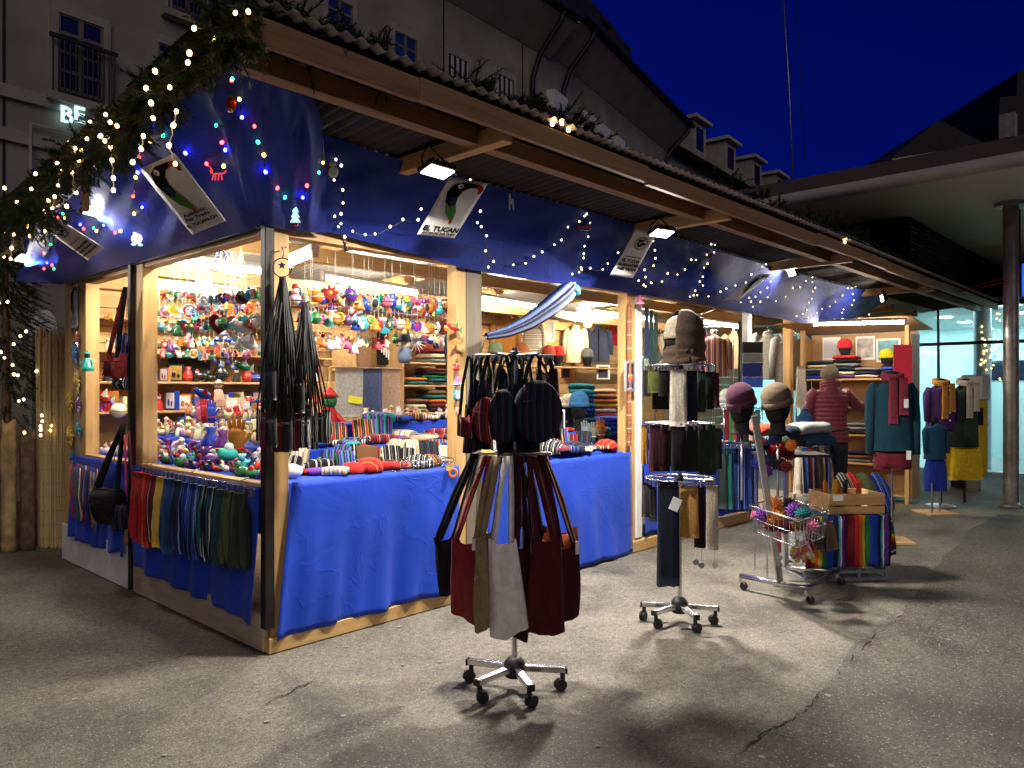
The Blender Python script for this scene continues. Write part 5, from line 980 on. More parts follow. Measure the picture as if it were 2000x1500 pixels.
fig_row('on the upper wall shelf', (.2, 3.02, SZ['upper']), (2.25, 3.02, SZ['upper']), 24, .12, ['vase', 'figure', 'animal', 'bowl', 'trinket'], ['cream', 'terracotta', 'black', 'teal', 'white', 'red'], ['gold', 'white', 'red', 'skin'], 'goods on wall shelves', 3)
fig_row('on the middle wall shelf', (.2, 3.02, SZ['middle']), (2.25, 3.02, SZ['middle']), 22, .14, ['box', 'figure', 'vase', 'box', 'bowl'], ['red', 'blue', 'black', 'red', 'terracotta', 'white'], ['white', 'skin', 'gold'], 'goods on wall shelves', 4)
fig_row('on the lower wall shelf', (.2, 3.02, SZ['lower']), (2.25, 3.02, SZ['lower']), 20, .15, ['box', 'figure', 'box', 'animal'], ['red', 'blue', 'orange', 'cream'], ['white', 'skin', 'gold'], 'goods on wall shelves', 5)
fig_row('on the top wall shelf', (.25, 3.02, SZ['top']), (1.2, 3.02, SZ['top']), 6, .12, ['trinket', 'figure', 'animal'], ['blue', 'turquoise', 'silver'], ['white', 'gold'], 'goods on wall shelves', 6)
for i, (px, py, k, h) in enumerate(((368, 691, 'vase', .2), (412, 746, 'bowl', .11), (432, 746, 'vase', .2), (390, 746, 'bowl', .16))): figurine(k, 'black', P(px, py, Y=2.97), h, 0, ['tall black vase with crossed sticks on the upper wall shelf', 'small black bowl on the middle wall shelf', 'black vase beside the small bowl on the middle shelf', 'large round black bowl leaning on the middle shelf'][i], 'black')
tag(MB().bb(P(332, 745, Y=3.12), P(408, 700, Y=3.15)).build('slate_board', 'black'), 'dark slate board leaning on the middle wall shelf', 'board')
# tiers of the stepped display, left side (rows run along y) and front (rows run along x)
F1 = ['figure', 'animal', 'figure', 'trinket', 'hand', 'vase']; CR = ['cream', 'tan', 'terracotta', 'white', 'cream', 'beige']
BL = ['blue', 'purple', 'turquoise', 'navy', 'red', 'white', 'green', 'wine']; AC = ['gold', 'red', 'white', 'skin', 'green']
z1_, z2_, z3_ = TIER[0][2], TIER[1][2], TIER[2][2]
def yrow(where, X, y0, y1, z, n, h, kinds, cols, seed): fig_row(where, (X, y1, z), (X, y0, z), n, h, kinds, cols, AC, 'figures on the stepped display', seed)
yrow('in the front row of the left display', .13, .12, 1.62, z1_, 28, .095, ['trinket', 'duck', 'trinket', 'bowl', 'animal'], BL, 11); yrow('in the second row of the left display', .25, .15, 2.2, z1_, 36, .115, ['duck', 'trinket', 'figure', 'animal', 'vase'], BL, 12)
yrow('in the third row of the left display', .38, .3, 2.4, z1_, 32, .135, ['oval', 'trinket', 'oval', 'figure', 'vase'], ['silver', 'blue', 'terracotta', 'purple', 'white'], 13)
yrow('on the middle step of the left display', .53, .6, 2.9, z2_, 46, .115, F1, CR, 14); yrow('in the back row of the middle left step', .68, .7, 2.95, z2_, 42, .14, F1, CR, 15)
yrow('on the top step of the left display', .87, 1.2, 2.95, z3_, 38, .12, F1, CR + ['red', 'white'], 16); yrow('in the back row of the top left step', 1.02, 1.2, 2.95, z3_, 32, .155, ['figure', 'box', 'figure', 'vase'], CR + ['red', 'pink', 'blue'], 17)
yrow('on the far left counter', .13, 1.9, 2.75, z1_, 8, .12, ['trinket', 'duck', 'figure'], ['white', 'turquoise', 'blue', 'cream', 'terracotta'], 18)
fig_row('on the top step behind the scarves', (1.3, .98, z3_), (2.6, .98, z3_), 16, .11, F1 + ['box'], CR, AC, 'figures on the stepped display', 19)
for i, (px, py, c, lb) in enumerate(((462, 905, 'orange', 'orange hand shaped felt glove standing on the left display'), (390, 830, 'pink', 'pink hand holder on the left display'), (413, 830, 'blue', 'blue hand holder on the left display'), (400, 826, 'red', 'red hand holder on the left display'))): figurine('hand', c, P(px, py, X=.3 if i == 0 else .62), .32 if i == 0 else .2, 0, lb, 'red')
figurine('duck', 'purple', P(410, 912, X=.16), .13, .1, 'big glossy violet bird at the front of the left display', 'black'); figurine('vase', 'purple', P(435, 890, X=.3), .17, 0, 'dark violet jug on the left display', 'gold'); figurine('vase', 'blue', P(412, 888, X=.33), .19, 0, 'tall blue painted jug on the left display', 'red'); figurine('trinket', 'turquoise', P(445, 900, X=.2), .14, .4, 'silvery turquoise frog like figure on the left display', 'white'); figurine('figure', 'cream', P(427, 795, X=.8), .22, 0, 'large cream kneeling figure on the top step', 'skin')
# ------------------------------------------------------------------ textiles with woven stripes
def S(*a): return [(C_[n] if isinstance(n, str) else n, w_) for n, w_ in a]
stripes('stripe_wine', S(('wine', 3), ('red', 1), ('black', 1), ('cream', .5), ('wine', 2), ('navy', 1)), 0, .05); stripes('stripe_blue', S(('navy', 3), ('blue', 2), ((.2, .3, .6), .7), ('navy', 2), ((.05, .1, .4), 1)), 0, .05); stripes('stripe_teal', S(('navy', 2), ('teal', 2), ('silver', .6), ('black', 2), ('teal', 1), ('purple', .6)), 0, .05)
stripes('stripe_green', S(('olive', 4), ('black', 1), ((.04, .06, .03), 3)), 0, .05); stripes('stripe_dark', S(('black', 4), ('navy', 1), ('black', 2), ('wine', .8), ('navy', 2), ('teal', .5)), 0, .035); stripes('stripe_red', S(('red', 3), ('black', .6), ('orange', 1), ('red', 2), ('wine', 1.5)), 0, .045)
stripes('stripe_black_white', S(('black', 3), ('white', .7), ('black', 1.5), ('grey', .7)), 0, .03); stripes('stripe_cardigan', S(('wine', 2), ('cream', .6), ('terracotta', 1.5), ('navy', 1), ('cream', .5), ('wine', 2), ('teal', .8)), 0, .075); stripes('stripe_wool', S(('wine', 2), ('cream', .7), ('green', 1), ('red', 2), ('yellow', .7), ('black', 1.5), ('teal', 1)), 0, .06)
stripes('stripe_serape', S(('wine', 2), ('red', 1), ('orange', 1), ('yellow', .8), ('green', 1.2), ('blue', 2), ('navy', 1), ('turquoise', .5), ('white', .3), ('purple', 1), ('black', .6)), 0, .34, .9, .01); stripes('stripe_serape_z', S(('wine', 2), ('red', 1), ('orange', 1), ('yellow', .8), ('green', 1.2), ('blue', 2), ('navy', 1), ('turquoise', .5), ('white', .3), ('purple', 1), ('black', .6)), 2, .22, .9, .03)
stripes('stripe_plaid', S(('blue', 2), ('purple', 1), ('turquoise', 1), ('green', 1), ('navy', 2), ('pink', .4)), 0, .05); stripes('ikat', S(('black', 4), ('white', .8), ('black', 1), ('white', .6)), 0, .03, wob=.10); stripes('stripe_pale', S(('cream', 3), ('grey', 1), ('white', 2), ('tan', 1)), 2, .05)
# row of trousers on the clip rail of the left side
rail = thing('clip_rail', 'thin rail with metal clips below the left counter edge', 'rail'); ra, rb_ = P(278, 912, X=-.06), P(498, 955, X=-.06); MB().tube([ra, rb_], .006, 6).build('rod', 'chrome', rail)
for i in range(24):
    q = lerp(ra, rb_, (i + .5) / 24); MB().bb(q + V(-.014, -.010, -.045), q + V(.0, .010, .004)).build('clip', 'chrome', rail)
for i, u in enumerate((.1, .5, .9)): q = lerp(ra, rb_, u); MB().tube([q, q + V(.0, 0, .03), q + V(.045, 0, .045)], .004, 5).build('bracket', 'steel', rail)
TR = [(280, 26, 'silk', 'red', 'orange red plain trousers'), (292, 24, 'stripe_red', None, 'red striped trousers'), (306, 22, 'stripe_red', None, 'narrow red trousers with dark stripes'), (319, 24, 'stripe_wine', None, 'wine red striped trousers'), (333, 18, 'silk', 'yellow', 'mustard yellow trousers'), (352, 30, 'silk', (.012, .05, .16), 'petrol blue plain trousers'), (372, 26, 'silk', 'navy', 'navy blue trousers'), (386, 22, 'stripe_blue', None, 'dark blue trousers with fine stripes'), (402, 26, 'stripe_blue', None, 'blue trousers with light stripes'), (417, 22, 'stripe_teal', None, 'black and teal striped trousers'), (434, 24, 'stripe_teal', None, 'dark trousers with pale green stripes'), (450, 24, 'silk', (.01, .05, .06), 'dark petrol trousers'), (466, 26, 'stripe_green', None, 'olive trousers with dark stripes'), (481, 28, 'silk', (.022, .032, .02), 'dark forest green trousers')]
for i, (px, wp, m, c, lb) in enumerate(TR):
    u = (px - 278) / 220; q = lerp(ra, rb_, u) + V(-.025, 0, -.03); yb = lerp(1052, 1112, u) + (i % 3) * 6; L = q.z - P(px, yb, X=-.08).z; s = depth(q) / FPX
    o = hang('trousers', lb + ' hanging on the left rail', 'trousers', q, wp * s * 1.1, wp * s * 1.6, L, .085, m, C_[c] if isinstance(c, str) else c, yaw=-.45, pl=4, amp=.2, group='trousers on the left rail')
BE = ['red', 'brown', 'teal', 'cream', 'wine', 'blue', 'black', 'tan', 'grey']
for i, c in enumerate(BE):
    px = 152 + i * 5.5; q = P(px, 905 + i * 1.5, X=-.05); tag(strip([q, q + V(-.02, 0, -.2), q + V(-.03, .012, -.42 - .02 * (i % 3)), q + V(-.05, .02, -.22), q + V(-.035, .03, -.02)], .026, (0, 1, .0)).build('woven_belt', 'cloth', None, C_[c]), '%s woven belt hanging at the far left, %s from the reed screen' % (c, ORD[i]), 'belt', 'belts at the far left')
# ------------------------------------------------------------------ bags on the side bars
def tote(w_, h, th, seed):
    def fn(u, v):
        a = 2 * PI * u; x = math.copysign(abs(math.cos(a)) ** .6, math.cos(a)); y = math.copysign(abs(math.sin(a)) ** .8, math.sin(a)); n1 = noise.noise(Vector((x * 1.6, v * 1.5 + y, seed * 5.7))); n2 = noise.noise(Vector((x * 4, v * 2, seed * 2.3)))
        W = w_ / 2 * (.80 + .26 * v + .14 * n1); t = th * (.25 + .75 * math.sin(PI * min(.93, v * .8 + .08))) * (1 + .45 * n2)
        return (x * W + .08 * h * v * math.sin(seed * 2.4), y * t + .02 * n1 + .014 * math.sin(x * 5 + seed) * v + .006 * math.sin(x * 11 + seed * 3 + v * 2), -h * v * (1 + .11 * x * math.sin(seed * 1.9 + .6) - .04 * x * x) - (.035 * w_ / .2 * (1 - x * x) * (1 - v) if abs(x) < .6 else 0))
    return MB().grid(fn, 34, 16)
def round_bag(w_, h, th, seed):
    return MB().ell((0, 0, -h / 2), (w_ / 2, th * .7, h / 2), 20, 12).grid(lambda u, v: ((u - .5) * w_ * .9, -th * .55 * math.sin(PI * u) - .006, -h * .3 + .01 * math.sin(u * 3 + seed) - .012 * v), 8, 1, .004)
def bag(label, c, w_, h, th, m, color, hook, yaw=0, strapc=None, flap=True, group=None, zips=0, sw=.03, spread=.8, rnd_=False):
    """shoulder bag: soft body with top edge centre c, strap loop up to hook"""
    t = thing('shoulder_bag', label, 'bag', c, CY_ + yaw, group); (round_bag if rnd_ else tote)(w_, h, th * .6, len(bpy.data.objects) % 41).build('body', m, t, color)
    if flap: b = hangmesh(w_ * 1.02, w_ * 1.02, h * .5, th * 1.12, 2, .03, 3).build('flap', m, t, color); b.location = (0, -.004, .004)
    for k in range(zips): MB().beam((-w_ * .42, -th * .62, -h * (.35 + .25 * k)), (w_ * .42, -th * .62, -h * (.35 + .25 * k)), .004, .008).build('zip', 'dark_cord', t)
    hk = Matrix.Rotation(-(CY_ + yaw), 3, 'Z') @ (Vector(hook) - Vector(c))
    for sgn in (-1, 1): strip([(sgn * w_ * .45 * spread, 0, -.01), lerp(V(sgn * w_ * .4 * spread, 0, 0), hk, .5) + V(sgn * .012, 0, 0), hk + V(sgn * .008, 0, 0)], sw, (.7, -.7, 0) if sgn > 0 else (.7, .7, 0)).build('strap', m if strapc is None else 'cloth', t, strapc or color)
    return t
hk = P(247, 560, X=-.07); bag('dark red messenger bag with zips on the middle left bar', P(228, 690, X=-.09), .19, .17, .07, 'cloth', (.20, .02, .02), hk, -.3, flap=False, zips=2)
bag('blue striped shoulder bag behind the red messenger bag', P(236, 650, X=-.06), .10, .26, .04, 'stripe_blue', None, hk, -.3, C_['wine'], False); bag('black fringed bag below the red messenger bag', P(238, 735, X=-.06), .15, .09, .06, 'stripe_black_white', None, hk, -.3, C_['black'], False)
hk = P(243, 828, X=-.07); bag('bulky black rucksack hanging low on the middle left bar', P(210, 955, X=-.12), .23, .24, .16, 'cloth', (.008, .008, .009), hk, -.3, flap=True, sw=.035); bag('black bag with chrome fittings beside the rucksack', P(238, 985, X=-.07), .13, .18, .08, 'stripe_dark', None, hk, -.3, C_['black'], True); bag('ochre lined pouch on top of the black rucksack', P(195, 950, X=-.05), .12, .09, .06, 'cloth', C_['gold'], hk, -.3, C_['black'], False)
tag(strip([P(244, 850, X=-.085), P(246, 900, X=-.09), P(247, 968, X=-.09)], .028, (0, 1, 0), .004).build('bag_strap', 'cloth', None, (.75, .03, .10)), 'bright pink strap hanging on the middle left bar', 'strap'); tag(strip([P(252, 840, X=-.08), P(258, 920, X=-.08), P(262, 1000, X=-.08)], .03, (0, 1, 0), .004).build('bag_strap', 'cloth', None, C_['wine']), 'dark red strap beside the pink strap', 'strap')
# cord pouches at the corner post
hk = V(.045, -.085, P(540, 540, Y=-.08).z); hook = thing('wire_hook', 'round wire hook with small star on the corner post', 'hook', hk, CY_); MB().torus((0, 0, .05), .05, .003, (0, 1, 0), 22, 5).build('ring', 'dark_steel', hook); MB().tube([(0, 0, .10), (.012, 0, .13), (-.006, .01, .16), (.0, .08, .17)], .004, 5).build('stem', 'steel', hook); MB().prism(star_poly(5, .022, .01), (0, -.006, .06), XA, ZA, .006).build('star', 'chrome', hook)
hk2 = V(.17, -.10, P(580, 590, Y=-.1).z); wire('iron peg holding the second bundle of cord pouches', [V(.10, .02, hk2.z + .02), hk2 + V(0, -.01, .012), hk2 + V(.0, -.015, 0)], .005)
PO = [(512, 800, 'ikat', None), (520, 805, 'leather', 'wine'), (530, 812, 'leather', 'black'), (540, 815, 'stripe_wine', None), (551, 818, 'leather', 'wine'), (561, 815, 'leather', 'black'), (574, 822, 'leather', 'wine'), (584, 808, 'stripe_wine', None), (597, 815, 'ikat', None), (610, 812, 'ikat', None), (624, 806, 'ikat', None), (636, 800, 'stripe_black_white', None), (545, 760, 'leather', 'black'), (600, 790, 'leather', 'black'), (528, 720, 'leather', 'black'), (548, 715, 'leather', 'navy'), (565, 770, 'leather', 'black'), (585, 740, 'leather', 'black')]
for i, (px, py, m, c) in enumerate(PO):
    h0 = hk if (px < 562) else hk2; yy = -.10 - .035 * (i % 3); q = P(px, py, Y=yy); low = i < 12
    t = thing('cord_pouch', '%s phone pouch on black cords, %s from corner post%s' % ('patterned' if m != 'leather' else 'dark red' if c == 'wine' else 'black', ORD[i if low else i - 12], ' in the lower row' if low else ' in the upper bunch'), 'pouch', q, CY_ + random.uniform(-.4, .3), 'cord pouches at the corner post')
    hangmesh(.055, .062, .16 + .02 * (i % 2), .03, 2, .08, i).build('pouch', m, t, C_[c] if c else None); rot = Matrix.Rotation(-t.rotation_euler.z, 3, 'Z'); hh = rot @ (h0 - q)
    for s in (-1, 0, 1): MB().tube([(s * .024, 0, 0), lerp(V(s * .024, 0, 0), hh, .5) + V(s * .012 + .012 * math.sin(i * 2.1 + s), 0.012 * math.cos(i), 0), hh + V(s * .006 + .006 * math.sin(i), s * .004, 0)], .0045, 5).build('cord', 'dark_cord', t)
    MB().beam((-.02, -.017, -.03), (.02, -.017, -.03), .003, .012).build('toggle', 'chrome', t)
for h0, n, ln, r0 in ((hk, 26, .66, .075), (hk2, 22, .50, .06)):
    t = thing('cord_bundle', 'thick bundle of black cords hanging from the %s at the corner post' % ('wire hook' if h0 is hk else 'iron peg'), 'cords', h0); rnd = random.Random(n)
    for k in range(n): a = 2 * PI * k / n; d = V(math.cos(a) * r0 * rnd.uniform(.3, 1), -abs(math.sin(a)) * r0 * .8 - .02, -ln * rnd.uniform(.6, 1.05)); MB().tube([V(d.x * .12, d.y * .1 - .01, 0), V(d.x * .55, d.y * .5, d.z * .35), V(d.x * .9, d.y * .9, d.z * .75), d], .0055, 4).build('cord', 'dark_cord', t)
# ------------------------------------------------------------------ ceramic suns on the end panel
def sun_face(label, px, py, rp, c1, c2):
    p = P(px, py, X=-.02); r = rp * depth(p) / FPX; t = thing('ceramic_sun', label, 'wall ornament', p, -PI / 2); MB().ell((0, 0, 0), (r * .55, .02, r * .55), 14, 7).build('face', 'glazed', t, c1); MB().ell((0, -.018, -.003), (r * .09, .012, r * .14), 6, 5).build('nose', 'glazed', t, c1)
    for k in range(12): a = 2 * PI * k / 12; u = V(math.cos(a), 0, math.sin(a)); s_ = V(-math.sin(a), 0, math.cos(a)); MB().add([u * r * .5 + s_ * r * .13, u * r * .5 - s_ * r * .13, u * r * (1 if k % 2 else 1.2), u * r * .55 + V(0, -.014, 0)], [(0, 1, 3), (1, 2, 3), (2, 0, 3), (0, 2, 1)], False).build('ray', 'glazed', t, c2 if k % 2 else c1)
    return t
for a in (('blue ceramic sun high on the left end panel', 146, 690, 20, (.1, .25, .5), C_['blue']), ('colourful ceramic sun with orange rays near the end panel top', 150, 662, 16, C_['orange'], C_['purple']), ('yellow ceramic sun in the middle of the end panel', 150, 745, 24, C_['yellow'], C_['cream']), ('large yellow ceramic sun left of the middle on the end panel', 136, 785, 24, C_['gold'], C_['yellow']), ('violet ceramic sun beside the large yellow one', 153, 790, 15, C_['purple'], C_['white']), ('lower yellow ceramic sun on the end panel', 137, 850, 24, C_['yellow'], C_['gold']), ('blue ceramic moon on the end panel edge', 154, 838, 15, C_['turquoise'], C_['blue']), ('small dark blue ceramic sun at the foot of the end panel', 141, 893, 14, (.03, .15, .4), C_['navy'])): sun_face(*a)
for i, (k, c, px, py, h, X) in enumerate((('doll', 'turquoise', 170, 705, 40, -.02), ('doll', 'wine', 183, 770, 46, .2), ('bird', 'red', 203, 775, 40, .2), ('bauble', 'white', 232, 800, 34, .15), ('disc', 'purple', 210, 795, 34, .22), ('angel', 'silver', 190, 620, 50, .3), ('fish', 'blue', 197, 625, 20, .2), ('fish', 'gold', 212, 622, 20, .2))): ornament(k, c, px, py, h, ['turquoise clown doll on the left end post', 'wine red puppet in the far left bay', 'red toucan shaped bird in the far left bay', 'white patterned ball in the far left bay', 'violet necklace ring in the far left bay', 'silver bottle angel high in the far left bay', 'small blue glass fish high in the far left bay', 'small gold glass fish high in the far left bay'][i], X=X, yaw=0)
# ------------------------------------------------------------------ wheeled racks
def rack(label, base, hz, arm, angs, rings, cat='display rack'):
    t = thing('display_rack', label, cat, base); MB().cyl((0, 0, .08), (0, 0, hz), .014, n=14).build('pole', 'chrome', t); MB().lathe([(.045, .06), (.05, .07), (.05, .125), (.03, .15), (.016, .155)], n=16).build('hub', 'black_plastic', t)
    for a in angs:
        u = V(math.cos(a), math.sin(a), 0); s_ = V(-u.y, u.x, 0); MB().beam(u * .04 + V(0, 0, .10), u * arm + V(0, 0, .095), .034, .026).build('foot_arm', 'steel' if 'x' == 0 else 'chrome', t, None, .003)
        MB().beam(u * arm + V(0, 0, .095), u * (arm + .008) + V(0, 0, .095), .036, .03).build('end_cap', 'black_plastic', t); w = u * (arm - .015); ca = MB().cyl(w + V(0, 0, .05), w + V(0, 0, .085), .012, n=8).build('castor', 'black_plastic', t)
        d = Matrix.Rotation(a * 2.3, 3, 'Z') @ V(1, 0, 0); c = w + V(d.y, -d.x, 0) * .012 + V(0, 0, .028)
        for sg in (-1, 1): MB().cyl(c + d * (.004 * sg), c + d * (.016 * sg), .028, n=16).build('wheel', 'black_plastic', ca)
    for z, r, kind in rings:
        if kind == 'cross':
            for a in (.3, 1.35, 2.4): u = V(math.cos(a), math.sin(a), 0) * r; MB().cyl(-u + V(0, 0, z), u + V(0, 0, z), .006, n=8).build('cross_bar', 'steel', t)
        else:
            MB().torus((0, 0, z), r, .005, n=36, m=6).build('ring', 'chrome', t)
            for a in (.2, 1.77, 3.34, 4.9): MB().cyl((0, 0, z), (r * math.cos(a), r * math.sin(a), z), .004, n=6).build('spoke', 'chrome', t)
            for k in range(26):
                a = 2 * PI * k / 26; c = V(r * math.cos(a), r * math.sin(a), z); MB().box(c + V(0, 0, -.016), (.012, .012, .034), Matrix.Rotation(a, 3, 'Z')).build('clip', 'chrome', t)
        MB().lathe([(.022, z - .02), (.024, z - .015), (.024, z + .015), (.02, z + .02)], n=12).build('collar', 'black_plastic', t)
    return t
R1 = P(1005, 1345, Z=0); w1 = depth(R1); s1 = w1 / FPX
def ang(base, px, py): q = P(px, py, Z=.09); return math.atan2(q.y - base.y, q.x - base.x)
rack('wheeled chrome rack hung with shoulder bags and tote bags in the foreground', R1, P(1005, 680, Y=R1.y).z, .24, [ang(R1, *q) for q in ((907, 1345), (957, 1300), (1098, 1310), (1055, 1368))], [(P(1005, 694, Y=R1.y).z, .185, 'cross'), (P(1005, 886, Y=R1.y).z, .17, 'cross')])
zt1 = P(1005, 694, Y=R1.y).z; zt2 = P(1005, 886, Y=R1.y).z
def at1(px, py, dw): return PD(px, py, w1 + dw)
UB = [(950, 775, 46, 80, -.10, 'stripe_wine', None, 'slim wine striped shoulder bag left on the upper tier'), (925, 790, 30, 85, .02, 'stripe_dark', None, 'dark green edged shoulder bag at the outer left of the upper tier'), (906, 810, 24, 40, -.04, 'stripe_wine', None, 'small violet striped pouch left of the upper tier'), (968, 765, 40, 85, .04, 'cloth', (.28, .06, .015), 'dark bag with orange edge on the upper tier'), (982, 760, 44, 95, -.12, 'stripe_dark', None, 'black bag with red piping on the upper tier'), (1008, 740, 46, 110, -.04, 'cloth', (.008, .012, .03), 'navy bag close to the pole on the upper tier'), (1050, 742, 74, 108, -.15, 'stripe_dark', None, 'large round navy bag with fine stripes on the upper tier'), (1078, 760, 24, 90, .05, 'stripe_wine', None, 'wine red bag at the right of the upper tier'), (1030, 800, 40, 85, .10, 'cloth', (.01, .01, .012), 'plain black bag at the back of the upper tier'), (995, 720, 50, 150, .02, 'cloth', (.007, .008, .012), 'long black bag behind the pole on the upper tier'), (940, 735, 40, 130, .06, 'stripe_dark', None, 'long dark striped bag at the back left of the upper tier'), (1066, 720, 40, 120, .08, 'cloth', (.02, .008, .012), 'dark plum bag at the back right of the upper tier')]
for i, (px, py, wp, hp, dw, m, c, lb) in enumerate(UB):
    q = at1(px, py, dw); bag(lb, q, wp * s1 * 1.3, hp * s1 * 1.1, .08, m, c, V(q.x, q.y, zt1) + (V(R1.x, R1.y, 0) - V(q.x, q.y, 0)) * .12, random.uniform(-.5, .5), C_['black'], False, 'bags on the foreground rack', 0, .02, spread=.6, rnd_=i in (0, 3, 4, 6, 7))
TB = [(872, 1045, 60, 122, .10, 'cloth', (.008, .009, .014), 'black tote bag at the outer left of the lower tier', -.09), (912, 1043, 78, 165, -.10, 'silk', (.22, .014, .014), 'dark red quilted tote bag on the lower tier', -.10), (944, 1052, 44, 172, -.14, 'cloth', (.26, .20, .10), 'narrow khaki tote bag on the lower tier', -.03), (981, 1050, 58, 180, -.17, 'silk', (.74, .70, .64), 'creamy white cotton tote bag on the lower tier', .0), (1022, 1056, 58, 175, -.13, 'cloth', (.035, .006, .010), 'very dark wine tote bag right of the white one', .05), (1066, 1056, 62, 180, -.17, 'cloth', (.085, .008, .013), 'wine red tote bag at the front of the lower tier', .03), (1107, 1056, 62, 148, -.06, 'cloth', (.05, .007, .012), 'dark maroon tote bag at the right of the lower tier', .07), (1096, 1028, 66, 66, .08, 'leather', (.50, .09, .015), 'orange tote bag behind the maroon bags', .0), (1040, 1035, 60, 120, .12, 'cloth', (.015, .02, .05), 'navy tote bag at the back of the lower tier', .0)]
for i, (px, py, wp, hp, dw, m, c, lb, roll) in enumerate(TB):
    q = at1(px, py + 8 * math.sin(i * 2.2), dw); t = thing('tote_bag', lb, 'tote bag', q, CY_ + (.5, -.35, .9, .1, .45, -.3, .5, -.1, .2)[i], 'tote bags on the foreground rack'); L = hp * s1
    b = tote(wp * s1 * 1.12, L, .035, i + 3).build('body', m, t, c); b.rotation_euler = (.05 * math.sin(i * 2), roll, 0)
    hk = Matrix.Rotation(-t.rotation_euler.z, 3, 'Z') @ (V(lerp(q.x, R1.x, .45), lerp(q.y, R1.y, .45), zt2 - .004) - q)
    for k, dy in enumerate((-.014, .014)):
        for sg in (-1, 1): strip([(sg * wp * s1 * .28, dy, -.015), lerp(V(sg * wp * s1 * .28, dy, 0), hk, .5) + V(sg * .008, dy, 0), hk + V(sg * .01, dy * .6, 0)], .03, (.8, .6 * sg, 0)).build('strap', m, t, c)
    if i in (1, 6): MB().bb((wp * s1 * .2, -.03, -.05), (wp * s1 * .32, -.026, .01)).build('price_tag', 'white', t)
# second rack with gloves and leg warmers
R2 = P(1327, 1215, Z=0); w2 = depth(R2); s2 = w2 / FPX; zz = [P(1327, y, Y=R2.y).z for y in (714, 826, 934)]
rack('wheeled chrome rack hung with knitted gloves and leg warmers', R2, zz[0] + .03, .225, [ang(R2, *q) for q in ((1256, 1205), (1278, 1183), (1398, 1190), (1380, 1220))], [(zz[0], .20, 'ring'), (zz[1], .20, 'ring'), (zz[2], .20, 'ring')])
GL = [(1277, 722, 44, 24, -.10, (.10, .12, .03), 'olive green wrist warmer', 0), (1262, 724, 50, 16, .02, (.03, .03, .03), 'charcoal wrist warmer at the left', 0), (1325, 722, 106, 32, -.19, (.5, .46, .38), 'cream cable knit leg warmer', 0), (1297, 724, 48, 22, -.15, (.012, .012, .012), 'black wrist warmer beside the cream one', 0), (1290, 766, 34, 36, .08, (.025, .022, .02), 'dark brown mitten', 0), (1352, 724, 95, 20, -.17, (.01, .014, .03), 'navy leg warmer', 0), (1370, 724, 78, 16, -.13, (.02, .035, .025), 'dark green leg warmer', 0), (1386, 726, 72, 18, -.08, (.012, .012, .012), 'black leg warmer at the right', 0), (1398, 728, 68, 14, .0, (.06, .012, .02), 'dark wine leg warmer at the right edge', 0), (1340, 724, 90, 18, .12, (.015, .015, .02), 'black sock at the back', 0),
      (1259, 830, 76, 14, .0, (.42, .20, .03), 'mustard yellow arm warmer', 1), (1288, 830, 88, 42, -.13, (.055, .015, .025), 'aubergine knitted leg warmer', 1), (1326, 832, 84, 30, -.19, (.012, .012, .013), 'black knitted leg warmer', 1), (1352, 832, 86, 26, -.15, (.015, .018, .016), 'anthracite leg warmer', 1), (1381, 830, 94, 34, -.12, (.022, .035, .022), 'moss green cable leg warmer', 1), (1401, 836, 80, 18, .02, (.01, .01, .011), 'black mitten at the right edge', 1), (1305, 832, 80, 24, .14, (.02, .012, .015), 'dark violet sock at the back', 1),
      (1264, 942, 68, 22, .0, (.05, .05, .052), 'grey quilted glove', 2), (1275, 950, 70, 16, .08, (.03, .03, .03), 'dark grey glove behind the quilted one', 2), (1305, 940, 196, 42, -.19, (.009, .012, .026), 'long navy leg warmer', 2), (1346, 948, 98, 36, -.17, (.36, .19, .05), 'ochre brown leg warmer', 2), (1367, 948, 118, 22, -.12, (.011, .011, .011), 'black ribbed leg warmer', 2), (1391, 948, 124, 24, -.05, (.45, .38, .28), 'beige ribbed leg warmer', 2), (1332, 948, 92, 14, .05, (.12, .015, .015), 'narrow red sock', 2)]
for i, (px, py, hp, wp, dw, c, lb, tier) in enumerate(GL):
    q = PD(px, py, w2 + dw); hang('knitted_warmer', lb + ' on the %s ring of the glove rack' % ('top', 'middle', 'lowest')[tier], 'knitwear', q, wp * s2 * .92, wp * s2, hp * s2, .035, 'knit_x' if i % 3 else 'knit_z', c, random.uniform(-.3, .3), 0, 2, .06, 'knitwear on the glove rack')
t = tag(MB().box((0, 0, 0), (.055, .003, .075), Matrix.Rotation(.4, 3, 'Y')).build('price_tag', 'white'), 'white price card clipped to the long navy leg warmer', 'price tag'); orient(t, PD(1319, 985, w2 - .23), 0)
for i, (px, py) in enumerate(((1359, 1098), (1370, 1104), (1396, 1104))):
    q = PD(px, py, w2 - .1); t = thing('metal_charm', ['round metal charm hanging lowest left under the rack', 'second round metal charm under the rack', 'pale disc charm under the beige leg warmer'][i], 'charm', q, CY_); MB().cyl((0, -.003, 0), (0, .003, 0), .018, n=14).build('disc', ['steel', 'steel', 'white_paint'][i], t); MB().cyl((0, 0, .018), (0, 0, .12), .0012, n=4).build('thread', 'string', t)
hb = PD(1332, 708, w2); head_form('black head shaped stand facing left on top of the glove rack', hb, .92, -1.35, neck=.03); beanie('cream knitted cap under the brown hood on the rack top', hb, .92, -1.35, (.36, .31, .23), 'rib_z', neck=.03)
sn = thing('knitted_hood', 'brown knitted hood draped round the head on the rack top', 'hood', hb + V(0, 0, -.10), CY_ - 1.35); sn.scale = (.92, .92, .92)
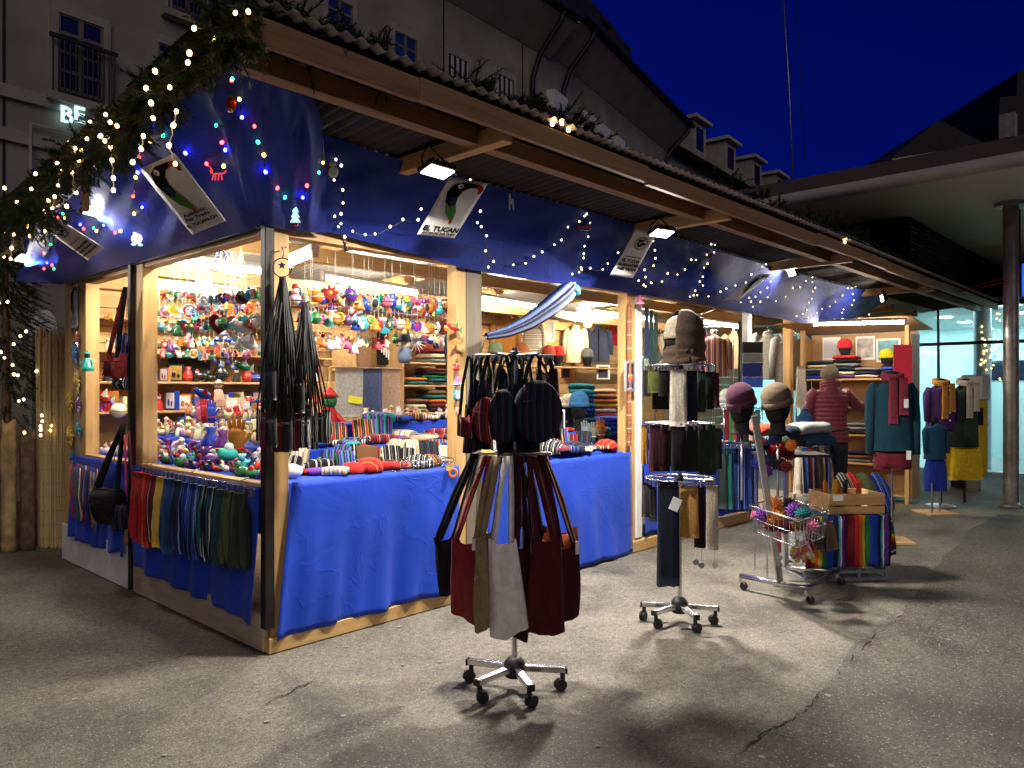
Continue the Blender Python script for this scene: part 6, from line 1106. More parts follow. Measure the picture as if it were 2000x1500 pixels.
def hood(u, v):
    a = lerp(-.75, PI + .75, u); z = lerp(.12, .455, v); k = max(.02, math.cos(max(0, v - .5) / .5 * 1.5)) ** .45; r = .126 * k * (1 + .03 * math.sin(v * 24 + 3 * u))
    return (r * math.cos(a), r * 1.15 * math.sin(a) + .010, z)
MB().grid(hood, 28, 20, .008).build('shell', 'knit_z', sn, (.07, .046, .032))
def neckdrape(u, v):
    a = 2 * PI * u; z = lerp(.10, .24, v); r = lerp(.14, .108, v) * (1 + .06 * math.sin(v * 13 + 1.6 * math.sin(a)) + .03 * math.sin(a * 3 + v * 5)); return (r * math.cos(a), r * 1.05 * math.sin(a), z + .03 * math.sin(a))
MB().grid(neckdrape, 32, 16, .01).build('neck_drape', 'knit_x', sn, (.072, .048, .034))
# ------------------------------------------------------------------ textiles on the front counters
for k in ('stripe_wool', 'stripe_plaid', 'stripe_wine', 'ikat', 'stripe_dark', 'stripe_red', 'stripe_serape', 'stripe_pale', 'stripe_black_white', 'stripe_blue'): stripes(k + '_broad', STR[k], 0, .34); FOLD[k] = [foldmesh(s + 9).mesh('textile', k + '_broad') for s in range(2)]
PAT = [('stripe_wool', 'many coloured'), ('stripe_serape', 'rainbow striped'), ('stripe_plaid', 'blue plaid'), ('stripe_wine', 'wine striped'), ('ikat', 'black and white'), ('stripe_dark', 'dark striped'), ('stripe_red', 'red striped'), ('stripe_black_white', 'black pinstriped'), ('stripe_blue', 'blue striped'), ('stripe_pale', 'pale striped')]
def textile(kind, label, p, w_, d, h, m, color=None, yaw=0, tilt=0, group=None):
    o = inst(kind, random.choice(FOLD[m]), None, p, (tilt, random.uniform(-.05, .05), CY_ + yaw), (w_, d, h), color); return tag(o, label, kind.split('_')[-1], group)
def textile_row(where, a, b, n, kinds, seed, sc=1.0, pats=PAT):
    rnd = random.Random(seed); a = Vector(a); b = Vector(b)
    for i in range(n):
        k = rnd.choice(kinds); m, say = pats[rnd.randrange(len(pats))]; u = (i + .5) / n; p = lerp(a, b, u) + V(rnd.uniform(-.02, .02), rnd.uniform(-.03, .03), 0); r = random.uniform(.85, 1.2) * sc; plain = rnd.random() < .18
        if plain: cn_ = rnd.choice(list(C_)); m, say, col = 'cloth', cn_, C_[cn_]
        else: col = None
        lb = '%s %s, %s from left %s' % (say, k.replace('_', ' '), ORD[i], where)
        if k == 'upright_purse': textile(k, lb, p + V(0, .03, .055 * r), .10 * r, .115 * r, .03, m, col, rnd.uniform(-.5, .5), 1.25, 'textiles on the counters')
        elif k == 'woollen_hat':
            o = MB().lathe([(.085, 0), (.095, .01), (.09, .04), (.06, .07), (.015, .08), (0, .082)], n=16, sy=.85).build(k, m, None, col); o.location = p; o.scale = (r, r, r); o.rotation_euler = (0, 0, rnd.random() * 3); tag(o, lb, 'cap', 'textiles on the counters')
        else: textile(k, lb, p, .15 * r, .11 * r, (.05 if k == 'woven_pouch' else .03) * r, m, col, rnd.uniform(-.7, .7), 0, 'textiles on the counters')
fr_ = 'of front counter'
textile_row('in the edge row ' + fr_, (.45, .12, z1_ + .002), (1.32, .12, z1_ + .002), 7, ['woven_pouch', 'woollen_hat', 'folded_cloth'], 1); textile_row('in the second row ' + fr_, (.2, .26, z1_ + .002), (3.2, .26, z1_ + .002), 34, ['upright_purse', 'woven_pouch', 'upright_purse', 'folded_cloth'], 2, 1.15); textile_row('in the third row ' + fr_, (.35, .39, z1_ + .002), (3.2, .39, z1_ + .002), 32, ['upright_purse', 'upright_purse', 'woven_pouch'], 3, 1.3)
textile_row('on the middle step ' + fr_, (.6, .56, z2_ + .002), (3.2, .56, z2_ + .002), 26, ['woven_pouch', 'folded_cloth', 'folded_cloth'], 4, 1.15); textile_row('behind on middle step ' + fr_, (.6, .71, z2_ + .002), (3.2, .71, z2_ + .002), 28, ['upright_purse', 'folded_cloth', 'woven_pouch'], 5, 1.4)
textile_row('at the edge of the second counter', (1.7, .12, z1_ + .002), (3.25, .12, z1_ + .002), 13, ['folded_cloth', 'woollen_hat', 'woven_pouch'], 6, 1.2)
textile_row('on the top step ' + fr_, (1.3, .88, z3_ + .002), (3.2, .88, z3_ + .002), 12, ['folded_cloth', 'woven_pouch'], 7, 1.3)
bk = P(608, 915, Z=z1_ + .002); t = thing('straw_basket', 'round straw basket with trinkets at the corner of the front counter', 'basket', bk)
for k in range(5): MB().torus((0, 0, .01 + .016 * k), .085 + .004 * k, .011, n=26, m=6).build('coil', 'reed', t)
MB().cyl((0, 0, .0), (0, 0, .01), .085, n=20).build('bottom', 'reed', t)
for i, c in enumerate(('red', 'blue', 'pink', 'purple', 'orange', 'white')): figurine('trinket', c, bk + V(.045 * math.cos(i * 1.05), .045 * math.sin(i * 1.05), .03), .075, i, '%s finger puppet in the straw basket' % c, 'gold')
t = thing('paper_sign', 'creased white paper sign behind the straw basket', 'sign', bk + V(-.03, .12, .06), CY_); MB().grid(lambda u, v: (-.09 + .18 * u, .01 * math.sin(u * 8), .11 * v + .012 * math.sin(u * 11)), 12, 4, .001).build('sheet', 'white', t); MB().cyl((0, .004, -.06), (0, .004, .01), .004, n=5).build('stick', 'string', t)
for k in range(4): MB().bb((-.04, -.014, .02 + .02 * k), (.06, -.0125, .024 + .02 * k)).build('text_line', 'ink', t)
wb = thing('wire_basket', 'low chrome wire basket of woven wallets on the front counter', 'wire basket', P(820, 915, Z=z1_ + .002), 0)
for z in (.0, .03, .06): MB().tube([(-.22, -.08, z), (.22, -.08, z), (.22, .08, z), (-.22, .08, z)], .0022 if z < .05 else .0035, 5, True).build('rim_wire', 'chrome', wb)
for k in range(14): x = -.22 + .44 * k / 13; MB().tube([(x, -.08, .06), (x, -.08, 0), (x, .08, 0), (x, .08, .06)], .0016, 4).build('cross_wire', 'chrome', wb)
kc = thing('felt_ring', 'orange ring charm with a yellow tag hanging over the counter edge', 'charm', P(885, 924, Y=-.05), CY_); MB().torus((0, 0, 0), .024, .009, (0, 1, 0), 20, 8).build('ring', 'cloth', kc, C_['orange']); MB().box((-.03, -.005, .03), (.045, .004, .03), Matrix.Rotation(.3, 3, 'Y')).build('tag', 'paper', kc, C_['yellow']); MB().cyl((0, 0, .03), (.0, .02, .07), .0012, n=4).build('thread', 'string', kc)
for i, (px, wp, c, lb) in enumerate(((682, 54, (.34, .33, .30), 'light grey wool shawl hanging behind the stepped display'), (727, 38, (.07, .09, .17), 'slate blue wool shawl right of the grey one'), (764, 36, (.48, .32, .22), 'salmon beige wool shawl at the right end of the rail'))):
    q = P(px, 720, Y=1.35); s = depth(q) / FPX; hang('wool_shawl', lb, 'shawl', q, wp * s, wp * s * .98, q.z - z3_ - .02, .03, 'knit_z', c, -.6 * 0, 0, 2, .05)
sr = thing('shawl_rail', 'rail holding three wool shawls behind the display', 'rail'); a, b = P(645, 717, Y=1.37), P(785, 721, Y=1.37); MB().tube([a, b], .009, 8).build('rod', 'pine_x', sr)
for q in (a, b): MB().cyl((q.x, q.y, .03), q, .012, n=8).build('leg', 'pine_z', sr)
ornament('doll', 'red', 645, 812, 110, 'tall red puppet with green head beside the grey shawl', Y=1.15, acc='green', yaw=0); t = tag(MB().box((0, 0, 0), (.11, .004, .055), Matrix.Rotation(.15, 3, 'Y')).build('price_card', 'paper', None, (.65, .62, .03)), 'yellow green handwritten card on the grey shawl', 'card'); orient(t, P(694, 781, Y=1.28), 0)
# hangings on the back wall of the first bay
for i, (px, py, wp, hp, m, c, lb) in enumerate(((672, 640, 50, 85, 'cloth', (.50, .32, .14), 'ochre cloth panel on the back wall behind the ornaments'), (710, 640, 32, 85, 'leather', (.22, .11, .045), 'tan leather satchel on the back wall'), (751, 632, 32, 80, 'cloth', (.01, .01, .011), 'black panel with white feathers on the back wall'), (828, 660, 36, 44, 'cloth', (.24, .035, .02), 'rust red pouch bag on the back wall'), (858, 655, 26, 48, 'stripe_dark', None, 'dark striped bag on the back wall right of the rust one'), (620, 690, 26, 60, 'leather', (.3, .15, .07), 'brown leather bag low on the back wall'), (602, 650, 20, 60, 'cloth', C_['orange'], 'orange cloth strip on the back wall near the corner post'))):
    q = P(px, py, Y=3.06); s = depth(q) / FPX; hang('leather_bag' if i in (1, 3, 4, 5) else 'hung_cloth', lb, 'bag' if i in (1, 3, 4, 5) else 'cloth', q, wp * s, wp * s, hp * s, .05, m, c, CY_ * -.6, 0, 2, .05)
for k in range(5): t = tag(MB().prism([(0, 0), (.012, -.05), (.006, -.13), (-.006, -.13), (-.012, -.05)], (0, 0, 0), XA, ZA, .004).build('feather', 'white'), 'white feather on the black panel, %s from the left' % ORD[k], 'feather', 'feathers on the black panel'); orient(t, P(741 + k * 4.5, 660 + k * 5, Y=2.99), 0)
pp = P(790, 650, Y=.25); t = thing('cloth_doll', 'grey blue gnome doll with a long cap hanging in the front bay', 'doll', pp, CY_); MB().lathe([(.035, -.20), (.05, -.17), (.045, -.11), (.02, -.09)], n=12).build('body', 'cloth', t, (.12, .15, .22)); MB().ell((0, 0, -.075), (.042, .036, .036)).build('head', 'cloth', t, C_['cream']); MB().lathe([(.044, -.06), (.035, -.01), (.015, .04), (0, .06)], n=12).build('cap', 'cloth', t, (.08, .10, .15)); MB().cyl((0, 0, .05), (0, 0, .2), .0015, n=4).build('cord', 'string', t)
sp_ = P(812, 668, Y=.22); t = thing('silver_flower', 'spiky silver straw flower beside the gnome doll', 'ornament', sp_, CY_)
for k in range(16): a = 2 * PI * k / 16; MB().cyl((0, 0, 0), (.075 * math.cos(a), -.01 * (k % 3), .075 * math.sin(a)), .005, .001, 5).build('petal', 'tin', t, C_['silver'])
MB().cyl((0, 0, 0), (0, 0, .16), .0014, n=4).build('thread', 'string', t)
for i in range(4): q = P(868 + i * 5, 652, Y=.35 + .03 * i); hang('striped_scarf', 'dark striped scarf beside the second post, %s from the left' % ORD[i], 'scarf', q, .05, .05, .52, .025, ('stripe_teal', 'stripe_blue', 'stripe_dark', 'stripe_teal')[i], None, -.5, -.18, 2, .05, 'scarves beside the second post')
# shelf of folded ponchos
def shelf_unit(label, x0, x1, y0, y1, zs, m='pine_x', back=True, top=None):
    t = thing('shelf_unit', label, 'shelf unit')
    for z in zs: MB().bb((x0, y0, z - .02), (x1, y1, z)).build('shelf_board', m, t, None, .002)
    for x in (x0 - .022, x1 + .001): MB().bb((x, y0, .03), (x + .021, y1, top or zs[-1])).build('side_panel', 'pine_z', t)
    return t
xa, xb = P(787, 762, Y=2.8).x, P(884, 762, Y=2.8).x; zs = [P(835, y, Y=2.8).z for y in (872, 805, 752, 708)]
shelf_unit('open shelf with folded blankets at the back of the first bay', xa, xb, 2.78, 3.1, zs, top=zs[-1] + .35)
for j, (nms, x, k) in enumerate(((['brown', 'beige', 'tan', 'brown'], xa + .22, 0), (['wine', 'olive', 'red', 'brown', 'green'], xb - .22, 0), (['tan', 'cream', 'brown'], xa + .22, 1), (['black', 'wine', 'orange', 'teal', 'brown'], xb - .22, 1), (['teal', 'orange'], xa + .22, 2), (['grey', 'teal', 'green', 'black', 'wine'], xb - .22, 2), (['grey', 'cream', 'wine'], xb - .22, 3))):
    pile('blanket', 'on %s back shelf board, %s' % (('lowest', 'second', 'third', 'top')[k], 'left' if x < (xa + xb) / 2 else 'right'), (x, 2.93, zs[k] + .002), -.75, nms, .30, .26, .055 if k != 2 else .045, 'blanket', 'cloth', 'blankets on the back shelf')
# ------------------------------------------------------------------ sweater bay
tb = thing('display_table', 'blue covered table with piles of sweaters in the second bay', 'table'); MB().bb((3.9, 1.45, .92), (6.9, 2.25, .96)).build('table_top', 'blue_cloth', tb); MB().bb((3.9, 1.44, .2), (6.9, 1.449, .955)).build('skirt', 'blue_cloth', tb)
for p in ((4, 1.5), (6.8, 1.5), (4, 2.2), (6.8, 2.2)): MB().bb((p[0], p[1], .03), (p[0] + .05, p[1] + .05, .92)).build('leg', 'pine_z', tb)
tb = thing('display_table', 'low blue covered table behind the counter of the second bay', 'table'); MB().bb((3.46, .55, .86), (5.55, 1.1, .90)).build('table_top', 'blue_cloth', tb); MB().bb((3.46, .54, .2), (5.55, .549, .895)).build('skirt', 'blue_cloth', tb)
for p in ((3.5, .6), (5.45, .6), (3.5, 1.0), (5.45, 1.0)): MB().bb((p[0], p[1], .03), (p[0] + .05, p[1] + .05, .86)).build('leg', 'pine_z', tb)
for px, nms, wh, yy in ((1090, ['navy', 'grey', 'blue', 'navy', 'grey', 'white'], 'below the cream hat', 1.75), (1135, ['navy', 'teal', 'navy', 'blue', 'teal', 'blue', 'teal', 'turquoise', 'teal'], 'in the middle of the sweater table', 1.85), (1178, ['wine', 'navy', 'red', 'cream', 'yellow', 'orange', 'terracotta', 'tan'], 'right of the teal pile', 1.85), (1216, ['navy', 'blue', 'wine', 'green', 'brown', 'olive'], 'behind the framed picture on the post', 1.9), (1058, ['grey', 'black', 'wine', 'navy', 'grey'], 'left of the cream hat', 1.8)):
    pile('sweater', wh, P(px, 834, Y=yy).xy.to_3d() + V(0, 0, .962), 0, nms, .30, .30, .062, 'sweater', 'knit_x', 'sweaters on the table')
for px, nms, wh, yy in ((1190, ['navy', 'blue', 'blue', 'blue', 'blue'], 'of blue knitwear near the third post', .82), (1165, ['olive', 'green', 'turquoise'], 'beside the grey gloves', .75), (1212, ['navy', 'navy', 'teal', 'green'], 'at the third post', .8), (1010, ['wine', 'red', 'navy', 'green'], 'behind the tote rack', .8), (1060, ['red', 'orange', 'wine'], 'right behind the tote rack', .8)):
    pile('sweater', wh, P(px, 850, Y=yy).xy.to_3d() + V(0, 0, .902), 0, nms, .26, .24, .05, 'sweater', 'knit_x', 'sweaters on the low table')
for px, py, Y, c, lb, nz in ((1112, 775, 1.6, (.55, .5, .38), 'cream beanie on the sweater table', .962), (1131, 812, .75, (.03, .13, .28), 'sky blue beanie in front of the teal pile', None)):
    z = nz if nz else .902 + .09; q = P(px, py, Y=Y); q.z = z; head_form('black head shaped stand wearing the ' + lb, q, .95, -.3); beanie(lb, q, .95, -.3, c)
q = P(1131, 838, Y=.75); t = thing('neck_warmer', 'teal knitted neck warmer below the sky blue beanie', 'neck warmer', (q.x, q.y, .904)); m = MB(); [m.torus((0, 0, .035 + .04 * k), .095, .033, n=24, m=8) for k in range(2)]; m.build('roll', 'knit_x', t, (.015, .09, .13))
for i, (px, c, h, lb) in enumerate(((1163, 'grey', .22, 'grey felt glove holder at the third post'), (1178, 'grey', .2, 'dark grey glove holder beside it'), (1193, 'orange', .24, 'orange glove holder with white fingers'))): q = P(px, 860, Y=.5); q.z = .90; figurine('hand', c, V(q.x, .62, .902), h, 0, lb, 'white')
bt = thing('beret', 'plum coloured beret at the front of the second counter', 'hat', P(1085, 872, Y=.12).xy.to_3d() + V(0, 0, z1_ + .002)); MB().lathe([(.06, 0), (.075, .012), (.125, .03), (.12, .055), (.07, .075), (.01, .082), (0, .09)], n=22).build('crown', 'knit_z', bt, (.16, .035, .06))
def framed(label, px, py, wp, hp, frame, pic, X=None, Y=None, col=None, rz=0, cat='picture'):
    q = P(px, py, X=X, Y=Y); s = depth(q) / FPX; w_, h = wp * s / 2, hp * s / 2; t = thing('framed_picture', label, cat, q, rz)
    for a, b in (((-w_, -.012, -h), (-w_ * .72, .01, h)), ((w_ * .72, -.012, -h), (w_, .01, h)), ((-w_ * .72, -.012, h * .8), (w_ * .72, .01, h)), ((-w_ * .72, -.012, -h), (w_ * .72, .01, -h * .8))): MB().bb(a, b).build('frame', frame, t, col, .003)
    MB().bb((-w_ * .72, -.003, -h * .8), (w_ * .72, .005, h * .8)).build('print', pic, t, (.02, .02, .03)); return t
t = framed('silver framed picture on the third post', 1230, 735, 34, 60, 'tin', 'plastic', Y=-.035, col=C_['silver']); 
for k, (c, z0, z1x) in enumerate(((C_['blue'], -.075, -.045), ((.6, .12, .02), -.043, -.015), ((.5, .3, .15), -.013, .015))): MB().bb((-.03, -.008, z0), (.03, -.0035, z1x)).build('picture_band', 'plastic', t, c)
framed('small red framed card under the hat shelf', 1105, 727, 18, 24, 'plastic', 'plastic', Y=3.0, col=C_['red'], rz=CY_); framed('white framed photograph at the right of the hat shelf', 1178, 727, 26, 28, 'white', 'plastic', Y=2.8, col=C_['white'], rz=CY_); framed('white portrait card on the low table behind the bag rack', 1094, 822, 18, 44, 'white', 'plastic', Y=.5, rz=CY_); framed('tall white notice with blue emblem on the back wall', 1072, 647, 22, 42, 'white', 'white', Y=3.1, rz=CY_)
rst = thing('carved_stick', 'long carved rain stick fixed to the third post', 'rain stick', P(1229, 870, Y=-.03)); L = P(1229, 590, Y=-.03).z - rst.location.z; wood('stick_wood', (.34, .13, .06), (.2, .07, .03), 2); MB().cyl((0, 0, 0), (0, 0, L * .97), .021, .019, 12).build('shaft', 'stick_wood', rst); MB().lathe([(.02, L * .97), (.008, L), (0, L * 1.01)], n=10).build('tip', 'stick_wood', rst)
for k in range(30): MB().torus((0, 0, .03 + k * L * .031), .021, .003, n=12, m=4).build('carved_ring', 'string' if k % 3 == 0 else 'stick_wood', rst)
hm = thing('hammock_cloth', 'rolled blue striped hammock slung across the second bay', 'hammock'); pts = [P(950, 657, Y=-.12), P(990, 645, Y=-.14), P(1030, 625, Y=-.16), P(1070, 598, Y=-.18), P(1100, 575, Y=-.19), P(1116, 562, Y=-.20)]; sp5 = depth(pts[3]) / FPX
def roll(u, v):
    c = poly_at(pts, u); d = (poly_at(pts, min(1, u + .05)) - poly_at(pts, max(0, u - .05))).normalized(); x = d.cross(UP).normalized(); y = x.cross(d); r = sp5 * lerp(6, 19, min(1, u * 1.5)) * (1 - .25 * max(0, u - .85) / .15) * (1 + .10 * math.sin(v * 2 * PI * 7)); return c + x * (r * math.cos(2 * PI * v)) + y * (r * math.sin(2 * PI * v)) + V(0, 0, -.02 * math.sin(PI * u))
def band(a, b): return MB().grid(lambda u, v: roll(u, lerp(a, b, v)), 20, 4)
BC = [(.01, .025, .12), (.06, .14, .40), (.012, .02, .07), (.10, .10, .22), (.015, .05, .22), (.3, .4, .6), (.02, .03, .12), (.04, .10, .3), (.012, .02, .06), (.2, .25, .45)]
for k in range(10): band(k / 10, (k + 1) / 10).build('stripe', 'leather', hm, [q * .5 for q in BC[k]])
ornament('bauble', 'turquoise', 1122, 566, 30, 'round painted tin bauble at the upper end of the hammock', Y=-.22, acc='gold', yaw=0)
wire('cord tying the hammock to the second post', [pts[0], P(938, 690, Y=-.03)], .004)
def jumper(label, px, py, wp, hp, m, c, Y, w_=None, yaw=0, open_=False, slv=True, hanger=True, cat='sweater', name='hanging_sweater', cc=None):
    """garment on a hanger: shoulder line centre at the pixel"""
    q = P(px, py, Y=Y) if w_ is None else PD(px, py, w_); s = depth(q) / FPX; W, H = wp * s, hp * s; t = thing(name, label, cat, q, CY_ + yaw)
    def fn(u, v):
        a = 2 * PI * u; sh = min(1, .35 + 2.8 * v); x = math.cos(a) * W * .36 * (sh if v < .25 else 1.0) * (1 + .08 * v); return (x, math.sin(a) * .055 * (.6 + .5 * v) * (1 + .15 * math.sin(x / W * 26 + 3 * v) * v), -H * v + (.0 if v > .2 else -.25 * abs(x)))
    MB().grid(lambda u, v: fn(u, v), 28, 14).build('body', m, t, c)
    if slv:
        for sg in (-1, 1): MB().tube([(sg * W * .27, 0, -.035), (sg * W * .37, 0, -.07), (sg * W * .43, .0, -H * .4), (sg * W * .45, -.01, -H * .78)], [W * .09, W * .10, W * .085, W * .06], 9).build('sleeve', m, t, c)
    if open_: MB().bb((-.008, -.075, -H * .96), (.008, -.066, -.03)).build('front_edge', 'black_felt', t)
    MB().torus((0, -.01, -.005), W * .11, .012, (0, .4, 1), 16, 6).build('collar', m, t, cc or c)
    if hanger: MB().tube([(0, 0, 0), (0, 0, .05), (.015, 0, .07), (.0, 0, .09), (-.012, 0, .075)], .0035, 5).build('hanger_hook', 'chrome', t)
    return t
jumper('orange brown jacket with grey collar on the back wall', 987, 612, 62, 84, 'cloth', (.42, .17, .035), 3.05, cc=(.08, .08, .08)); jumper('pale patterned sweater behind the hammock', 1040, 630, 52, 70, 'stripe_pale', None, 3.05); jumper('cream cable knit sweater on the back wall', 1124, 638, 50, 70, 'knit_x', (.62, .54, .36), 3.0); jumper('dark blue knitted cardigan on the back wall', 1168, 640, 58, 68, 'knit_x', (.045, .055, .10), 3.0, open_=True); jumper('red sweater partly hidden by the third post', 1196, 638, 36, 36, 'knit_x', C_['red'], 3.08)
sh = tag(MB().bb(P(960, 722, Y=2.98), P(1200, 715, Y=2.75) * 1).build('hat_shelf', 'pine_x'), 'wooden shelf with hats below the hanging sweaters', 'shelf'); bpy.data.objects.remove(sh)
zsf = P(1100, 716, Y=2.85).z; tag(MB().bb((4.0, 2.72, zsf - .02), (7.75, 3.0, zsf)).build('hat_shelf', 'pine_x'), 'wooden shelf with hats below the hanging sweaters', 'shelf')
for px, c, lb in ((968, (.12, .16, .09), 'sage green hat on the hat shelf'), (1020, (.30, .09, .03), 'rust brown hat on the hat shelf'), (1090, (.55, .02, .015), 'bright red hat on the hat shelf'), (1147, (.06, .065, .06), 'dark grey hat on the hat shelf'), (1072, (.35, .05, .03), 'brick red patterned hat on the hat shelf')):
    q = P(px, 716, Y=2.84); q.z = zsf + .001; head_form('head shaped stand under the ' + lb, q, .9, -.4, neck=.03); beanie(lb, q, .9, -.4, c, neck=.03)
def swag(label, a, b, c, d, sag, col):
    a, b, c, d = map(Vector, (a, b, c, d)); o = MB().grid(lambda u, v: lerp(lerp(a, b, u), lerp(d, c, u), v) + V(0, 0, -sag * math.sin(PI * u) * (1 + .12 * math.sin(v * 22)) - .012 * math.sin(v * 26)), 22, 18, .003).build('ceiling_drape', 'silk', None, col); return tag(o, label, 'drape')
swag('beige cloth swag under the ceiling of the second bay', P(1062, 612, Y=1.9), P(1222, 612, Y=1.9), P(1222, 612, Y=3.0), P(1062, 612, Y=3.0), .10, (.55, .42, .28)); swag('beige cloth swag under the ceiling of the third bay', P(1268, 622, Y=1.0), P(1400, 600, Y=1.0), P(1400, 606, Y=2.4), P(1268, 625, Y=2.4), .06, (.55, .42, .28))
for i, (px, yb, c) in enumerate(((1263, 700, (.01, .02, .05)), (1272, 770, (.012, .03, .035)), (1281, 730, (.02, .035, .03)))): q = P(px, 600 + 6 * i, Y=-.05); hang('knotted_scarf', 'dark scarf hanging at the third post, %s from the left' % ORD[i], 'scarf', q, .03, .05, q.z - P(px, yb, Y=-.05).z, .04, 'cloth', c, 0, 0, 3, .15, 'scarves at the third post')
ornament('bell', 'pink', 1250, 585, 22, 'pink flower bell at the top of the third post', Y=-.06)
# ------------------------------------------------------------------ third bay: coats, torsos, hats
gr = thing('garment_rail', 'chrome garment rail along the back of the third bay', 'rail'); a, b = PD(1300, 640, 10.6), PD(1560, 634, 11.0); MB().tube([a, b], .014, 8).build('rod', 'chrome', gr)
for u in (.02, .5, .98): q = lerp(a, b, u); MB().cyl((q.x, q.y, .0), q + V(0, 0, .12), .012, n=8).build('upright', 'chrome', gr)
jumper('pale beige jacket on the garment rail', 1500, 650, 74, 92, 'cloth', (.36, .35, .31), None, 10.9, open_=False, cat='jacket', name='hanging_jacket'); jumper('grey wool coat with black edging on the garment rail', 1545, 655, 84, 108, 'cloth', (.22, .23, .23), None, 10.5, open_=True, cat='coat', name='hanging_coat'); jumper('dark grey coat behind the shelf post', 1578, 655, 40, 70, 'cloth', (.10, .10, .11), None, 11.0, cat='coat', name='hanging_coat'); jumper('sand coloured cardigan at the back of the third bay', 1432, 650, 50, 70, 'knit_x', (.42, .30, .16), None, 11.2); jumper('dark violet cardigan at the back of the third bay', 1375, 648, 40, 50, 'knit_x', (.06, .02, .05), None, 11.0); jumper('brown patterned sweater at the left of the third bay', 1290, 655, 40, 60, 'knit_x', (.3, .25, .18), None, 10.8); jumper('blue and red sweater behind the hood', 1275, 665, 30, 40, 'stripe_wool', None, None, 10.4)
for i, px in enumerate((1405, 1418, 1490)): framed(['white double picture frame high in the third bay', 'second white frame high in the third bay', 'small white frame right of the metal post'][i], px + 2, 608 + i * 2, 20, 30, 'white', 'pine_x', Y=3.1, rz=CY_)
def torso(label, base, zt, m, c, W=.40, L=.52, skirt=None, scarf=None, stand='board', slv=True, yaw=0, long=None, pole='chrome', neckc='black_felt', buttons=False, basew=.30, arms=.66, poles=((0, 0),), child=1.0):
    """tailor's dummy: zt is the shoulder height"""
    t = thing('mannequin', label, 'mannequin', base, CY_ + yaw); k = child
    def fn(u, v):
        a = 2 * PI * u; z = zt + .02 - L * v; rx = W / 2 * (.30 + .62 * min(1, v / .10) ** .5 if v < .10 else .92 - .06 * math.sin(PI * v) + .10 * v * v); ry = .115 * k * (.55 + .45 * min(1, v / .12)) * (1 + .05 * math.sin(a * 5 + v * 6) * v)
        return (rx * math.cos(a) * (1 + .02 * noise.noise(Vector((u * 6, v * 5, zt)))), ry * math.sin(a), z - .10 * k * abs(math.cos(a)) ** 1.5 * (1 - min(1, v / .2)) * (.7 if v < .2 else 0))
    MB().grid(fn, 30, 18).build('sweater', m, t, c)
    MB().lathe([(.05 * k, zt - .03), (.048 * k, zt + .05), (.042 * k, zt + .075), (0, zt + .08)], n=14).build('neck_cap', neckc, t)
    if slv:
        for sg in (-1, 1): MB().tube([(sg * W * .36, 0, zt - .045), (sg * W * .47, 0, zt - .12 * k), (sg * W * .52, -.015, zt - L * arms * .6), (sg * W * .53, -.03, zt - L * arms * 1.2)], [W * .13, W * .14, W * .115, W * .09], 10).build('sleeve', m, t, c)
    zb = zt - L
    if skirt:
        col, ln, w0, w1 = skirt; h = hangmesh(w0, w1, ln, .20 * k, 4, .06, 5).build('skirt', 'cloth', t, col); h.location = (0, 0, zb + .04); zb = zb - ln + .04
    if scarf:
        for q in range(2): MB().torus((0, -.01, zt + .02 + .025 * q), .075 * k, .026 * k, (0, -.25, 1), 20, 8).build('scarf_loop', 'knit_z', t, scarf)
        for (x, ln) in ((-.03, .42), (.06, .34)): h = hangmesh(.07 * k, .085 * k, ln * k, .03, 3, .12, 7).build('scarf_end', 'knit_z', t, scarf); h.location = (x * k, -.125 * k, zt + .02)
    if buttons:
        for q in range(5): MB().cyl((.03, -.122, zt - .06 - q * .09), (.03, -.130, zt - .06 - q * .09), .011, n=10).build('button', 'white', t)
    for x, y in poles: MB().cyl((x, y, .02), (x, y, zb + .1), .012 if stand == 'board' else .018, n=10).build('pole', pole, t)
    if stand == 'board': MB().bb((-basew / 2, -basew / 2, 0), (basew / 2, basew / 2, .022)).build('base_board', 'pine_x', t, None, .003)
    elif stand == 'disc': MB().lathe([(.17, 0), (.17, .015), (.15, .025), (.03, .04), (0, .04)], n=24).build('base_disc', 'steel', t)
    elif stand == 'none': pass
    return t
torso('striped wool cardigan on a grey dummy in the third bay', PD(1393, 900, 10.2) * 1 - V(0, 0, PD(1393, 900, 10.2).z), 1.4 + (762 - 655) / FPX * 10.2, 'stripe_cardigan', None, .42, .58, neckc='steel', pole='chrome'); torso('pale mint top on a dummy behind the hood', PD(1280, 900, 9.0) - V(0, 0, PD(1280, 900, 9.0).z), 1.4 + (762 - 690) / FPX * 9.0, 'cloth', (.30, .42, .36), .36, .40, neckc='steel')
for i, (y0, y1, c, lb) in enumerate(((668, 690, (.02, .018, .015), 'black'), (690, 709, (.17, .17, .15), 'grey'), (709, 737, (.02, .025, .12), 'navy'), (737, 757, (.03, .08, .35), 'bright blue'))):
    q = P(1470, y0, Y=-.08); s = depth(q) / FPX; hang('felt_square', '%s felt square in the stack on the metal post' % lb, 'felt square', q, 40 * s, 40 * s, (y1 - y0) * s * .97, .02, 'cloth', c, 0, 0, 1, .02)
rp = thing('ribbon_strip', 'patterned carved strip left of the metal post', 'strip', P(1446, 700, Y=.3)); MB().bb((-.03, -.01, -.40), (.03, .01, .42)).build('strip', 'stripe_black_white', rp)
q = PD(1423, 760, 8.3); q.z = .80; head_form('pale head shaped stand with white hat in the third bay', q + V(0, 0, .22), .95, -1.2, 'white_paint'); beanie('white knitted hat behind the glove rack', q + V(0, 0, .22), .95, -1.2, (.66, .66, .60)); wire('wooden peg under the white hat', [q, q + V(0, 0, .23)], .015, 'pine_z')
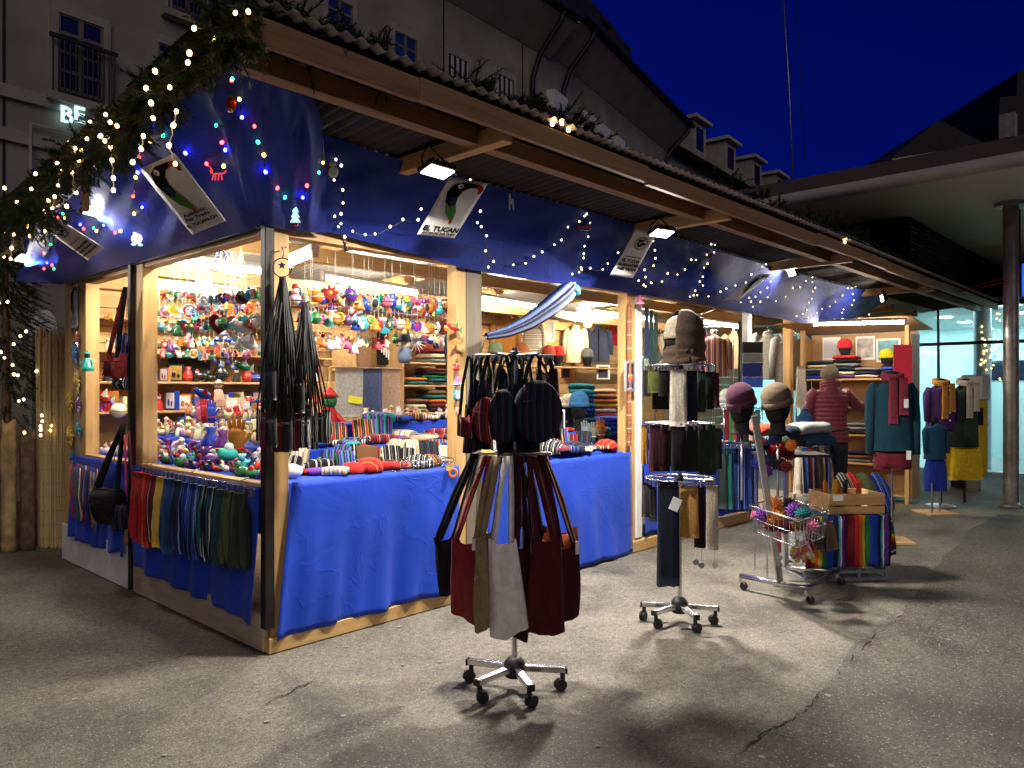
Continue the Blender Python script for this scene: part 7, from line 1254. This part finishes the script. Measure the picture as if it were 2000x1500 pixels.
# trousers on the third counter
rl = thing('clip_rail', 'clip rail below the third counter edge with trousers', 'rail'); a, b = P(1404, 868, Y=-.07), P(1482, 872, Y=-.07); MB().tube([a, b], .006, 6).build('rod', 'chrome', rl)
for i in range(12): q = lerp(a, b, (i + .5) / 12); MB().bb(q + V(-.008, -.01, -.04), q + V(.008, .006, .004)).build('clip', 'chrome', rl)
for i, (px, m, c, lb) in enumerate(((1411, 'silk', (.02, .03, .03), 'black wide trousers'), (1422, 'silk', (.01, .13, .11), 'emerald green trousers'), (1437, 'stripe_blue', None, 'blue striped wide trousers'), (1449, 'stripe_blue', None, 'dark blue striped trousers'), (1460, 'silk', (.02, .05, .25), 'plain royal blue trousers'), (1472, 'stripe_blue', None, 'blue trousers with pale stripes'))): q = P(px, 876, Y=-.085); s = depth(q) / FPX; hang('trousers', lb + ' on the third counter rail', 'trousers', q, 13 * s, 18 * s, 118 * s, .06, m, c, -.4, 0, 3, .2, 'trousers on the third counter')
for px, nms, wh in ((1412, ['blue', 'white', 'blue', 'navy'], 'at the left of the third counter'), (1440, ['white', 'olive', 'cream', 'white'], 'of pale caps on the third counter'), (1462, ['navy', 'blue', 'teal'], 'at the right of the third counter')): pile('shirt', wh, P(px, 860, Y=.2).xy.to_3d() + V(0, 0, .797), 0, nms, .24, .22, .045, 'shirt', 'cloth', 'shirts on the third counter')
for i in range(9):
    c = ['wine', 'green', 'red', 'navy', 'wine', 'black', 'cream', 'brown', 'teal'][i]; q = PD(1420 + i * 7.5, 800 + i % 2 * 3, 7.4); hang('hanging_glove', '%s glove on the back rail of the third bay, %s from the left' % (c, ORD[i]), 'glove', q, .05, .055, .30, .03, 'knit_x', C_[c], 0, 0, 2, .1, 'gloves of the third bay')
wire('chrome rail holding the gloves of the third bay', [PD(1412, 795, 7.4), PD(1490, 797, 7.4)], .008, 'chrome')
for i, x in enumerate((1414, 1488)): q = PD(x, 796, 7.4); wire('%s upright of the glove rail' % ('left', 'right')[i], [V(q.x, q.y, .8), q], .008, 'chrome')
# ------------------------------------------------------------------ wheeled trolley with hats and basket
tw = 5.35; TT = lambda px, py, dw=0: PD(px, py, tw + dw)
tro = thing('display_trolley', 'chrome trolley on castors with wire basket and hat heads', 'trolley', P(1530, 1145, Z=0)); o0 = tro.location.copy()
A, B, C2, D = P(1446, 1124, Z=.10), P(1575, 1150, Z=.10), P(1636, 1116, Z=.10), P(1535, 1108, Z=.10)
MB().tube([A - o0, lerp(A, B, .9) - o0, lerp(B, C2, .1) - o0, C2 - o0], .018, 10).build('base_tube', 'chrome', tro); MB().tube([D - o0, C2 - o0], .016, 10).build('base_tube', 'chrome', tro)
top_ = P(1474, 812, Y=lerp(A, B, .6).y); f0 = lerp(A, B, .62); MB().beam(f0 - o0, top_ - o0, .045, .022, FW).build('slanted_post', 'chrome', tro, None, .004); MB().beam(D - o0, D + V(0, 0, .75) + (top_ - f0) * .45 * 0 - o0, .035, .02, FW).build('rear_post', 'chrome', tro, None, .004)
for q in (A, B, C2):
    ca = MB().cyl(q - o0 + V(0, 0, -.045), q - o0 + V(0, 0, -.01), .012, n=8).build('castor', 'chrome', tro); MB().beam(q - o0 + V(0, 0, -.03), q - o0 + V(.02, -.02, -.06), .03, .006).build('fork', 'chrome', ca); MB().cyl(q - o0 + V(.008, -.022, -.072), q - o0 + V(.028, -.012, -.072), .027, n=16).build('wheel', 'black_plastic', ca)
rim = [P(1463, 987, Z=.62), P(1528, 970, Z=.62), P(1620, 998, Z=.62), P(1560, 1018, Z=.62)]; bsk = [p + (sum(rim, V(0, 0, 0)) / 4 - p) * .12 + V(0, 0, -.17) for p in rim]
wbk = thing('wire_basket', 'square chrome wire basket full of woollen caps on the trolley', 'basket', sum(bsk, V(0, 0, 0)) / 4); b0 = wbk.location.copy()
MB().tube([p - b0 for p in rim], .006, 6, True).build('rim_wire', 'chrome', wbk); MB().tube([p - b0 for p in bsk], .004, 5, True).build('rim_wire', 'chrome', wbk); MB().tube([lerp(p, q, .5) - b0 for p, q in zip(rim, bsk)], .003, 5, True).build('rim_wire', 'chrome', wbk)
for k in range(4):
    for j in range(9): u = (j + .5) / 9; MB().cyl(lerp(rim[k], rim[(k + 1) % 4], u) - b0, lerp(bsk[k], bsk[(k + 1) % 4], u) - b0, .002, n=4).build('cross_wire', 'chrome', wbk)
    MB().cyl(lerp(bsk[0], bsk[1], (k + .5) / 4) - b0, lerp(bsk[3], bsk[2], (k + .5) / 4) - b0, .002, n=4).build('cross_wire', 'chrome', wbk)
pc = ['wine', 'purple', 'orange', 'pink', 'brown', 'black', 'red', 'gold', 'teal', 'wine', 'navy', 'cream', 'pink', 'orange', 'purple', 'brown']; rnd = random.Random(12)
pm = MB()
for i in range(90):
    z = 1 - 2 * (i + .5) / 90; a = i * 2.399963; d = V(math.sqrt(1 - z * z) * math.cos(a), math.sqrt(1 - z * z) * math.sin(a), z); pm.cyl(d * .3, d * rnd.uniform(.85, 1.1), .16, .04, 4)
pm = pm.ell((0, 0, 0), .7, 8, 6).mesh('pompom', 'cloth')
for i, c in enumerate(pc):
    u, v = rnd.uniform(.12, .88), rnd.uniform(.12, .88); p = lerp(lerp(bsk[0], bsk[1], u), lerp(bsk[3], bsk[2], u), v) + V(0, 0, .06 + .05 * (i % 3)); o = inst('pompom_cap', pm, None, p, (rnd.random(), rnd.random(), 0), rnd.uniform(.045, .06), C_[c]); tag(o, '%s fluffy woollen cap in the trolley basket, %s of the heap' % (c, ORD[i]), 'cap', 'caps in the basket')
for i, (px, py, c) in enumerate(((1475, 1006, 'pink'), (1487, 1010, 'brown'), (1520, 1030, 'purple'), (1533, 1034, 'wine'), (1548, 1030, 'red'), (1510, 1026, 'brown'))): o = inst('pompom_cap', pm, None, TT(px, py, -.1 if i > 1 else .05), (0, i, 0), .035, C_[c]); tag(o, '%s pompom hanging under the basket, %s from the left' % (c, ORD[i]), 'pompom', 'pompoms under the basket')
ky = thing('toy_ring', 'metal ring with dangling finger puppets under the trolley basket', 'toy ring', TT(1566, 1040, -.12), CY_); MB().torus((0, 0, -.02), .045, .003, (0, 1, .2), 22, 5).build('ring', 'chrome', ky)
for k in range(9): x = -.075 + .018 * k; h = MB().cyl((x * .4, 0, -.06), (x, -.02 + .01 * (k % 2), -.13 - .02 * (k % 3)), .013, .017, 8).build('puppet', 'cloth', ky, C_[['yellow', 'cream', 'pink', 'white', 'orange', 'yellow', 'pink', 'gold', 'cream'][k]]); MB().ell((x, -.02 + .01 * (k % 2), -.145 - .02 * (k % 3)), .02, 8, 6).build('puppet_head', 'cloth', h, C_[['cream', 'pink', 'yellow', 'pink', 'cream', 'orange', 'white', 'cream', 'yellow'][k]])
for i, (px, c) in enumerate(((1588, (.06, .03, .02)), (1600, (.12, .07, .03)), (1612, (.09, .05, .03)), (1622, (.16, .10, .05)), (1595, (.04, .025, .02)))): hang('felt_slipper', 'brown felt slipper hanging at the right of the basket, %s from the left' % ORD[i], 'slipper', TT(px, 1012 + i % 2 * 6, -.08 + .03 * (i % 2)), .04, .055, .20 + .015 * (i % 3), .05, 'leather', c, .2, -.15, 2, .1, 'slippers at the trolley')
for px, py, c, lb, sc, yw in ((1449, 848, (.035, .008, .02), 'plum knitted hat with badge on the trolley', .98, -.95), (1519, 848, (.085, .062, .04), 'brown ribbed hat on the trolley', .98, -1.1)):
    q = TT(px, py); head_form('black head shaped stand tilted under the ' + lb, q, sc, yw, neck=.08); beanie(lb, q, sc, yw, c, tilt=.28, tall=1.1, neck=.08); wire('rod carrying the head with the ' + lb, [V(q.x, q.y, .62), q + V(0, 0, .01)], .01, 'chrome')
t = tag(MB().box((0, 0, 0), (.05, .004, .045)).build('hat_badge', 'cloth', None, (.03, .01, .02)), 'dark badge on the plum hat', 'badge'); orient(t, TT(1440, 800, -.125), -.3)
for i, (px, py, c, r) in enumerate(((1492, 870, 'navy', .06), (1508, 878, 'red', .05), (1526, 880, 'red', .05), (1540, 888, 'wine', .05), (1500, 900, 'navy', .06), (1520, 905, 'black', .06), (1480, 905, 'blue', .05), (1484, 862, 'red', .045), (1512, 858, 'navy', .05), (1545, 870, 'orange', .045), (1535, 912, 'wine', .05), (1496, 920, 'purple', .05))): o = inst('tinsel_ball', pm, None, TT(px, py, .12 - .02 * i), (i, i, 0), r, C_[c]); tag(o, '%s shaggy scarf ball below the hat heads, %s of the bunch' % (c, ORD[i]), 'scarf', 'shaggy scarves on the trolley')
for i, (px, py, c, lb) in enumerate(((1505, 838, (.5, .06, .03), 'red orange scarf roll below the plum hat'), (1555, 842, (.02, .025, .05), 'navy folded scarf below the brown hat'), (1580, 835, (.30, .30, .28), 'pale grey scarf right of the brown hat'), (1590, 858, (.02, .06, .10), 'petrol scarf in the trolley tray'), (1545, 860, (.03, .04, .03), 'black green scarf in the trolley tray'))): textile('rolled_scarf', lb, TT(px, py + 12, .25), .26, .2, .09, 'cloth', c, .3, 0)
ty = thing('scarf_tray', 'dark tray of scarves behind the trolley', 'tray', TT(1545, 885, .4), CY_); MB().bb((-.25, -.16, -.02), (.25, .16, 0)).build('board', 'black_plastic', ty)
for x, y in ((-.23, -.14), (.23, -.14), (-.23, .14), (.23, .14)): MB().cyl((x, y, -.02), (x, y, -ty.location.z), .006, n=6).build('leg', 'chrome', ty)
r3 = thing('clip_rail', 'clip rail with dark trousers behind the trolley', 'rail'); a, b = PD(1552, 868, 6.3), PD(1618, 864, 6.5); MB().tube([a, b], .007, 6).build('rod', 'chrome', r3)
for i in range(10): q = lerp(a, b, (i + .5) / 10); MB().box(q + V(0, 0, -.015), (.014, .014, .035)).build('clip', 'chrome', r3)
for q in (a, b): MB().cyl((q.x, q.y, 0), q, .008, n=6).build('upright', 'chrome', r3)
for i, (c, m) in enumerate((((.42, .36, .27), 'cloth'), ((.02, .06, .2), 'silk'), ((.12, .02, .02), 'silk'), ((.012, .012, .014), 'silk'), ((.10, .075, .05), 'cloth'), ((.012, .015, .03), 'silk'))): q = lerp(a, b, (i + .5) / 6) + V(0, 0, -.03); hang('trousers', '%s trousers behind the trolley' % ('beige', 'blue', 'dark red', 'black', 'brown', 'night blue')[i], 'trousers', q - FW * .02, .055, .085, .38, .06, m, c, -.2, 0, 3, .2, 'trousers behind the trolley')
# crates
cr = thing('plastic_crate', 'grey plastic crate standing on the asphalt under the striped blanket', 'crate', P(1625, 1122, Z=0), -.70); mat('crate_grey', (.20, .21, .21), .5)
for z in (.0, .055, .11): MB().bb((-.32, -.2, z), (.32, -.185, z + .022)).bb((-.32, .185, z), (.32, .2, z + .022)).bb((-.32, -.184, z), (-.305, .184, z + .022)).bb((.305, -.184, z), (.32, .184, z + .022)).build('rim', 'crate_grey', cr)
for x in (-.315, -.1, .1, .315):
    for y in (-.192, .192): MB().bb((x - .012, y - .006, .02), (x + .012, y + .006, .112)).build('rib', 'crate_grey', cr)
MB().bb((-.30, -.18, .01), (.30, .18, .02)).build('bottom', 'crate_grey', cr)
bx = thing('striped_blanket', 'rainbow striped blanket draped over the crate stack', 'blanket', cr.location + V(0, 0, .135), -.70); 
def bl(u, v):
    x = -.325 + .65 * u; d = lerp(-.58, .58, v); y = max(-.205, min(.205, d)) ; z = .34 - max(0, abs(d) - .205) ; f = .012 * math.sin(u * 31 + 2 * math.sin(v * 9)) * (1 if abs(d) > .205 else .2); return (x * (1.02 if abs(d) > .2 else 1), y + math.copysign(f + .012, d) * (1 if abs(d) > .2 else 0), z + .004)
MB().grid(bl, 40, 34, .006).build('sheet', 'stripe_serape', bx); MB().bb((-.31, -.19, .0), (.31, .19, .335)).build('box_below', 'crate_grey', bx)
be = thing('striped_blanket', 'bundled rainbow blanket hanging over the right end of the crate', 'blanket', cr.location + (Matrix.Rotation(-.70, 3, 'Z') @ V(.33, -.1, 0)) + V(0, 0, .47), CY_); hangmesh(.14, .22, .30, .14, 4, .14, 9, flare=.8).build('sheet', 'stripe_serape_z', be)
wc = thing('wooden_crate', 'open wooden crate with a red label on top of the striped blanket', 'crate', cr.location + V(0, 0, .484) + (Matrix.Rotation(-.70, 3, 'Z') @ V(.10, -.02, 0)), -.70)
for a_, b_ in (((-.22, -.15, .0), (.22, -.138, .055)), ((-.22, -.15, .065), (.22, -.138, .15)), ((-.22, .138, .0), (.22, .15, .15)), ((-.22, -.137, .0), (-.208, .137, .15)), ((.208, -.137, .0), (.22, .137, .15)), ((-.207, -.137, .0), (.207, .137, .01))): MB().bb(a_, b_).build('slat', 'pine_x', wc, None, .002)
MB().bb((.2205, -.07, .03), (.222, .03, .14)).build('label', 'red', wc); MB().bb((-.19, -.1515, .10), (-.11, -.1505, .14)).build('stamp', 'white', wc)
for k in range(5): MB().bb((.2225, -.055 + .015 * k, .05), (.2228, -.05 + .015 * k, .12)).build('label_letter', 'white', wc)
for i, (x, c, lb) in enumerate(((-.14, C_['orange'], 'orange felt knife like toy at the left in the wooden crate'), (-.04, (.55, .12, .02), 'second orange felt toy in the wooden crate'), (.1, (.6, .10, .03), 'right orange felt toy in the wooden crate'), (.0, (.03, .03, .03), 'dark felt toy between the orange ones'), (-.1, C_['yellow'], 'yellow felt toy at the back of the crate'))): q = wc.matrix_basis @ V(0, 0, 0); p = wc.location + Matrix.Rotation(-.70, 3, 'Z') @ V(x, .03 * (i % 2), .012); o = MB().prism([(-.022, 0), (.022, 0), (.016, .2), (.0, .23), (-.016, .2)], (0, 0, 0), XA, ZA, .03).build('felt_toy', 'cloth', None, c, .006); orient(o, p, .2 * i); o.rotation_euler[1] = .08 * i - .12; tag(o, lb, 'toy')
for i, (px, py, c) in enumerate(((1590, 990, (.05, .05, .045)), (1603, 984, (.03, .03, .03)), (1578, 995, (.07, .065, .06)), (1597, 1003, (.02, .02, .02)))): textile('rolled_scarf', 'dark grey knitted roll behind the wooden crate, %s from the left' % ORD[i], PD(px, py, 6.1), .16, .14, .10, 'cloth', c, .4, 0, 'grey rolls')
# leaning cushions
for i, (px, py, m, c, lb) in enumerate(((1655, 985, 'stripe_black_white', None, 'black and white striped cushion at the left of the leaning row'), (1672, 988, 'stripe_red', None, 'red striped cushion in the leaning row'), (1695, 990, 'cloth', (.07, .09, .03), 'olive green padded cushion in the leaning row'), (1722, 988, 'stripe_blue', None, 'navy striped cushion at the right of the leaning row'))):
    q = P(px, py, Z=0) - FW * .9; q = PD(px, py, 8.3); q.z = .02; o = MB().ell((0, 0, 0), (.10, .17, .25), 16, 12).build('padded_cushion', m, None, c); o.location = q + V(0, 0, .24); o.rotation_euler = (.1, -.35, CY_ - .2); tag(o, lb, 'cushion', 'leaning cushions')
# ------------------------------------------------------------------ shelf unit at the far end
su = thing('shelf_unit', 'wooden shelf unit with plywood roof full of folded knitwear', 'shelf unit'); y0, y1 = -.92, .42
for z in (.10, .47, .83, 1.19, 1.55): MB().bb((8.05, y0 + .03, z - .022), (8.42, y1 - .03, z)).build('shelf_board', 'pine_y', su, None, .002)
MB().bb((8.425, y0, .05), (8.44, y1, 2.15)).build('back_panel', 'plywood', su)
for y in (y0, y1 - .045): MB().bb((8.03, y, 0), (8.09, y + .045, 2.2)).build('front_post', 'pine_z', su)
for y in (y0 - .02, y1 + .001): MB().bb((8.1, y, .05), (8.42, y + .018, 2.1)).build('side_panel', 'plywood', su)
MB().add([(7.55, y0 - .15, 2.26), (7.55, y1 + .12, 2.26), (8.5, y1 + .12, 2.16), (8.5, y0 - .15, 2.16), (7.55, y0 - .15, 2.275), (7.55, y1 + .12, 2.275), (8.5, y1 + .12, 2.175), (8.5, y0 - .15, 2.175)], [(0, 3, 2, 1), (4, 5, 6, 7), (0, 1, 5, 4), (1, 2, 6, 5), (2, 3, 7, 6), (3, 0, 4, 7)], False).build('roof_panel', 'plywood', su)
MB().bb((8.0, y0 - .3, .02), (8.04, y0 - .1, .62)).build('screen_frame', 'pine_z', su) if False else None
for i, (px, py, wp, hp, mt, lb) in enumerate(((1624, 681, 34, 44, 'white', 'white notice with blue stripe at the back of the shelf unit'), (1690, 680, 36, 46, 'grey_print', 'grey photograph poster at the back of the shelf unit'), (1735, 684, 44, 46, 'teal_print', 'teal picture at the right back of the shelf unit'))):
    if mt == 'grey_print': mat('grey_print', (.35, .30, .28), .5, 0, .8, 9)
    if mt == 'teal_print': mat('teal_print', (.10, .30, .36), .4, 0, .6, 6)
    q = P(px, py, X=8.41); s = depth(q) / FPX; t = thing('poster', lb, 'poster', q, -PI / 2); MB().bb((-wp * s / 2, -.004, -hp * s / 2), (wp * s / 2, 0, hp * s / 2)).build('sheet', 'white', t); MB().bb((-wp * s * .42, -.007, -hp * s * .40), (wp * s * .42, -.0045, hp * s * .42)).build('print', mt if mt != 'white' else 'paper', t, (.6, .6, .6))
for y, z, nms, wh in ((.22, 1.55, ['blue', 'navy', 'grey', 'cream', 'navy'], 'at left of the top board'), (-.12, 1.55, ['purple', 'cream', 'navy', 'grey', 'black', 'red'], 'mid top board'), (-.40, 1.55, ['cream', 'navy', 'grey'], 'right of mid top board'), (-.72, 1.55, ['cream', 'purple', 'blue'], 'at right of top board'), (.2, 1.19, ['orange', 'brown', 'orange'], 'on second board behind customer'), (-.3, .83, ['black', 'grey', 'grey'], 'on the third board'), (-.65, .83, ['black', 'brown'], 'at the right of the third board'), (-.6, 1.19, ['tan', 'grey'], 'at the right of the second board'), (.2, .83, ['brown', 'grey', 'black'], 'at left of third board'), (-.3, .47, ['grey', 'brown', 'black'], 'on the fourth board')): pile('sweater', wh + ', shelf unit', (8.22, y, z + .002), PI / 4 + .04 - CY_ * 0, nms, .30, .30, .052, 'sweater', 'knit_x', 'sweaters in the shelf unit')
for y, z, c, lb in ((-.10, 1.87, (.5, .02, .03), 'red and black cap on the shelf unit'), (-.62, 1.72, (.42, .42, .02), 'lime yellow cap on the shelf unit')): q = V(8.2, y, z); head_form('black head shaped stand under the ' + lb, q + V(0, 0, -.03), .8, .6, neck=.02); beanie(lb, q + V(0, 0, -.03), .8, .6, c, neck=.02)
rc_ = tag(MB().box((0, 0, 0), (.17, .012, .42)).build('red_board', 'plastic', None, (.65, .02, .05)), 'bright red board fixed to the right post of the shelf unit', 'board'); orient(rc_, PD(1763, 715, 7.4), -.2)
hang('grey_scarf', 'pale grey scarf hanging at the left post of the shelf unit', 'scarf', P(1565, 715, X=7.8), .11, .16, .55, .06, 'knit_z', (.36, .33, .28), 0, 0, 3, .12)
jumper('blue jacket with white tag hanging left of the customer', 1572, 800, 44, 60, 'cloth', (.02, .06, .16), None, 7.9, slv=False)
# ------------------------------------------------------------------ mannequins outside
def gb_(px, py): return P(px, py, Z=0)
def zz_(base, y): return CAMH - (y - CY) / FPX * depth(base)
b = gb_(1742, 1058); torso('mannequin in a teal sweater with a raspberry scarf', b, zz_(b, 742), 'knit_x', (.008, .038, .06), .38, zz_(b, 742) - zz_(b, 884), ((.11, .009, .018), .19, .33, .33), (.17, .022, .04), yaw=-.15, basew=.32, arms=.85)
for i, (px, py) in enumerate(((1770, 788), (1775, 889))): t = tag(MB().box((0, 0, 0), (.04, .003, .08)).build('price_tag', 'white'), ['white price tag on the teal sweater', 'white price tag on the raspberry skirt'][i], 'price tag'); orient(t, PD(px, py, depth(b) - .17), 0)
b = gb_(1826, 1003); torso('child mannequin in a petrol sweater and royal blue skirt', b, zz_(b, 828), 'knit_x', (.010, .05, .10), .25, zz_(b, 828) - zz_(b, 900), ((.01, .03, .26), .38, .22, .27), None, yaw=.1, basew=.36, poles=((-.09, -.08), (.06, 0)), child=.75)
b = gb_(1850, 990); torso('mannequin in a violet cardigan with mustard scarf', b + RT * -.08, zz_(b, 752), 'knit_x', (.055, .02, .10), .36, zz_(b, 752) - zz_(b, 842), ((.05, .055, .055), .22, .3, .3), (.45, .20, .03), 'disc', buttons=True, pole='black_plastic', yaw=.1)
b = gb_(1884, 985); torso('mannequin in a dark green dress with cream scarf', b, zz_(b, 752), 'cloth', (.022, .04, .024), .34, zz_(b, 752) - zz_(b, 876), ((.75, .50, .02), .42, .34, .46), (.55, .48, .36), 'none', pole='black_plastic', slv=False, yaw=.1)
# ------------------------------------------------------------------ customer seen from behind
wp_ = PD(1622, 762, 8.75); wp_.z = 0; H_ = 1.4 + (762 - 713) / FPX * 8.75; k = H_ / 1.68
js = [((0, 0, .90), .13), ((0, .0, 1.08), .11), ((0, 0, 1.28), .13), ((0, .0, 1.40), .07), ((0, .015, 1.47), .055), ((0, .03, 1.56), .085), ((0, .025, 1.64), .06),
      ((-.17, .0, 1.34), .06), ((-.245, .04, 1.10), .045), ((-.20, .24, .98), .035), ((-.17, .33, .98), .03), ((.17, .0, 1.34), .06), ((.33, .10, 1.20), .045), ((.50, .26, 1.20), .033), ((.57, .30, 1.20), .03),
      ((-.09, 0, .84), .09), ((-.11, .0, .48), .062), ((-.12, -.02, .09), .042), ((-.13, .10, .04), .035), ((.09, 0, .84), .09), ((.11, .02, .48), .062), ((.12, .0, .09), .042), ((.13, .12, .04), .035)]
ed = [(0, 1), (1, 2), (2, 3), (3, 4), (4, 5), (5, 6), (2, 7), (7, 8), (8, 9), (9, 10), (2, 11), (11, 12), (12, 13), (13, 14), (0, 15), (15, 16), (16, 17), (17, 18), (0, 19), (19, 20), (20, 21), (21, 22)]
fing = []
for base_i, sg in ((10, -1), (14, 1)):          # five fingers on each hand
    p = Vector(js[base_i][0])
    for q, (dx, dz, ln) in enumerate(((-.022, .012, .06), (-.010, .016, .075), (.004, .014, .07), (.018, .006, .055), (-.02, -.018, .045))):
        js.append(((p.x + dx, p.y + ln * .55, p.z + dz), .010)); js.append(((p.x + dx * 1.1, p.y + ln, p.z + dz - .02), .008)); ed += [(base_i, len(js) - 2), (len(js) - 2, len(js) - 1)]
me = bpy.data.meshes.new('person'); me.from_pydata([[c * k for c in p] for p, r in js], ed, []); me.materials.append(MATS['skin']); pe = bpy.data.objects.new('person', me); COL.objects.link(pe)
sk = pe.modifiers.new('skin', 'SKIN'); ss = pe.modifiers.new('sub', 'SUBSURF'); ss.levels = ss.render_levels = 2; sk.use_smooth_shade = True
for i, (p, r) in enumerate(js): me.skin_vertices[0].data[i].radius = (r * k, r * k)
me.skin_vertices[0].data[0].use_root = True
pe.location = wp_; pe.rotation_euler = (0, 0, CY_ - .12); tag(pe, 'person in a raspberry quilted jacket and navy trousers reaching into the shelf', 'person')
JC = (.16, .026, .042)
def puff(z): return 1 + .055 * abs(math.sin(z * PI / .052))
def jk(u, v):
    a = 2 * PI * u; z = lerp(.80, 1.44, v) * k; pr = [(0, .205), (.15, .19), (.35, .172), (.6, .19), (.8, .20), (.9, .17), (.97, .10), (1, .075)]; r = pr[-1][1]
    for (v0, r0), (v1, r1) in zip(pr, pr[1:]):
        if v0 <= v <= v1: r = lerp(r0, r1, (v - v0) / (v1 - v0)); break
    r *= puff(z) * k; return (r * math.cos(a), r * .72 * math.sin(a) + .01, z - .05 * abs(math.cos(a)) * max(0, v - .8) * 2)
MB().grid(jk, 36, 76).build('jacket', 'silk', pe, JC)
def sleeve(pts, rr):
    n = 40; ps = [poly_at(pts, i / n) * k for i in range(n + 1)]; L = 0; rad = []
    for i in range(n + 1):
        if i: L += (ps[i] - ps[i - 1]).length
        rad.append(lerp(rr[0], rr[1], i / n) * puff(L) * k)
    return MB().tube(ps, rad, 14)
sleeve([(-.15, 0, 1.36), (-.20, .0, 1.32), (-.255, .04, 1.10), (-.21, .24, .985)], (.078, .052)).build('sleeve', 'silk', pe, JC); sleeve([(.14, 0, 1.36), (.19, .02, 1.32), (.33, .10, 1.20), (.49, .25, 1.20)], (.078, .052)).build('sleeve', 'silk', pe, JC)
MB().tube([V(.47, .235, 1.20) * k, V(.53, .28, 1.20) * k], .046 * k, 10).build('cuff', 'cloth', pe, (.10, .10, .28))
m = MB()
for q in range(3): m.torus((0, .0, (1.40 + .032 * q) * k), .088 * k, .030 * k, (0, .25, 1), 20, 8)
m.build('hood', 'silk', pe, JC); MB().ell((0, -.075 * k, 1.375 * k), (.10 * k, .05 * k, .07 * k), 14, 8).build('hood_back', 'silk', pe, JC)
m = MB(); hc = V(0, .02, 1.585) * k; rnd = random.Random(3)
m.ell(hc, (.088 * k, .10 * k, .105 * k), 18, 12)
for i in range(170):
    a = rnd.random() * 2 * PI; zt = rnd.uniform(.3, 1); d = V(math.cos(a) * math.sqrt(1 - zt * zt), math.sin(a) * math.sqrt(1 - zt * zt), zt); p0 = hc + V(d.x * .088, d.y * .10, d.z * .105) * k; dn = V(d.x * .6, d.y * .6, -.5); p2 = hc + V(math.cos(a) * .094, math.sin(a) * .104, -.05 + rnd.uniform(-.03, .02)) * k
    if math.sin(a) > .45: continue
    m.tube([p0, lerp(p0, p2, .5) + V(d.x, d.y, .3) * .014, p2], [.006, .007, .002], 4)
m.build('hair', 'cloth', pe, (.34, .27, .18))
def leg(sg): return MB().tube([V(sg * .085, 0, .86) * k, V(sg * .095, .0, .70) * k, V(sg * .11, .012, .48) * k, V(sg * .118, -.01, .25) * k, V(sg * .12, -.015, .06) * k], [.105 * k, .10 * k, .078 * k, .07 * k, .068 * k], 14)
tr_ = leg(-1); tr_.v += []; a_ = leg(1); o_ = len(tr_.v); tr_.v += a_.v; tr_.f += [[i + o_ for i in f] for f in a_.f]; tr_.m += a_.m; tr_.sm += a_.sm; tr_.ell((0, 0, .84 * k), (.185 * k, .12 * k, .10 * k), 18, 10); tr_.build('trousers', 'cloth', pe, (.012, .014, .025))
for sg in (-1, 1): MB().ell((sg * .125 * k, .05 * k, .045 * k), (.05 * k, .13 * k, .05 * k), 12, 8).build('shoe', 'leather', pe, (.015, .013, .012))
wb_ = MB().ell((-.13 * k, -.135 * k, .90 * k), (.075 * k, .035 * k, .045 * k), 12, 8).build('waist_bag', 'cloth', pe, (.02, .02, .02)); MB().tube([V(.205 * math.cos(t_) * 1.02, .205 * .72 * math.sin(t_) * 1.04 + .01, .93 + .02 * math.cos(t_)) * k for t_ in [2 * PI * i / 30 for i in range(30)]], .009, 5, True).build('belt', 'dark_cord', pe)
